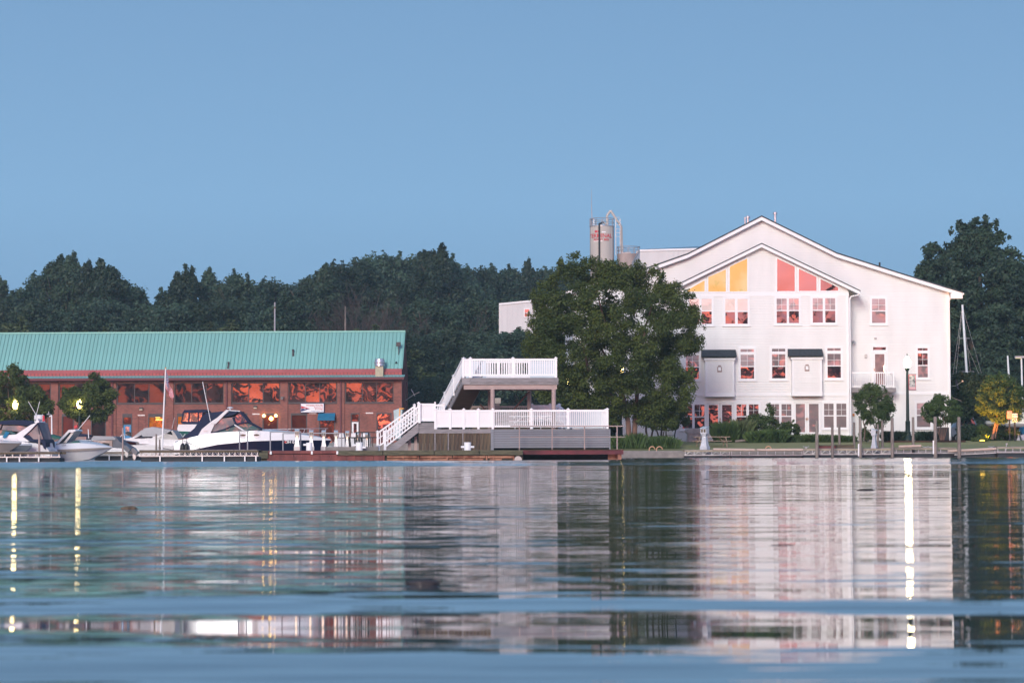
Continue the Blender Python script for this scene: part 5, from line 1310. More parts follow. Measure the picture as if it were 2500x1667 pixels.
shaped_tree('tall_tree', 'very large dark tree behind the right corner of the white house and the sailboat mast', [(2391, 538), (2420, 545), (2432, 570), (2462, 568), (2466, 600), (2492, 632), (2520, 640), (2520, 900), (2500, 1000), (2340, 1000), (2300, 900), (2270, 800), (2238, 690), (2246, 655), (2268, 638), (2262, 612), (2290, 598), (2318, 605), (2326, 560), (2345, 543), (2366, 552)], 250,
            RB, leaf_far, 90000, .21, 8, 380, .5, 1.1, 31, trunks=[[(2400, 1060, 0, .6), (2396, 850, 0, .4), (2392, 620, 0, .12)], [(2396, 900, 0, .3), (2340, 760, 1, .12)], [(2398, 880, 0, .3), (2460, 760, 1, .12)]])
far_tree(2515, 600, 262, 1, 'dark tree cut by the right edge of the frame', 1.3, None, 'tall_tree')
for px, yt in ((2340, 880), (2385, 905), (2440, 890), (2500, 880), (2470, 960), (2360, 985), (2420, 980)):
    far_tree(px, yt, FR.uniform(232, 240), FR.choice([1, 3]), 'low dark tree of the right hand thicket', 1.9, 'low trees at the right')
for px, yt in ((1222, 800), (1262, 790), (1300, 800), (1345, 790), (1395, 800)): far_tree(px, yt, FR.uniform(284, 290), 3, 'bushy tree in front of the sloping white metal building', 1.6, 'trees before the sloping metal building')
# a leafless twiggy tree on the hill
def twiggy(px, ytop, Y, label, H=None, seed=0):
    zb = hz(at(px, 900, Y).x, Y)-.2 if Y > 305 else 1.0; p = at(px, ytop, Y); H = p.z-zb; r = random.Random(seed); m = MB()
    def br_(q, d, l, rad, k):
        e = q+d*l; m.tube(q, e, rad, rad*.6, 5, cap=False)
        if k == 0: return
        for i in range(3 if k > 1 else 4):
            nd_ = (d+Vector((r.uniform(-.7, .7), r.uniform(-.5, .5), r.uniform(-.1, .5)))).normalized(); br_(q+d*l*r.uniform(.55, 1), nd_, l*r.uniform(.6, .8), rad*.55, k-1)
    t = thing('bare_tree', label, 'tree', (p.x, Y, zb))
    for i in range(4): br_(Vector((0, 0, 0)), Vector((r.uniform(-.5, .5), r.uniform(-.3, .3), 1)).normalized(), H*.34, .20, 5)
    m.build('branches', leaf_dead, t); return t
twiggy(935, 655, 316, 'bare twiggy reddish tree on the hill right of the middle', seed=3)
twiggy(885, 700, 314, 'smaller bare reddish tree above the teal roof', seed=5)
# undergrowth that closes the foot of the wood, and the far side of the hill
def mass(name, x0, x1, Y0, Y1, zfun, k, r0, r1, n, size, mat, seed, kind='stuff', label=None):
    r = random.Random(seed); cl = []
    for i in range(k):
        x = r.uniform(x0, x1); y = r.uniform(Y0, Y1); zb, ht = zfun(x, y); s = r.uniform(r0, r1)
        cl.append((x, y, zb+r.random()*ht, s*1.2, s, s))
    me = leaf_mesh(name, cl, n, size, mat, seed); o = bpy.data.objects.new(name, me); col.objects.link(o); o['kind'] = kind
    if label: o['label'] = label; o['category'] = 'foliage'
    return o
mass('undergrowth', -95, 30, 300, 345, lambda x, y: (hz(x, y), 9), 420, 2.0, 3.6, 60000, .42, leaf_far, 3, label='dense undergrowth filling the foot of the wood')
mass('far_wood', -230, 260, 400, 440, lambda x, y: (hz(x, y), 14+3*math.sin(x*.06)), 900, 2.5, 4.5, 110000, .6, leaf_far, 4, label='far wood closing the ridge behind the trees')
mass('opposite_wood', -170, 170, -115, -82, lambda x, y: (1, max(1.5, (20 if x < -22 else 10)+(4.0 if x < -22 else 6)*math.sin(x*.13)+2.5*math.sin(x*.29+2))), 900, 1.2, 2.4, 90000, .8, leaf_dark, 9, label='wood on the opposite bank that shows in the windows')

mass('opposite_wood_tall', 36, 78, -100, -88, lambda x, y: (12, 13+4*math.sin(x*.5)), 90, 1.2, 2.2, 12000, .8, leaf_dark, 19, label='tall trees of the opposite bank that show in the gable windows')
label_rows()
# ------------------------------------------------------------------ the big park tree
big_poly = [(1411, 627), (1450, 640), (1480, 655), (1500, 640), (1520, 655), (1560, 648), (1590, 655), (1612, 668), (1620, 705), (1655, 692), (1685, 715), (1695, 750), (1716, 800), (1705, 845), (1685, 860), (1690, 905), (1688, 960), (1660, 1000), (1655, 1030), (1610, 1045), (1570, 1030), (1545, 1022),
            (1500, 1035), (1450, 1022), (1380, 1010), (1345, 1000), (1320, 960), (1290, 905), (1283, 870), (1292, 810), (1282, 790), (1312, 750), (1302, 722), (1330, 690), (1362, 672), (1375, 640)]
shaped_tree('park_tree', 'large round leafy park tree between the deck and the white house', big_poly, 164, (1541, 1080, .62), leaf_big, 190000, .082, 4.6, 520, .36, .82, 5,
            trunks=[[(1537, 1082, 0, .20), (1533, 1025, 0, .16), (1520, 960, .2, .13), (1508, 890, .4, .11), (1470, 760, .5, .06), (1450, 680, .5, .03)], [(1549, 1080, .4, .19), (1552, 1010, .5, .15), (1562, 900, .5, .12), (1575, 800, 0, .08), (1600, 720, 0, .03)],
                    [(1515, 920, .3, .09), (1430, 800, -1.0, .07), (1410, 700, -1, .03)], [(1556, 940, .5, .09), (1610, 820, -1.2, .06), (1665, 760, -1.2, .03)], [(1434, 905, -1.6, .09), (1418, 820, -2.0, .07), (1412, 740, -2, .03)], [(1508, 980, .2, .08), (1434, 905, -1.6, .09)]], tmat=bark_red)
def bush(name, label, poly, Y, base, leafm, n, size, k, r0, r1, seed, depth=1.0, cat='shrub', trunks=(), group=None, tm=bark, nm=('foliage', 'stem'), up=.3):
    return shaped_tree(name, label, poly, Y, base, leafm, n, size, depth, k, r0, r1, seed, trunks, tm, cat, group, up, nm)
bush('small_tree', 'small reddish stemmed tree in the tall grass, left of the metal chair', [(1555, 985), (1600, 965), (1630, 990), (1625, 1035), (1590, 1048), (1555, 1040)], 169, (1584, 1076, .90), leaf_big, 6000, .10, 40, .3, .5, 61, 1.2, 'tree',
     [[(1581, 1078, 0, .09), (1577, 1050, 0, .07), (1580, 1010, 0, .05)], [(1588, 1078, .1, .08), (1594, 1050, .1, .06), (1590, 1010, 0, .04)]], tm=bark_red)
bush('small_tree', 'small pale stemmed tree beside the metal chair', [(1600, 985), (1640, 975), (1672, 995), (1675, 1030), (1640, 1046), (1610, 1040)], 169.5, (1612, 1076, .92), leaf_big, 6000, .10, 40, .3, .5, 62, 1.2, 'tree',
     [[(1612, 1078, 0, .06), (1603, 1050, 0, .05), (1600, 1020, 0, .03)], [(1613, 1078, 0, .08), (1616, 1040, 0, .06), (1618, 1000, 0, .04)], [(1616, 1078, .1, .05), (1624, 1040, .1, .03)]])
# ------------------------------------------------------------------ beds and shrubs
def blades(name, regions, Y, dep, n, h, wd, mat, seed, lean=.25, kind=None, label=None, cat='grass', zb=None, group=None):
    """thin grass blades; regions = [(px0, px1, ybase_px, height factor)]"""
    rng = np.random.default_rng(seed); V = []
    tot = sum(b-a for a, b, _, _ in regions)
    for a, b, yb_, hf in regions:
        k = int(n*(b-a)/tot); pa, pb = at(a, yb_, Y), at(b, yb_, Y); z = pa.z if zb is None else zb
        c = (pa.x+pb.x)/2; w2 = (pb.x-pa.x)/2
        x = rng.uniform(-1, 1, k); y = rng.uniform(-dep, dep, k); hh = h*hf*rng.uniform(.5, 1.1, k)*(1-.45*x**2)
        lx = rng.normal(0, lean, k)*hh+x*.12*hh; ly = rng.normal(0, lean, k)*hh; X0 = c+x*w2; yy = Y+y
        ang = rng.uniform(0, np.pi, k); dx = np.cos(ang)*wd; dy = np.sin(ang)*wd
        V.append(np.stack([np.stack([X0-dx, yy-dy, np.full(k, z)], 1), np.stack([X0+dx, yy+dy, np.full(k, z)], 1), np.stack([X0+dx*.7+lx*.4, yy+dy*.7+ly*.4, z+hh*.65], 1), np.stack([X0+lx, yy+ly, z+hh], 1)], 1).reshape(-1, 3))
    V = np.concatenate(V); n = len(V)//4; off = Vector(V.mean(0)); V = V-np.array(off)
    me = bpy.data.meshes.new(name); me.vertices.add(4*n); me.vertices.foreach_set('co', V.astype(np.float32).ravel()); me.loops.add(4*n); me.loops.foreach_set('vertex_index', np.arange(4*n, dtype=np.int32))
    me.polygons.add(n); me.polygons.foreach_set('loop_start', np.arange(0, 4*n, 4, dtype=np.int32)); me.polygons.foreach_set('loop_total', np.full(n, 4, np.int32)); me.materials.append(mat); me.update(calc_edges=True)
    o = bpy.data.objects.new(name, me); col.objects.link(o); o.location = off
    if kind: o['kind'] = kind
    if label: tag(o, label, cat, group)
    return o
blades('tall_grass', [(1480, 1530, 1088, 1.0), (1528, 1575, 1087, 1.25), (1570, 1655, 1087, 1.0)], 164.5, 1.6, 9000, .85, .016, leaf_grass, 1, kind='stuff', label='bed of tall dark green grass under the park tree', zb=.62)
blades('ornamental_grass', [(1745, 1800, 1072, 1)], 172.2, .7, 3500, 1.45, .012, leaf_grass, 2, .22, label='tall plumed ornamental grass in front of the french door', cat='shrub', zb=1.05)
blades('ornamental_grass', [(1790, 1832, 1072, 1)], 172.6, .7, 2500, 1.6, .012, leaf_pale, 22, .25, label='pale plumed ornamental grass left of the big dark shrub', cat='shrub', zb=1.05)
bush('dark_shrub', 'big dark shrub with a spike before the ground floor windows', [(1815, 1040), (1825, 1018), (1850, 1012), (1868, 1010), (1874, 988), (1882, 985), (1886, 1008), (1898, 1022), (1900, 1050), (1880, 1070), (1820, 1070)], 173, (1858, 1072, 1.1), leaf_small, 9000, .07, 60, .2, .38, 7, trunks=[[(1858, 1076, 0, .05), (1860, 1040, 0, .03)]])
blades('ornamental_grass', [(1826, 1872, 1073, 1)], 171.2, .6, 2600, .85, .014, leaf_grass, 4, .4, label='lime green arching grass clump, left of two in front of the dark shrub', cat='shrub', zb=1.0)
blades('ornamental_grass', [(1866, 1916, 1073, 1)], 171.3, .6, 3200, .95, .014, leaf_bush, 5, .4, label='yellow green arching grass clump, right of two in front of the dark shrub', cat='shrub', zb=1.0)
bush('dark_shrub', 'middle sized shrub left of the second french door', [(1903, 1045), (1912, 1032), (1935, 1030), (1952, 1040), (1956, 1060), (1945, 1073), (1905, 1073)], 172.5, (1930, 1073, 1.08), leaf_small, 6000, .065, 40, .16, .30, 8, trunks=[[(1930, 1076, 0, .04), (1930, 1050, 0, .03)]])
for k, (a, b, hf) in enumerate(((1915, 1965, .9), (1958, 1998, 1), (1992, 2030, .95), (2026, 2062, .9), (2056, 2088, .8))):
    blades('daylily_clump', [(a, b, 1073, hf)], 171.8, .45, 1500, .60, .016, leaf_grass if k else leaf_bush, 30+k, .4, label=('leafy green clump before the middle sized shrub' if k == 0 else 'daylily clump of the row before the house, '+['', 'first', 'second', 'third', 'fourth'][k]+' from left'), cat='plant', zb=1.03, group='daylily clumps before the house')
shaped_tree('round_tree', 'round headed ornamental tree on two bent stems under the balcony', [(2130, 935), (2150, 944), (2168, 955), (2180, 985), (2178, 1015), (2165, 1035), (2145, 1042), (2110, 1035), (2092, 1010), (2086, 985), (2093, 955), (2110, 944)], 168, (2125, 1074, .95), leaf_small, 22000, .055, 1.3, 120, .15, .38, 14,
            trunks=[[(2110, 1076, 0, .05), (2112, 1045, 0, .045), (2107, 1028, 0, .04), (2118, 1010, 0, .03)], [(2132, 1076, .1, .055), (2138, 1048, .1, .05), (2146, 1025, .1, .04), (2140, 1000, 0, .03)], [(2138, 1048, .1, .035), (2131, 1030, .1, .03), (2128, 1005, .1, .02)]])
bush('small_shrub', 'small mixed shrub at the foot of the round headed tree', [(2102, 1060), (2115, 1045), (2130, 1052), (2136, 1072), (2102, 1073)], 170, (2118, 1073, 1.0), leaf_bush, 2500, .06, 18, .14, .25, 15)
blades('ornamental_grass', [(2160, 2203, 1072, 1)], 172, .6, 2200, .78, .014, leaf_dark, 41, .45, label='dark fountain grass clump left of the street lamp foot', cat='shrub', zb=1.05)
blades('ornamental_grass', [(2240, 2281, 1072, 1)], 172, .6, 2200, .78, .014, leaf_dark, 42, .45, label='dark fountain grass clump under the ground floor window right of the lamp', cat='shrub', zb=1.05)
shaped_tree('bushy_shrub', 'wide topped shrub on many thin stems at the right corner of the house', [(2290, 967), (2320, 972), (2338, 985), (2346, 1008), (2330, 1028), (2300, 1038), (2275, 1035), (2258, 1022), (2252, 1000), (2262, 985), (2275, 975)], 167.5, (2301, 1074, .90), leaf_small, 17000, .06, 1.3, 95, .14, .34, 16, cat='shrub',
            trunks=[[(2296+i*2, 1074, i*.05, .025), (2285+i*6, 1040, i*.1-.2, .02), (2280+i*8, 1015, 0, .012)] for i in range(6)], tmat=bark_red, name_parts=('foliage', 'stem'))
bush('dark_hedge', 'low dark hedge behind the right corner of the house and the piling', [(2340, 1045), (2365, 1040), (2400, 1048), (2420, 1060), (2418, 1076), (2338, 1076)], 176.5, (2375, 1077, 1.1), leaf_dark, 9000, .07, 50, .2, .4, 17)
bush('dark_hedge', 'grey green shrubs at the foot of the lamp lit tree', [(2385, 1050), (2400, 1035), (2450, 1040), (2482, 1055), (2490, 1076), (2385, 1077)], 176, (2440, 1077, 1.1), leaf_small, 8000, .07, 50, .2, .38, 18)
bush('round_tree', 'dark round tree between the house corner and the lamp lit tree', [(2330, 925), (2360, 912), (2400, 920), (2412, 960), (2405, 1010), (2380, 1025), (2335, 1020)], 182, (2355, 1060, 1.1), leaf_dark, 12000, .11, 70, .35, .6, 19, 1.8, 'tree', [[(2343, 1062, 0, .08), (2360, 1010, 0, .06)], [(2338, 1062, 0, .07), (2336, 1010, 0, .05)]], nm=('crown', 'trunk'))
lt = shaped_tree('round_tree', 'round tree lit orange from below by a ground lamp at the right', [(2440, 912), (2475, 925), (2498, 955), (2500, 990), (2488, 1020), (2455, 1033), (2425, 1028), (2400, 1012), (2388, 985), (2392, 950), (2410, 922)], 174, (2428, 1070, 1.12), leaf_small, 24000, .065, 1.5, 130, .2, .45, 20,
            trunks=[[(2422, 1072, 0, .11), (2432, 1030, 0, .09), (2435, 1005, 0, .06)], [(2430, 1070, .1, .05), (2438, 1030, .1, .045), (2445, 1000, .1, .03)]], tmat=bark_red)
# left trees in front of the brick building
shaped_tree('street_tree', 'leafy tree cut by the left edge before the brick building, a lamp in it', [(-30, 905), (10, 912), (28, 898), (50, 905), (70, 928), (85, 950), (105, 962), (125, 985), (122, 1010), (105, 1030), (60, 1040), (-30, 1040)], 226, (20, 1080, 1.02), leaf_big, 22000, .13, 2.4, 120, .3, .75, 23,
            trunks=[[(22, 1082, 0, .14), (24, 1030, 0, .11), (20, 950, 0, .05)]])
shaped_tree('street_tree', 'smaller tree in front of the brick pilaster, with a bright lamp in its crown', [(228, 912), (238, 925), (262, 935), (278, 962), (272, 1005), (250, 1025), (205, 1032), (170, 1025), (150, 1000), (152, 965), (170, 935), (190, 955), (210, 940)], 226, (196, 1080, 1.02), leaf_big, 20000, .125, 2.2, 115, .25, .65, 24,
            trunks=[[(196, 1082, 0, .13), (197, 1020, 0, .10), (205, 960, 0, .05)]])
bush('dark_shrub', 'dark scrub between the deck and the white house under the park tree', [(1484, 1030), (1495, 1010), (1500, 1050), (1490, 1085), (1484, 1085)], 168, (1490, 1086, .7), leaf_dark, 3000, .09, 20, .2, .3, 25)
# ================================================================== boats and the marina
def pxy(root_px, Y):
    x0 = at(root_px, 1100, Y).x
    return lambda px, py: (at(px, py, Y).x-x0, at(px, py, Y).z)
def band(name, f, top, bot, beam, mat, root, flt=1.0, flb=.9, deck=.06, smooth=True, y0=0.0):
    """hull band between two side-view curves; beam = half width along the boat [(px, half)...]"""
    xs = sorted(set([p[0] for p in top]+[p[0] for p in bot]+[p[0] for p in beam])); m = MB(); rings = []
    def ip(c, x):
        c = sorted(c)
        if x <= c[0][0]: return c[0][1]
        for (a, u), (b, v) in zip(c[:-1], c[1:]):
            if x <= b: return u+(v-u)*(x-a)/max(b-a, 1e-6)
        return c[-1][1]
    for x in xs:
        b = ip(beam, x); X, zt = f(x, ip(top, x)); _, zb = f(x, ip(bot, x)); zm = (zt+zb)/2
        rings.append([(X, y0-b*flt, zt), (X, y0-b*(flt+flb)/2*1.01, zm), (X, y0-b*flb, zb), (X, y0+b*flb, zb), (X, y0+b*(flt+flb)/2*1.01, zm), (X, y0+b*flt, zt), (X, y0, zt+deck*b)])
    m.loft(rings); return m.build(name, mat, root, smooth=smooth)
def slab(name, f, poly, half, mat, root, inset=.85, y0=0.0, smooth=False):
    """body with the given side-view outline, narrower towards the top face edges"""
    n = len(poly); P = [f(*q) for q in poly]; cx = sum(p[0] for p in P)/n; cz = sum(p[1] for p in P)/n
    rg = []
    for y, s in ((-half, inset), (-half*.86, 1), (half*.86, 1), (half, inset)):
        rg.append([(cx+(x-cx)*(1-(1-s)*.35), y0+y, cz+(z-cz)*(1-(1-s)*.35)) for x, z in P])
    m = MB(); m.loft(rg); return m.build(name, mat, root, smooth=smooth)
def panel(name, f, poly, y, mat, root, th=.02):
    P = [f(*q) for q in poly]; return MB().prism(P, y-th, y).build(name, mat, root)
def rail_line(name, f, pts, y, r, mat, root, posts=()):
    m = MB(); P = [(f(*q)[0], y, f(*q)[1]) for q in pts]; m.path(P, r, 6)
    for (a, b) in posts: pa, pb = f(*a), f(*b); m.tube((pa[0], y, pa[1]), (pb[0], y, pb[1]), r*.9, n=6)
    return m.build(name, mat, root, smooth=True)
chrome = steel
# ------------------------------------------------------------------ big navy and white cruiser
Y1 = 151; f = pxy(620, Y1)
bt = thing('cabin_cruiser', 'big white cabin cruiser with navy hull side and navy canvas canopy', 'boat', (at(620, 1100, Y1).x, Y1, 0))
beam = [(433, 1.45), (480, 1.6), (640, 1.6), (720, 1.25), (770, .75), (808, .06)]
band('hull_bottom', f, [(433, 1114), (808, 1112)], [(433, 1128), (760, 1128), (792, 1119), (808, 1112)], [(433, 1.35), (700, 1.3), (770, .5), (806, .04)], navy, bt, 1, .6)
band('navy_band', f, [(433, 1109), (470, 1099), (540, 1084.5), (620, 1076.5), (700, 1074), (808, 1074)], [(433, 1117), (700, 1117), (770, 1108), (800, 1090), (806, 1078)], beam, navy, bt, .995, .93)
band('hull', f, [(437, 1080), (446, 1074), (500, 1062), (575, 1054), (640, 1052), (700, 1055), (760, 1064), (808, 1072)], [(433, 1110), (470, 1099.5), (540, 1085), (620, 1077), (700, 1074.5), (808, 1074.5)], beam, gel, bt, .93, 1.0, .08)
slab('cabin_side', f, [(487, 1066), (497, 1048), (519, 1030), (560, 1003), (566, 1003), (530, 1034), (519, 1058), (545, 1056), (640, 1051), (650, 1056), (500, 1068)], 1.35, gel, bt)
slab('canopy', f, [(441, 1077), (452, 1069), (480, 1046), (497, 1020), (508, 1009), (560, 1003), (592, 1005), (575, 1014), (540, 1021), (520, 1034), (497, 1052), (492, 1068)], 1.30, canvas, bt, .9)
slab('vinyl_side', f, [(524, 1056), (522, 1042), (530, 1028), (543, 1021), (574, 1019), (580, 1036), (545, 1051)], 1.27, vinyl_clear, bt)
slab('vinyl_front', f, [(577, 1018), (592, 1006), (612, 1031), (582, 1036)], 1.22, glass_pane('canopy_window', (.06, .06, .09), .2, (.12, .10, .12), wav=.03), bt)
rail_line('canopy_seam', f, [(574, 1019), (582, 1036), (612, 1031)], -1.30, .05, canvas, bt); rail_line('canopy_seam', f, [(592, 1005), (612, 1031), (645, 1048)], -1.22, .07, canvas, bt)
slab('windscreen', f, [(527, 1056), (582, 1036), (612, 1031), (643, 1048), (600, 1052), (560, 1055)], 1.22, tint_glass, bt)
rail_line('windscreen_frame', f, [(520, 1058), (560, 1046), (582, 1037), (613, 1031), (645, 1049)], -1.26, .035, canvas, bt); rail_line('windscreen_frame', f, [(578, 1037), (601, 1052)], -1.26, .05, gel, bt)
slab('radar_arch', f, [(521, 1034), (557, 1002), (566, 1002), (533, 1036)], 1.42, gel, bt)
rail_line('roof_rail', f, [(557, 1002), (590, 1004), (607, 1027), (612, 1031)], -1.24, .03, gel, bt)
x, z = f(562, 995.5); MB().lathe([(.05, -.18), (.05, -.03), (.20, -.02), (.20, .02), (.05, .07)], (x, 0, z), 14).build('radar_dome', gel, bt, smooth=True)
rail_line('bow_rail', f, [(640, 1048.5), (680, 1047.5), (780, 1046), (804, 1046)], -1.0, .02, chrome, bt, [((702, 1054), (708, 1048)), ((744, 1058), (748, 1047)), ((758, 1060), (760, 1047)), ((796, 1066), (799, 1046)), ((645, 1052), (650, 1048))])
rail_line('side_rail', f, [(545, 1058), (600, 1055), (640, 1053)], -1.5, .012, chrome, bt)
for px, py in ((600, 1062.5), (633, 1062)):
    x, z = f(px, py); MB().lathe([(.22, -.01), (.22, .01)], (0, 0, 0), 16).build('porthole_rim', gel, bt, loc=(x, -1.58, z)).rotation_euler = (R(90), 0, 0)
    o = MB().lathe([(.13, -.015), (.13, .015)], (0, 0, 0), 16).build('porthole', pm('brown_port', (.12, .08, .06), .2), bt, loc=(x, -1.59, z)); o.rotation_euler = (R(90), 0, 0); o.scale = (1.3, .45, 1)
    bpy.data.objects
rail_line('antenna', f, [(520, 1028), (501, 933)], -1.3, .022, white_trim, bt)
for px in (455, 464): 
    x, z = f(px, 1095); MB().lathe([(.04, .35), (.14, .2), (.17, 0), (.14, -.2), (.04, -.28)], (x, -1.72, z), 12).tube((x, -1.68, z+.3), (x-.05, -1.55, z+.75), .015).build('hull_fender', black, bt, smooth=True)
rail_line('mooring_line', f, [(458, 1076), (485, 1088), (506, 1098)], -1.72, .015, black, bt)
text('registration', 'OH 0', .26, white_trim, bt, (f(712, 1082)[0], -1.42, f(712, 1082)[1]), 'CENTER'); x, z = f(702, 1079); MB().box(x-.06, x+.06, -1.46, -1.44, z-.05, z+.05).build('sticker', redprint, bt)
rail_line('deck_trim', f, [(443, 1072), (500, 1068), (519, 1060)], -1.46, .012, pm('orange_trim', (.5, .2, .08), .5), bt)
x, z = f(509, 1052.5); MB().box(x-.12, x+.12, -1.38, -1.36, z-.03, z+.03).build('emblem', chrome, bt)
# ------------------------------------------------------------------ far left white cruiser with navy bimini
Y2 = 133; f = pxy(60, Y2)
b2 = thing('cabin_cruiser', 'white cabin cruiser with navy bimini, radar and clear enclosure at the left edge', 'boat', (at(60, 1100, Y2).x, Y2, 0))
band('hull', f, [(-80, 1072), (0, 1072), (60, 1078), (100, 1082), (122, 1090), (132, 1102)], [(-80, 1128), (100, 1128), (128, 1120)], [(-80, 1.3), (100, 1.35), (128, 1.25)], gel, b2, 1, .9)
slab('cabin_side', f, [(-40, 1074), (0, 1064), (50, 1061), (88, 1036), (100, 1032), (105, 1031), (85, 1052), (68, 1067), (86, 1078), (60, 1080)], 1.3, gel, b2)
slab('bimini', f, [(5, 1036), (12, 1028), (38, 1025.5), (70, 1026), (95, 1033), (80, 1040), (58, 1038), (30, 1037)], 1.3, canvas, b2)
slab('vinyl_side', f, [(13, 1050), (17, 1038), (60, 1039), (78, 1042), (60, 1056), (40, 1052)], 1.2, vinyl_clear, b2)
slab('windscreen', f, [(-20, 1058), (0, 1052), (12, 1050), (40, 1052), (52, 1060), (30, 1066), (-20, 1068)], 1.15, tint_glass, b2)
slab('vinyl_front', f, [(-2, 1049), (12, 1031), (15, 1038), (10, 1050)], 1.2, vinyl_clear, b2)
slab('aft_enclosure', f, [(70, 1067), (104, 1032), (107, 1034), (118, 1072), (95, 1074)], 1.22, vinyl_clear, b2)
rail_line('enclosure_frame', f, [(70, 1066), (104, 1033), (112, 1055), (118, 1072)], -1.26, .035, canvas, b2); rail_line('enclosure_frame', f, [(103, 1034), (109, 1072)], -1.26, .02, canvas, b2)
slab('aft_canvas', f, [(68, 1067), (80, 1060), (92, 1072), (120, 1072), (124, 1080), (124, 1098), (119, 1095), (114, 1081), (84, 1078)], 1.33, canvas, b2)
slab('radar_arch', f, [(90, 1033), (97, 1025), (95, 1022), (100, 1022), (104, 1032)], .9, gel, b2); x, z = f(95.5, 1019); MB().lathe([(.24, -.14), (.28, -.1), (.28, .1), (.22, .15)], (x, 0, z), 16).build('radar_dome', gel, b2, smooth=True)
rail_line('antenna', f, [(90, 1013), (71, 980)], -.2, .016, white_trim, b2); rail_line('antenna', f, [(87, 1029), (99.5, 980)], -.3, .016, white_trim, b2)
slab('outboard', f, [(122, 1083), (126, 1081), (132, 1104), (124, 1102)], .25, gel, b2)
slab('towel', f, [(19, 1067), (27, 1053), (36, 1056), (28, 1068), (23, 1070)], .04, canvas_blue, b2, y0=-1.35)
o = MB(); x, z = f(105, 1031); o.tube((x, -.3, z), (x+.04, -.3, z+.45), .012).build('flag_staff', white_trim, b2); MB().box(x+.02, x+.14, -.31, -.30, z+.05, z+.38).build('small_flag', redprint, b2)
# ------------------------------------------------------------------ two hulls with overhanging bows, cut by the edge
for k, (pts_t, pts_b, beam_, Yk, mt, lab) in enumerate((
    ([(-60, 1080), (20, 1081), (52, 1081)], [(-60, 1128), (-20, 1126), (0, 1119), (52, 1083)], [(-60, 1.3), (0, 1.1), (52, .05)], 128.5, gel_tan, 'tan hulled boat bow cut by the left edge of the frame'),
    ([(0, 1085), (60, 1087), (78, 1087)], [(0, 1122), (30, 1121), (52, 1113), (78, 1089)], [(0, 1.2), (40, 1.0), (78, .05)], 131, gel_grey, 'grey hulled boat bow between the tan bow and the white cruiser'))):
    f = pxy(30, Yk); b = thing('boat_bow', lab, 'boat', (at(30, 1100, Yk).x, Yk, 0)); band('hull', f, pts_t, pts_b, beam_, mt, b, 1, .55, smooth=True)
    band('gunwale', f, [(p, q-3.5) for p, q in pts_t], [(p, q+.4) for p, q in pts_t], [(p, w*1.03+.02) for p, w in beam_], gel, b, 1, 1)
    rail_line('bow_rail', f, [(pts_t[0][0], pts_t[0][1]-12), (pts_t[-1][0]-6, pts_t[-1][1]-9), (pts_t[-1][0]-2, pts_t[-1][1]-3)], -.4, .014, chrome, b)
# ------------------------------------------------------------------ white sport boat with arch
Y3 = 136; f = pxy(200, Y3)
b3 = thing('sport_boat', 'white sport boat with tan stripe, pointed bow and slanted arch', 'boat', (at(200, 1100, Y3).x, Y3, 0))
bm = [(128, 1.2), (200, 1.2), (240, .8), (275, .05)]
band('hull', f, [(128, 1100), (200, 1096), (262, 1093.5), (275, 1092)], [(128, 1126), (190, 1126), (222, 1121), (252, 1106), (274, 1093)], bm, gel, b3, 1, .6)
band('stripe', f, [(128, 1098), (200, 1095), (275, 1091.5)], [(128, 1103), (200, 1101), (245, 1098), (274, 1093)], [(p, w*1.02+.01) for p, w in bm], gel_tan, b3, 1, .98)
band('deck', f, [(130, 1086), (160, 1083), (200, 1081), (240, 1085), (262, 1089), (275, 1091)], [(128, 1098), (200, 1095), (275, 1092)], bm, gel, b3, .85, 1.01, .15)
slab('arch', f, [(144, 1083), (176, 1049), (192, 1048), (195, 1051), (186, 1056), (178, 1055), (150, 1084)], 1.1, gel, b3); slab('arch_leg', f, [(162, 1081), (186, 1052), (190, 1054), (169, 1082)], 1.0, galv, b3)
rail_line('antenna', f, [(192, 1050), (222, 1014)], -.3, .018, white_trim, b3)
slab('cockpit_cover', f, [(165, 1083), (195, 1076), (206, 1081), (180, 1084)], .9, canvas_green, b3)
rail_line('bow_rail', f, [(178, 1080), (195, 1073), (262, 1076)], -.7, .014, chrome, b3, [((186, 1084), (195, 1074)), ((220, 1086), (226, 1075)), ((240, 1088), (246, 1076))])
slab('red_bag', f, [(183, 1044), (184, 1039), (192, 1037), (192, 1043), (187, 1046)], .2, redp, b3, y0=-.2)
text('registration', 'OH', .16, gel_tan, b3, (f(165, 1088)[0], -1.19, f(165, 1088)[1]), 'CENTER')
# green topped runabout behind it
Y4 = 150; f = pxy(135, Y4); b4 = thing('runabout', 'small boat with a green canopy and tinted windscreen behind the white sport boat', 'boat', (at(135, 1100, Y4).x, Y4, 0))
slab('canopy', f, [(120, 1064), (126, 1060), (154, 1068), (158, 1073), (128, 1066)], 1, canvas_green, b4); slab('windscreen', f, [(118, 1066), (128, 1064), (156, 1073), (150, 1078), (120, 1078)], .95, tint_glass, b4)
band('hull', f, [(112, 1079), (165, 1080)], [(112, 1110), (165, 1110)], [(112, 1.1), (150, 1.0), (165, .5)], gel, b4, 1, .8)
# navy topped boat behind
f = pxy(205, 152); b5 = thing('runabout', 'boat with navy bimini and orange reflections seen over the white sport boat', 'boat', (at(205, 1100, 152).x, 152, 0))
slab('bimini', f, [(184, 1064), (188, 1058), (208, 1059), (220, 1062), (218, 1066), (190, 1065)], 1.0, canvas, b5); slab('vinyl_side', f, [(188, 1065), (218, 1066), (217, 1078), (190, 1078)], .95, vinyl_clear, b5)
band('hull', f, [(178, 1078), (228, 1079)], [(178, 1112), (228, 1112)], [(178, 1.1), (228, .9)], gel, b5, 1, .8)
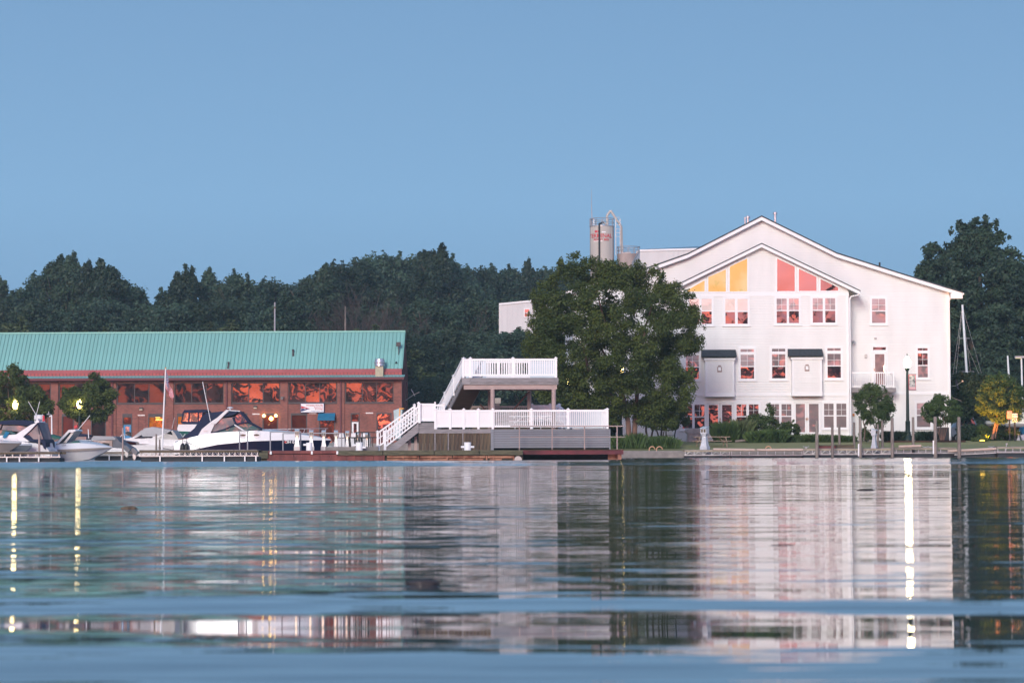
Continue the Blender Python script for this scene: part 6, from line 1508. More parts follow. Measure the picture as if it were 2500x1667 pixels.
# ------------------------------------------------------------------ pontoon boat with grey cover
f = pxy(270, 144); b6 = thing('pontoon_boat', 'pontoon boat under a grey cover with its side curtain half open', 'boat', (at(270, 1100, 144).x, 144, 0))
slab('cover_top', f, [(231, 1071), (237, 1064), (284, 1065), (291, 1070), (290, 1074), (232, 1074)], 1.25, canvas_grey, b6, .95)
slab('cover_end', f, [(283, 1072), (290, 1066), (300, 1078), (328, 1096), (290, 1098), (283, 1093)], 1.2, pm('dark_grey_cover', (.13, .13, .15), .8, .2, 1.5), b6, .95)
slab('fence_panel', f, [(236, 1074), (282, 1074), (282, 1092), (240, 1092)], 1.15, pm('pink_interior', (.42, .30, .27), .6, .3, 2), b6, 1)  # side panel in a pinkish tone that varies at random
slab('seat', f, [(250, 1084), (262, 1080), (276, 1082), (274, 1091), (252, 1091)], 1.2, black, b6)
band('deck_edge', f, [(232, 1092), (318, 1095)], [(232, 1099), (318, 1100)], [(232, 1.3), (318, 1.25)], gel, b6, 1, 1)
for y in (-1.0, 1.0):
    a, b = f(240, 1104), f(318, 1104); MB().tube((a[0], y, a[1]), (b[0], y, b[1]), .28, n=12).build('pontoon', galv, b6, smooth=True)
rail_line('pole', f, [(224, 1048), (225, 1070)], -1.2, .03, white_trim, b6)
# outboard motors
for k, (px, py, Yk, lab) in enumerate(((311, 1097, 139, 'tilted grey outboard motor between the pontoon boat and the covered cruiser'), (330, 1103, 138, 'lower tilted outboard motor beside the brown dock'))):
    f = pxy(px, Yk); o_ = thing('outboard_motor', lab, 'outboard motor', (at(px, 1100, Yk).x, Yk, 0), group='outboard motors')
    dx = px-311; dy = py-1097
    slab('cowling', f, [(302+dx, 1090+dy), (308+dx, 1086+dy), (320+dx, 1097+dy), (314+dx, 1105+dy), (304+dx, 1098+dy)], .22, pm('dark_grey_cowl', (.12, .13, .15), .3, .2), o_)
    slab('leg', f, [(306+dx, 1099+dy), (315+dx, 1103+dy), (311+dx, 1118+dy), (305+dx, 1118+dy)], .09, galv, o_); x, z = f(307+dx, 1117+dy)
    for a in range(3): MB().box(0, .16, -.02, .02, -.04, .04).build('blade', black, o_, loc=(x, -.12, z)).rotation_euler = (0, R(a*120), 0)
# ------------------------------------------------------------------ covered white cruiser
f = pxy(370, 156); b7 = thing('cabin_cruiser', 'white cruiser under a grey canvas cover behind the flagpole', 'boat', (at(370, 1100, 156).x, 156, 0))
band('hull', f, [(296, 1072), (330, 1068), (380, 1070), (445, 1074)], [(296, 1100), (330, 1110), (445, 1110)], [(294, .1), (330, 1.0), (380, 1.4), (445, 1.4)], gel, b7, 1, .75)
band('hull', f, [(305, 1086), (360, 1086), (440, 1088)], [(305, 1112), (440, 1114)], [(305, .8), (360, 1.5), (440, 1.5)], gel, b7, 1, .8)
slab('cover', f, [(352, 1062), (357, 1046), (378, 1042), (400, 1046), (424, 1050), (430, 1062), (410, 1058), (380, 1066), (355, 1066)], 1.3, canvas_grey, b7, .92)
slab('cover_aft', f, [(386, 1072), (428, 1050), (436, 1060), (445, 1076), (438, 1084), (415, 1083), (404, 1072)], 1.3, pm('beige_grey_cover', (.42, .40, .38), .8, .1, 1.5), b7, .92)
slab('cabin_side', f, [(310, 1072), (352, 1062), (386, 1064), (425, 1050), (390, 1074), (404, 1084), (320, 1084)], 1.25, gel, b7)
slab('cabin_window', f, [(333, 1070), (352, 1062), (378, 1063), (381, 1067), (376, 1070)], 1.29, dark_glass, b7)
slab('windscreen', f, [(328, 1069), (352, 1050), (357, 1050), (352, 1062)], 1.15, canvas_grey, b7)
rail_line('mooring_line', f, [(395, 1092), (430, 1098), (440, 1090)], -1.6, .02, black, b7)
f = pxy(320, 150); b8 = thing('dinghy', 'maroon and white open dinghy before the blue door', 'boat', (at(320, 1100, 150).x, 150, 0))
band('hull', f, [(293, 1068), (305, 1076), (336, 1080)], [(293, 1070), (306, 1084), (336, 1086)], [(293, .2), (310, .8), (336, .7)], pm('maroon_hull', (.10, .02, .02), .3), b8, 1, .7)
rail_line('windscreen_frame', f, [(293, 1070), (305, 1057), (308, 1072)], -.5, .02, white_trim, b8)
slab('cover_bag', f, [(307, 1056), (312, 1053), (319, 1055), (318, 1065), (312, 1062)], .3, black, b8)
# flybridge boat behind with navy enclosure
f = pxy(470, 166); b9 = thing('flybridge_boat', 'white flybridge boat with a navy framed clear enclosure behind the big cruiser', 'boat', (at(470, 1100, 166).x, 166, 0))
slab('enclosure_top', f, [(452, 1007), (455, 1001), (506, 1000), (511, 1004), (509, 1007), (453, 1008)], 1.2, canvas, b9, .95)
slab('vinyl_side', f, [(451, 1030), (456, 1008), (500, 1008), (497, 1031)], 1.1, glass_pane('sunset_vinyl', (.50, .22, .16), .3, (.20, .12, .10), wav=.03), b9, 1)
for a, b in (((453, 1006), (449, 1032)), ((467, 1007), (466, 1033)), ((489, 1007), (489, 1034)), ((501, 1006), (498, 1026))): rail_line('enclosure_frame', f, [a, b], -1.14, .05, canvas, b9)
slab('enclosure_skirt', f, [(447, 1029), (500, 1030), (495, 1037), (450, 1035)], 1.18, canvas, b9, 1)
slab('flybridge', f, [(438, 1047), (441, 1036), (500, 1036), (500, 1056), (440, 1056)], 1.2, gel, b9, .95)
band('hull', f, [(432, 1058), (500, 1058)], [(432, 1110), (500, 1110)], [(432, 1.4), (500, 1.4)], gel, b9, 1, .9)
rail_line('antenna', f, [(425, 1046), (431, 1020)], -1, .02, galv, b9); slab('searchlight', f, [(438, 1042), (439, 1036), (443, 1036), (443, 1042)], .15, gel, b9, y0=-.6)
f = pxy(450, 161); b10 = thing('canopy_boat', 'boat with a dark green canopy and criss cross window behind the big cruiser stern', 'boat', (at(450, 1100, 161).x, 161, 0))
slab('canopy', f, [(432, 1057), (434, 1052), (462, 1053), (470, 1058), (468, 1076), (436, 1074)], 1.1, canvas_green, b10, .95); band('hull', f, [(428, 1074), (475, 1075)], [(428, 1110), (475, 1110)], [(428, 1.1), (475, 1.1)], gel, b10, 1, .9)
panel('window', f, [(445, 1068), (445, 1058), (460, 1059), (460, 1068)], -1.12, tint_glass, b10); rail_line('window_cross', f, [(446, 1058), (452, 1067), (458, 1059)], -1.15, .02, white_trim, b10)
# small white boats on the far side of the basin seen between the pedestals
for k, (a, b) in enumerate(((826, 843), (856, 876), (880, 905))):
    f = pxy((a+b)/2, 165); o_ = thing('small_white_boat', ['small white covered boat seen between the fourth and fifth pedestal', 'small white boat in front of the white door', 'small white boat seen through the black bench'][k], 'boat', (at((a+b)/2, 1100, 165).x, 165, 0), group='small boats in the basin')
    band('hull', f, [(a, 1070), (b, 1070)], [(a, 1092), (b, 1092)], [(a, .8), (b, .7)], gel, o_, 1, .8); slab('cabin', f, [(a+2, 1068), (a+3, 1057), (b-3, 1057), (b-1, 1068)], .7, gel, o_)
f = pxy(808, 156); o_ = thing('small_white_boat', 'small inflatable boat with an orange seat beside the cruiser bow', 'boat', (at(808, 1100, 156).x, 156, 0), group='small boats in the basin')
band('hull', f, [(798, 1082), (815, 1080)], [(798, 1092), (815, 1092)], [(798, .5), (815, .5)], gel_grey, o_, 1, .8); slab('seat', f, [(799, 1070), (804, 1065), (809, 1072), (812, 1081), (803, 1080)], .4, pm('orange_canvas', (.65, .18, .10), .6), o_)  # grey hull with an orange canvas seat
# small blue and white boats behind the deck stair
f = pxy(975, 180); o_ = thing('boat_trailer_cover', 'pale blue covered boat behind the lower stair of the deck', 'boat', (at(975, 1100, 180).x, 180, 1.0))
f2 = lambda px, py: (f(px, py)[0], f(px, py)[1]-1.0)
slab('cover', f2, [(962, 1002), (976, 997), (984, 1000), (980, 1075), (966, 1075)], 1.0, pm('pale_blue_cover', (.42, .52, .54), .6), o_); slab('trim', f2, [(976, 996), (987, 996), (987, 998), (979, 999), (977, 1040), (975, 1040)], 1.02, pm('orange_tape', (.8, .35, .08), .6), o_)

# ------------------------------------------------------------------ flagpole and flag
YF = 141; p0 = at(395, 1108, YF); p1 = at(404.5, 898.5, YF)
fp = thing('flagpole', 'white leaning flagpole standing between the boats', 'flagpole', (p0.x, YF, p0.z)); q = p1-p0
MB().tube((0, 0, 0), tuple(q), .055, .035, 10).build('pole', white_trim, fp, smooth=True); MB().lathe([(.02, -.05), (.06, 0), (.02, .05)], tuple(q), 10).build('finial', pm('gold', (.6, .3, .1), .4), fp, smooth=True)
fl_ = thing('american_flag', 'american flag hanging limp from the flagpole in front of the brick building', 'flag', (p1.x, YF, p1.z))
ff = lambda px, py: (at(px, py, YF).x-p1.x, at(px, py, YF).z-p1.z)
# limp cloth: hoist runs down the pole, the fly droops to the right
TL, BLh, TRf, BRf = Vector(ff(405, 903)), Vector(ff(404.5, 945)), Vector(ff(425, 970)), Vector(ff(420, 979))
def fpt(u, v):
    a = TL.lerp(BLh, v); b = TRf.lerp(BRf, v); p = a.lerp(b, u); return (p.x+.03*math.sin(9*u+5*v), -.06+.09*math.sin(11*u+3*v), p.y-.05*math.sin(u*6))
red_cloth = pm('red_cloth', (.55, .03, .06), .8, .1, 4); white_cloth = pm('white_cloth', (.50, .46, .48), .8, .05, 4); blue_cloth = pm('blue_cloth', (.03, .035, .16), .8, .1, 4)
for k in range(13):
    m = MB(); v0, v1 = k/13, (k+1)/13; n = 14
    for i in range(n):
        u0, u1 = i/n, (i+1)/n
        if k < 7 and u1 <= .43: continue
        m.quad(fpt(u0, v0), fpt(u0, v1), fpt(u1, v1), fpt(u1, v0))
    m.build('stripe', red_cloth if k % 2 == 0 else white_cloth, fl_, smooth=True)
m = MB()
for i in range(6):
    for j in range(7): m.quad(fpt(i/14, j/13), fpt(i/14, (j+1)/13), fpt((i+1)/14, (j+1)/13), fpt((i+1)/14, j/13))
m.build('canton', blue_cloth, fl_, smooth=True)
m = MB()
for j in range(9):
    for i in range(6 if j % 2 == 0 else 5):
        u = (.035+.066*i+(0 if j % 2 == 0 else .033)); v = (j+.6)/17.6; p = Vector(fpt(u, v))+Vector((0, -.02, 0)); s = .028
        pts = []
        for a in range(10):
            rr = s if a % 2 == 0 else s*.42; t = math.pi/2+a*math.pi/5; pts.append((p.x+rr*math.cos(t), p.y, p.z+rr*math.sin(t)))
        m.quad(*pts)
m.build('stars', white_cloth, fl_, kind='stuff')
# gull-like bird box lamp on a white pole at the left
YL = 170; p = at(126, 1062, YL); lp_ = thing('dock_lamp', 'thin white dock lamp with a disc shaped head beside the brick pilaster', 'lamp', (p.x, YL, 1.0))
f = lambda px, py: (at(px, py, YL).x-p.x, at(px, py, YL).z-1.0)
a = f(127, 1064); b = f(126, 1013); MB().tube((a[0], 0, 0), (b[0], 0, b[1]), .06, .045).path([(b[0], 0, b[1]), (b[0]-.1, 0, b[1]-.1), (f(120, 1016)[0], 0, f(120, 1016)[1])], .04).build('pole', white_trim, lp_, smooth=True)
c = f(119, 1011); MB().lathe([(.02, -.05), (.17, -.03), (.17, .0), (.03, .05), (.03, .20)], (c[0], 0, c[1]), 14).build('head', galv, lp_, smooth=True)
# ================================================================== silo, sheds, lamps, cars, yard at the right
YS = 345
so_ = at(1500, 1000, YS); sb = at(1460, 1000, YS)
sl_ = thing('cement_silo', 'tall pale cement silo with red lettering, railed top and bent filling pipes', 'silo', (at(1470, 700, YS).x, YS, 1.0))
fs = lambda px, py: (at(px, py, YS).x-sl_.location.x, at(px, py, YS).z-1.0)
silo_m = pm('pale_silo_paint', (.46, .43, .40), .9, .06, .35, (1, 1, .6), spec=.1); silo_m2 = pm('stained_tank', (.36, .29, .27), .7, .35, .6, (1, 1, .2))
x0, zt = fs(1440, 553.5); x1, _ = fs(1499, 553.5); xc = (x0+x1)/2; rr = (x1-x0)/2
MB().lathe([(rr, 0), (rr, zt)], (xc, 0, 0), 40).build('barrel', silo_m, sl_, smooth=True)
MB().lathe([(rr+.05, zt-.08), (rr+.05, zt+.05)], (xc, 0, 0), 40).build('rim', galv, sl_, smooth=True)
for a in (.5, 1.15, 1.9, 2.5): MB().box(-.03, .03, -.03, .03, 0, zt-.1).build('seam', silo_m, sl_, loc=(xc-rr*math.cos(a), -rr*math.sin(a), 0))
xp, _ = fs(1462, 600); yp = -math.sqrt(max(0, rr*rr-(xp-xc)**2)); MB().path([(xp, yp-.14, 3), (xp, yp-.14, zt+.25), (xp+.25, yp+.4, zt+.35), (xp+.6, yp+1.0, zt+.55)], .13, 8).build('filling_pipe', black, sl_, smooth=True)
def ring_rail(xc, r, z, h, n, nm, root):
    m = MB()
    P = [(xc+r*math.cos(2*math.pi*i/24), r*math.sin(2*math.pi*i/24), z+h) for i in range(25)]; m.path(P, .05, 5); m.path([(a, b, c-h*.5) for a, b, c in P], .04, 5)
    for i in range(n): a = 2*math.pi*i/n; m.tube((xc+r*math.cos(a), r*math.sin(a), z), (xc+r*math.cos(a), r*math.sin(a), z+h), .04, n=5)
    return m.build(nm, galv, root)
ring_rail(xc, rr, zt, 1.1, 12, 'top_railing', sl_)
m = MB(); P = [fs(*q) for q in ((1483, 552), (1482, 526), (1491, 514), (1517, 553), (1519, 620))]
m.path([(a, .3, b) for a, b in P], .17, 8); m.build('filling_pipe', silo_m, sl_, smooth=True)
m = MB(); P = [fs(*q) for q in ((1466, 549), (1472, 541), (1480, 549))]; m.path([(a, 0, b) for a, b in P], .12, 6); m.build('filling_pipe', silo_m, sl_, smooth=True)
xa, za = fs(1503, 532); xb, zb = fs(1514, 625); m = MB()
for xx in (xa, xb): m.tube((xx, -.4, fs(1503, 534)[1]), (xx, -.4, zb), .05, n=5)
k = za
while k > fs(1503, 588)[1]: m.box(xa, xb, -.43, -.40, k, k+.05); k -= .55
m.build('caged_ladder', galv, sl_)
MB().path([(fs(1441, 537)[0], -1, zt), (fs(1441, 537)[0], -1, fs(1441, 537)[1]), (fs(1449, 537)[0], -1.6, fs(1449, 537)[1]), (fs(1449, 537)[0], -1.6, zt)], .06, 5).build('ladder_cage', galv, sl_)
MB().tube((fs(1443.5, 1)[0], -.8, zt), (fs(1443.5, 500)[0], -.8, fs(1443.5, 500)[1]), .07, .05).tube((fs(1443.5, 500)[0], -.8, fs(1443.5, 500)[1]), (fs(1443.5, 463)[0], -.8, fs(1443.5, 463)[1]), .04, .02).build('antenna', galv, sl_)
# lettering bends round the barrel
def curved_text(s, size, px, py, squash=1.0):
    X, Z = fs(px, py); o = text('lettering', s, size, redprint, sl_, (0, 0, 0), 'CENTER', .01, squash)
    me = o.data
    for v in me.vertices:
        lx = v.co.x*squash+(X-xc); a = lx/rr; d = rr+.03+v.co.z
        v.co = Vector((xc+d*math.sin(a), -d*math.cos(a), Z+v.co.y))
    o.rotation_euler = (0, 0, 0); o.scale = (1, 1, 1)
curved_text('TERMINAL', .80, 1464, 582.5, .98); curved_text('READY MIX', .48, 1467, 590.3, .95)
def patch(pa, pb, ya, yb, mat):
    m = MB(); a, za = fs(pa, ya); b, zb = fs(pb, yb); n = 5
    for i in range(n):
        t0, t1 = [(a+(b-a)*(i+k)/n-xc)/rr for k in (0, 1)]; d = rr+.02
        m.quad((xc+d*math.sin(t0), -d*math.cos(t0), zb), (xc+d*math.sin(t1), -d*math.cos(t1), zb), (xc+d*math.sin(t1), -d*math.cos(t1), za), (xc+d*math.sin(t0), -d*math.cos(t0), za))
    m.build('painted_band', mat, sl_)
patch(1450, 1461, 565, 570.5, redprint); patch(1468, 1478, 568, 570.5, white_trim); patch(1447, 1470, 589.5, 592, white_trim)
x0, z2 = fs(1506.5, 620.5); x1, _ = fs(1562, 620.5); xc2 = (x0+x1)/2; r2 = (x1-x0)/2
tk = thing('storage_tank', 'shorter stained concrete tank with a ring railing right of the silo', 'tank', (sl_.location.x+xc2, YS, 1.0))
MB().lathe([(r2, 0), (r2, z2)], n=36).build('barrel', silo_m2, tk, smooth=True); ring_rail(0, r2, z2, 1.0, 12, 'top_railing', tk); MB().box(-1, .3, -.5, .5, z2, z2+.25).box(1.1, 1.4, -.3, .3, z2, z2+.4).build('hatch', galv, tk)
# white ribbed sheds
def shed(label, Y, poly, depth, mat, roofc=None, name='metal_shed'):
    P = [at(x, y, Y) for x, y in poly]; x0 = P[0].x; t = thing(name, label, 'shed', (x0, Y, 1.0)); Q = [(p.x-x0, p.z-1.0) for p in P]
    xs = [q[0] for q in Q]; bot = [(xs[-1], -1), (xs[0], -1)]
    MB().prism((Q+[(Q[-1][0], 0), (Q[0][0], 0)])[::-1], 0, depth).build('wall', mat, t)
    n = int((xs[-1]-xs[0])/.62); 
    def top(x):
        for (a, u), (b, v) in zip(Q[:-1], Q[1:]):
            if a <= x <= b: return u+(v-u)*(x-a)/(b-a)
        return Q[0][1]
    for i in range(n):
        x = xs[0]+(i+.5)*(xs[-1]-xs[0])/n; MB().box(x-.05, x+.05, -.06, -.0, 0, top(x)-.15).build('rib', mat, t)
    m = MB()
    for (a, u), (b, v) in zip(Q[:-1], Q[1:]): m.prism([(a, u-.1), (b, v-.1), (b, v+.12), (a, u+.12)], -.12, depth)
    m.build('roof_edge', white_trim, t); return t, Q, x0
s1, Q, xx0 = shed('large white ribbed metal shed behind the left slope of the house roof', 300, [(1562, 612), (1760, 607)], 20, white_metal_wall)
a, b = Q[0], Q[-1]; MB().quad((a[0], -.15, a[1]+.14), (b[0], -.15, b[1]+.14), (b[0], 6, b[1]+.14+.75), (a[0]+2, 6, a[1]+.14+.5)).build('roof', pm('blue_grey_roof', (.10, .20, .27), .5, .1), s1)
s2, Q, xx0 = shed('white ribbed metal building with a sloping top left of the park tree', 296, [(1218, 743), (1300, 735), (1420, 724)], 14, white_metal_wall)
Z_ = lambda px, py: (at(px, py, 296).x-xx0, at(px, py, 296).z-1.0)
for k, (pa, pb, ya, yb) in enumerate(((1281, 1292, 755, 773), (1340, 1356, 752, 772))):
    x0, z0 = Z_(pa, yb); x1, z1 = Z_(pb, ya); m = MB(); poly_frame(m, rect(x0, x1, z0, z1), .10, -.14, 0); m.box(x0, x1, -.11, -.05, (z0+z1)/2-.04, (z0+z1)/2+.04); w_ = m.build('window', white_trim, s2)
    pane_box(w_, 'pane', x0, x1, z0, (z0+z1)/2-.04, -.07, glass_house); pane_box(w_, 'pane', x0, x1, (z0+z1)/2+.04, z1, -.07, gable_glass)
# pylon masts above the teal roof
for px, yt, Y_, lab in ((671, 738, 300, 'thin lattice pole standing above the teal roof'), (843, 748, 312, 'bare wooden pole on the hill above the teal roof')):
    p = at(px, yt, Y_); t = thing('utility_pole', lab, 'pole', (p.x, Y_, 1.0)); MB().tube((0, 0, 0), (0, 0, p.z-1), .16, .10).build('pole', piling_wood if px > 700 else galv, t, smooth=True)
    if px < 700: MB().box(-.12, .12, -.1, .1, p.z-1.8, p.z-1.5).build('box', MATS['dark_dock_timber'], t)
p = at(1250, 945, 270)
# ------------------------------------------------------------------ street lamps
def lamp_post(px, ytip, ybot, Y, zb, label, glow_m, banner=False, power=40):
    p = at(px, ytip, Y); H = p.z-zb; t = thing('street_lamp', label, 'street lamp', (p.x, Y, zb), group=None)
    MB().lathe([(.42, 0), (.42, .12), (.30, .22), (.22, .5), (.20, .62), (.22, .66), (.17, .72), (.17, 1.4), (.18, 1.42), (.12, 1.46), (.10, H*.55), (.085, H-1.28), (.14, H-1.22), (.17, H-1.05)], n=16).build('post', dkgreen, t, smooth=True)
    MB().lathe([(.15, H-1.05), (.23, H-.85), (.25, H-.65), (.20, H-.42), (.10, H-.28), (.05, H-.20)], n=18).build('globe', glow_m, t, smooth=True)
    MB().lathe([(.055, H-.20), (.04, H-.12), (.01, H)], n=8).build('finial', dkgreen, t, smooth=True)
    if power:
        ld = bpy.data.lights.new('lamp_light', 'POINT'); ld.energy = power; ld.color = (1, .80, .45); ld.shadow_soft_size = .25
        lo_ = bpy.data.objects.new('lamp_light', ld); col.objects.link(lo_); lo_.parent = t; lo_.location = (0, -.45, H-.6)
    return t, H
lamp_glow = glow('lamp_globe_glow', (1.0, .86, .52), 36)
lamp_glow2 = glow('yellow_globe_glow', (1.0, .74, .25), 24)
L1, H1 = lamp_post(2214.5, 862, 1072, 171.5, 1.08, 'tall dark green street lamp with glowing globe and banner before the house', lamp_glow, True, 170)
bnx0, bz0 = at(2218.5, 952, 171.5).x-L1.location.x, at(2218, 951.5, 171.5).z-1.08
bnx1, bz1 = at(2235.5, 914, 171.5).x-L1.location.x, at(2235, 914, 171.5).z-1.08
bn = MB().box(bnx0, bnx1, -.01, .01, bz0, bz1).build('banner', pm('banner_print', (.50, .50, .52), .7, .3, 5, color2=(.06, .07, .08), detail=3), L1)
m = MB(); poly_frame(m, rect(bnx0+.04, bnx1-.03, bz0+.04, bz1-.04), .04, -.014, -.011); m.build('banner_edge', pm('pink_edge', (.45, .12, .16), .6), bn); MB().box(bnx0+.04, bnx1-.03, -.014, -.011, bz0+.05, bz0+.20).build('banner_foot', pm('pink_print', (.55, .35, .38), .6), bn)
MB().tube((0, 0, bz1+.02), (bnx1+.05, 0, bz1+.02), .015).tube((0, 0, bz0-.02), (bnx1+.05, 0, bz0-.02), .015).build('banner_arm', dkgreen, L1)
lamp_post(38, 971, 1080, 224.7, 1.02, 'street lamp glowing through the leaves of the tree at the left edge', lamp_glow2, power=70)
lamp_post(194, 969, 1080, 225.0, 1.02, 'street lamp glowing through the smaller tree before the brick pilaster', lamp_glow2, power=70)
lamp_post(1513.5, 880, 1088, 166.5, .85, 'dark green street lamp hidden in the park tree, only its post clear', lamp_glow2, power=0)
lamp_post(1390, 905, 1080, 172, 1.0, 'street lamp glimmering through the left side of the park tree', lamp_glow2, power=0)
# ground spotlight
p = at(2398, 1076, 171); sp = thing('ground_spotlight', 'small yellow ground spotlight at the foot of the lamp lit tree', 'spotlight', (p.x, 171, 1.02))
MB().box(-.18, .18, -.1, .1, 0, .08).build('housing', black, sp); MB().lathe([(.16, .085), (.18, .12), (.05, .16)], n=14).build('lens', glow('sodium_glow', (1, .62, .08), 7), sp)
ld = bpy.data.lights.new('spot_light', 'SPOT'); ld.energy = 4200; ld.color = (1, .37, .02); ld.spot_size = R(80); ld.shadow_soft_size = .08
lo_ = bpy.data.objects.new('spot_light', ld); col.objects.link(lo_); lo_.parent = sp; lo_.location = (0, 0, .22)
tgt = Vector((at(2450, 990, 173.0).x-p.x, 2.0, at(2450, 990, 173).z-1.2)); lo_.rotation_euler = tgt.to_track_quat('-Z', 'Y').to_euler()
blades('ornamental_grass', [(2372, 2396, 1076, .8), (2396, 2412, 1076, 1.1)], 172.3, .3, 220, .50, .010, leaf_bush, 77, .35, label='sparse plant lit yellow behind the ground spotlight', cat='plant', zb=1.02)
# parking lot lamp at the right edge
t = thing('parking_lamp', 'pale parking lot lamp with a flat two sided head at the right edge', 'street lamp', (at(2498, 1000, 200).x, 200, 1.0)); h_ = at(2498, 874, 200).z-1.0
MB().tube((0, 0, 0), (-.1, 0, h_), .09, .07).build('pole', white_trim, t, smooth=True); MB().box(-.65, .65, -.2, .2, h_, h_+.16).build('head', galv, t); MB().box(-.58, -.15, -.15, .15, h_-.02, h_).build('lens', glow('pale_yellow_lens', (1, .85, .4), 1.3), t)
# ------------------------------------------------------------------ sailboat masts and yard boats
def mast(px_top, ytop, px_bot, ybot, Y, label, w, spreaders=(), stays=()):
    a, b = at(px_bot, ybot, Y), at(px_top, ytop, Y); t = thing('sailboat_mast', label, 'mast', (a.x, Y, a.z)); d = b-a
    MB().tube((0, 0, 0), tuple(d), w, w*.8, 10).build('mast', pm('white_mast', (.72, .74, .74), .3, .05), t, smooth=True)
    for py, hw in spreaders:
        f_ = (a.z-at(px_bot, py, Y).z)/(a.z-b.z); c = d*f_; MB().tube((c.x-hw, 0, c.z), (c.x+hw, 0, c.z), .03, n=6).build('spreader', galv, t)
    for sx, top in stays:
        c = d*top; e = at(sx, ybot, Y)-a; MB().tube(tuple(c), tuple(e), .009, n=5).build('stay', galv, t)
    return t
mast(2349.5, 744, 2361, 925, 200, 'tall white sailboat mast with two spreaders and stays behind the house corner', .11, ((826, .43), (907, .62)), ((2325, .99), (2333, .97), (2395, .52), (2400, .97), (2372, .9)))
mast(2460, 868, 2463.5, 930, 205, 'short bare white mast above the lamp lit tree', .09)
f = pxy(2450, 190); yb_ = thing('sailboat', 'white sailboat hull standing on land behind the speed limit sign', 'boat', (at(2450, 1100, 190).x, 190, 0))
band('hull', f, [(2404, 1036), (2440, 1036), (2500, 1034), (2560, 1034)], [(2404, 1037), (2425, 1041), (2500, 1044), (2560, 1044)], [(2404, .05), (2440, .9), (2500, 1.3), (2560, 1.2)], gel, yb_, 1, .7)
band('cabin', f, [(2410, 1028), (2450, 1028), (2478, 1012), (2500, 1010), (2560, 1010)], [(2406, 1035), (2560, 1033)], [(2406, .3), (2450, .8), (2500, 1.0), (2560, 1.0)], pm('cream_deck', (.60, .58, .48), .5), yb_, .9, 1)
band('keel_stripe', f, [(2415, 1041), (2560, 1044.3)], [(2425, 1043), (2560, 1050)], [(2415, .3), (2480, .9), (2560, .9)], pm('maroon_boot', (.15, .05, .05), .5), yb_, 1, .6)
MB().box(f(2460, 1)[0], f(2462, 1)[0], -.4, .4, .9, f(2460, 1044)[1]).box(f(2490, 1)[0], f(2492, 1)[0], -.4, .4, .9, f(2490, 1044)[1]).build('cradle', galv, yb_)
# ------------------------------------------------------------------ cars (rear three quarter, mostly behind shrubs)
def car(name, label, px0, px1, ytop, ybot, Y, mat, kind='suv', taillight=None):
    a, b = at(px0, ybot, Y), at(px1, ytop, Y); Wd = b.x-a.x; zb = 1.05; H = b.z-zb; t = thing(name, label, 'car', (a.x, Y, zb))
    body = [(0, .25*H), (0, .55*H), (.10*Wd, .60*H), (.88*Wd, .60*H), (.98*Wd, .56*H), (1.0*Wd, .30*H), (.97*Wd, .2*H), (.03*Wd, .2*H)]
    cab = [(.12*Wd, .59*H), (.30*Wd, .97*H), (.42*Wd, 1.0*H), (.70*Wd, 1.0*H), (.78*Wd, .96*H), (.92*Wd, .60*H)] if kind == 'suv' else [(.18*Wd, .59*H), (.36*Wd, .97*H), (.66*Wd, 1.0*H), (.90*Wd, .60*H)]
    def bodym(nm, P, hw, ins, mt, sub=t):
        m = MB(); cx = sum(p[0] for p in P)/len(P); cz = sum(p[1] for p in P)/len(P)
        m.loft([[(cx+(x-cx)*s, y, cz+(z-cz)*s) for x, z in P] for y, s in ((-hw, ins), (-hw*.85, 1), (hw*.85, 1), (hw, ins))]); return m.build(nm, mt, sub, smooth=True)
    bodym('body', body, .90, .96, mat); bodym('cabin', cab, .80, .94, mat)
    gl = [(x*.98+.01*Wd, min(z, .93*H)) for x, z in cab]; cx = sum(p[0] for p in gl)/len(gl); bodym('side_window', [(cx+(x-cx)*.90, .62*H+(z-.59*H)*.86) for x, z in gl], .815, .96, dark_glass)
    for x in (.2, .8):
        for y in (-.84, .84):
            w_ = MB().lathe([(.30, -.09), (.33, -.05), (.33, .05), (.30, .09)], n=18).build('wheel', black, t, smooth=True, loc=(x*Wd, y, .33)); w_.rotation_euler = (R(90), 0, 0); MB().lathe([(.18, -.10), (.18, .10)], n=12).build('rim', galv, w_)
    for y in (-.72, .72): MB().box(.955*Wd, 1.005*Wd, y-.10, y+.10, .40*H, .62*H).build('tail_light', redp, t, bevel=.02)
    return t
car('parked_car', 'pale blue white estate car behind the hedge right of the house', 2318, 2387, 1014, 1062, 186, pm('pale_blue_white_paint', (.50, .58, .62), .25, .03, spec=.6))
car('parked_car', 'dark blue car with red tail lights behind the speed limit sign', 2432, 2476, 1044, 1076, 182, pm('dark_blue_paint', (.02, .05, .09), .2, .1, spec=.6), 'sedan')
f = pxy(2495, 183); mo = thing('blue_covered_trailer', 'small blue covered trailer load at the right edge', 'trailer', (at(2495, 1100, 183).x, 183, 0))
slab('cover', f, [(2489, 1055), (2494, 1043), (2506, 1040), (2512, 1060), (2492, 1060)], .7, canvas_blue, mo); slab('body', f, [(2486, 1062), (2512, 1060), (2512, 1074), (2490, 1074)], .7, gel, mo)
for x in (2492, 2506): w_ = MB().lathe([(.22, -.08), (.25, 0), (.22, .08)], n=14).build('wheel', black, mo, loc=(f(x, 1)[0], -.6, 1.28)); w_.rotation_euler = (R(90), 0, 0)
pedestal(2485.5, 1052, 1078, 7, 8, 176, 'small white pedestal in the yard right of the speed limit sign', MATS['pale_grey_plastic'], True, None, 1.1)
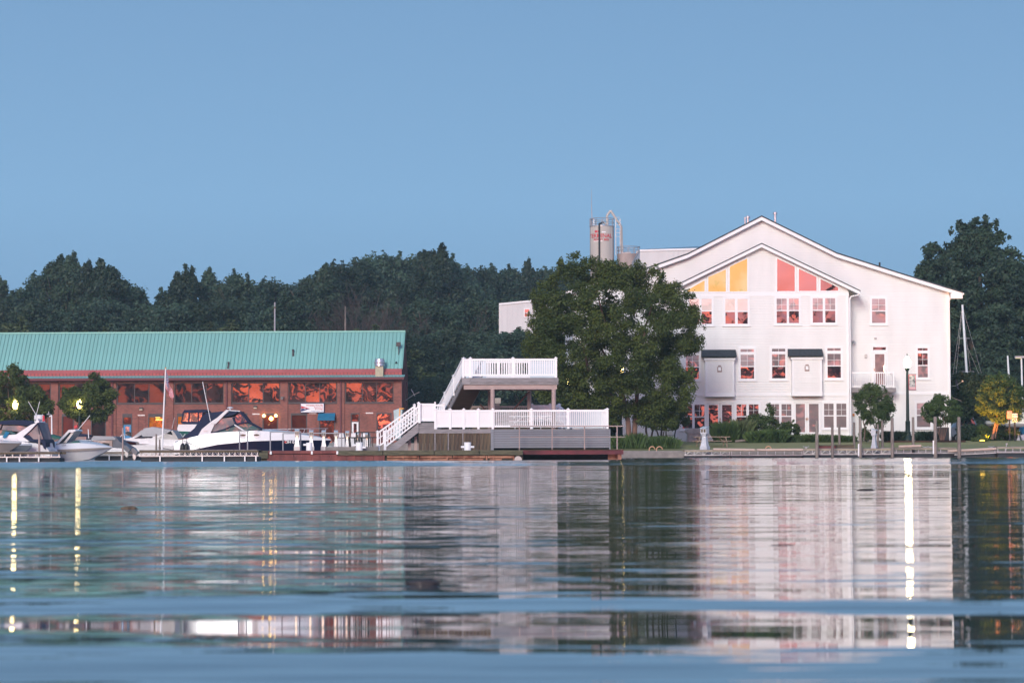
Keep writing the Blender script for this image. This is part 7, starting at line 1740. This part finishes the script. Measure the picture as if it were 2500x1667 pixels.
# signs
def sign(px, ytop, ybot, wpx, Y, zb, label, mat, name, post=black):
    p = at(px, ytop, Y); q = at(px, ybot, Y); w2 = wpx/2*Y/F_PX; t = thing(name, label, 'sign', (p.x, Y, zb)); MB().box(-w2, w2, -.02, 0, q.z-zb, p.z-zb).build('panel', mat, t, bevel=.01)
    MB().box(-.05, .05, 0, .08, 0, p.z-zb-.03).build('post', post, t); return t, w2, q.z-zb, p.z-zb
s_, w2, z0, z1 = sign(2477.5, 1009, 1030, 13, 172.5, 1.1, 'white speed limit sign reading 20 at the right beside the lit tree', pm('pink_white_sign', (.72, .62, .62), .5, .03), 'speed_limit_sign')
text('lettering', '20', .40, black, s_, (0, -.028, z0+.06), squash=1.0); text('lettering', 'SPEED LIMIT', .075, black, s_, (0, -.028, z0+.46), squash=.8)
sign(2464.5, 1003, 1022, 12.5, 171.8, 1.1, 'pinkish red sign on a dark post half behind the lit leaves', pm('salmon_sign', (.62, .25, .22), .5, .3, 6), 'notice_sign')
# ------------------------------------------------------------------ garden furniture
pc = at(1737, 1082, 165); picnic('picnic_table', 'weathered wooden picnic table on the lawn behind the big pedestal', (pc.x+.0, 165, .68), pm('weathered_table_wood', (.36, .26, .20), .85, .3, 3, (.4, 4, 4)), R(8), 2.45)
p = at(1703, 1076, 173.5); f = lambda px, py: (at(px, py, 173.5).x-p.x, at(px, py, 173.5).z-1.10)
gr = thing('covered_grill', 'grill under a wrinkled beige cover at the left corner of the house', 'grill', (p.x, 173.5, 1.10))
cov = pm('beige_grill_cover', (.52, .46, .42), .75, .25, 2.5, bump=.06)
P1 = [f(*q) for q in ((1671, 1052), (1674, 1047), (1690, 1045), (1712, 1046), (1716, 1052), (1712, 1058), (1676, 1059))]
m = MB(); m.loft([[(x*s, y, P1[0][1]+(z-P1[0][1])*s) for x, z in P1] for y, s in ((-.42, .9), (-.32, 1), (.32, 1), (.42, .9))]); m.build('hood_cover', cov, gr, smooth=True)
a, b = f(1677, 1059), f(1710, 1059); m = MB(); n = 14
top = []; bot = []
for i in range(4*n):
    t = i/(4*n)*2*math.pi; rx, ry = (b[0]-a[0])/2, .36; wv = .03*math.sin(t*9)+.02*math.sin(t*17); cxx = (a[0]+b[0])/2
    ex = lambda v: math.copysign(abs(v)**.5, v)
    top.append((cxx+rx*ex(math.cos(t)), ry*ex(math.sin(t)), a[1])); bot.append((cxx+(rx+wv)*ex(math.cos(t)), (ry+wv)*ex(math.sin(t)), 0))
m.loft([bot, top]); m.build('skirt_cover', cov, gr, smooth=True)
p = at(1638, 1075, 172); f = lambda px, py: (at(px, py, 172).x-p.x, at(px, py, 172).z-1.03)
ch = thing('metal_chair', 'dark slatted metal garden chair beside the small tree', 'chair', (p.x, 172, 1.03))
xb, zb_ = f(1651, 1041); xs, zs = f(1647, 1062); xf, zf_ = f(1626, 1050)
for k in range(5): MB().box(xf, xs, -.25+k*.11, -.16+k*.11, zs-.03, zs).build('seat_slat', black, ch)
for y in (-.27, .25):
    MB().tube((xf, y, 0), (xf, y, zf_), .028).tube((xf, y, zf_), (xs+.03, y, zf_+.02), .028).build('arm', black, ch); MB().tube((xs, y, 0), (xs, y, zs), .03).build('leg', black, ch); MB().tube((xs, y, zs), (xb, y, zb_), .03).build('back_post', black, ch)
for k in range(5): t_ = .15+.2*k; x = xs+(xb-xs)*t_; z = zs+(zb_-zs)*t_; MB().box(x-.012, x+.012, -.25, .23, z-.04, z+.04).build('back_slat', black, ch)
# log and stones in the bed
p = at(1812, 1072, 171); o = MB().tube((-.5, 0, 0), (.5, .05, .12), .09, .07, 8).build('driftwood_log', piling_wood, smooth=True, loc=(p.x, 171, 1.1)); tag(o, 'driftwood log lying at the front of the shrub bed', 'log')
MB().box(at(1730, 1, 172).x, at(2100, 1, 172).x, 172.4, 174.1, .9, 1.14).build('flower_bed', soil, kind='structure')
MB().box(at(2150, 1, 172).x, at(2340, 1, 172).x, 171.0, 174.1, .9, 1.13).build('mulch_bed', pm('brown_mulch', (.07, .035, .025), .95, .3), kind='structure')
# picnic pavilion things behind the deck: benches under the tree line
p = at(1487, 1060, 170)
# ------------------------------------------------------------------ driftwood and weed on the water
def floater(name, label, px, py, wpx, hpx, mat, seed=0, group=None):
    h = 1098-py; Y = CAM_H*F_PX/(-h+0.0) if h < 0 else 100
    p = at(px, py, Y); k = Y/F_PX; w2 = wpx*k/2; r = random.Random(seed); m = MB(); n = 8; rg = []
    for i in range(n+1):
        t = i/n; s = max(.12, math.sin(math.pi*t)**.6)*hpx*k*.6; x = -w2+2*w2*t; c = (r.uniform(-.2, .2)*hpx*k, hpx*k*.18)
        rg.append([(x, c[0]+s*math.cos(a)*1.3, c[1]+s*math.sin(a)*r.uniform(.6, 1)) for a in [2*math.pi*j/7 for j in range(7)]])
    m.loft(rg); o = m.build(name, mat, smooth=True, loc=(p.x, p.y, 0)); tag(o, label, 'driftwood', group); return o
dw = pm('wet_driftwood', (.035, .03, .035), .5, .3, 8); wd = pm('brown_floating_weed', (.14, .10, .07), .9, .4, 12)
floater('floating_weed', 'brown clump of weed floating on the water at the left', 315, 1240, 42, 13, wd, 1)
floater('driftwood', 'largest dark piece of driftwood, in the foreground below the deck', 1032, 1424, 85, 20, dw, 2)
floater('driftwood', 'dark stick with a knob floating before the house reflection', 2113, 1199, 44, 6, dw, 3)
floater('driftwood', 'thin dark stick floating in the middle of the house reflection', 1911, 1331, 62, 4, dw, 4)
for k, (px, py, w_, lab) in enumerate(((1742, 1182.5, 62, 'long thin stick floating right of the park tree reflection'), (1725, 1171, 16, 'tiny stick floating above the long thin one'), (1833, 1168.5, 40, 'thin stick floating nearest the quay before the house'), (1270, 1142, 42, 'dark stick floating just in front of the pier'), (1943, 1133.5, 26, 'short stick floating close to the docks'), (2288, 1181, 26, 'short stick floating right of the lamp reflection'), (978, 1165.5, 12, 'tiny orange brown leaf floating at the left middle'), (1180, 1240, 90, 'long faint branch floating at the edge of the deck reflection'))):
    floater('floating_stick', lab, px, py, w_, 2.2, dw if k != 6 else pm('orange_leaf', (.5, .2, .06), .6), 10+k, 'small sticks floating on the water')
# ================================================================== evening haze
hzb = MB().box(-520, 520, -125, 700, -4.5, 75)
hm = bpy.data.materials.new('evening_haze'); hm.use_nodes = True; t = hm.node_tree; t.nodes.remove(t.nodes['Principled BSDF'])
pv = nd(t, 'ShaderNodeVolumePrincipled'); pv.inputs['Density'].default_value = .00023; pv.inputs['Color'].default_value = (.62, .90, 1.0, 1); pv.inputs['Anisotropy'].default_value = 0
t.links.new(pv.outputs[0], t.nodes['Material Output'].inputs['Volume'])
hzb.build('haze', hm, kind='stuff')
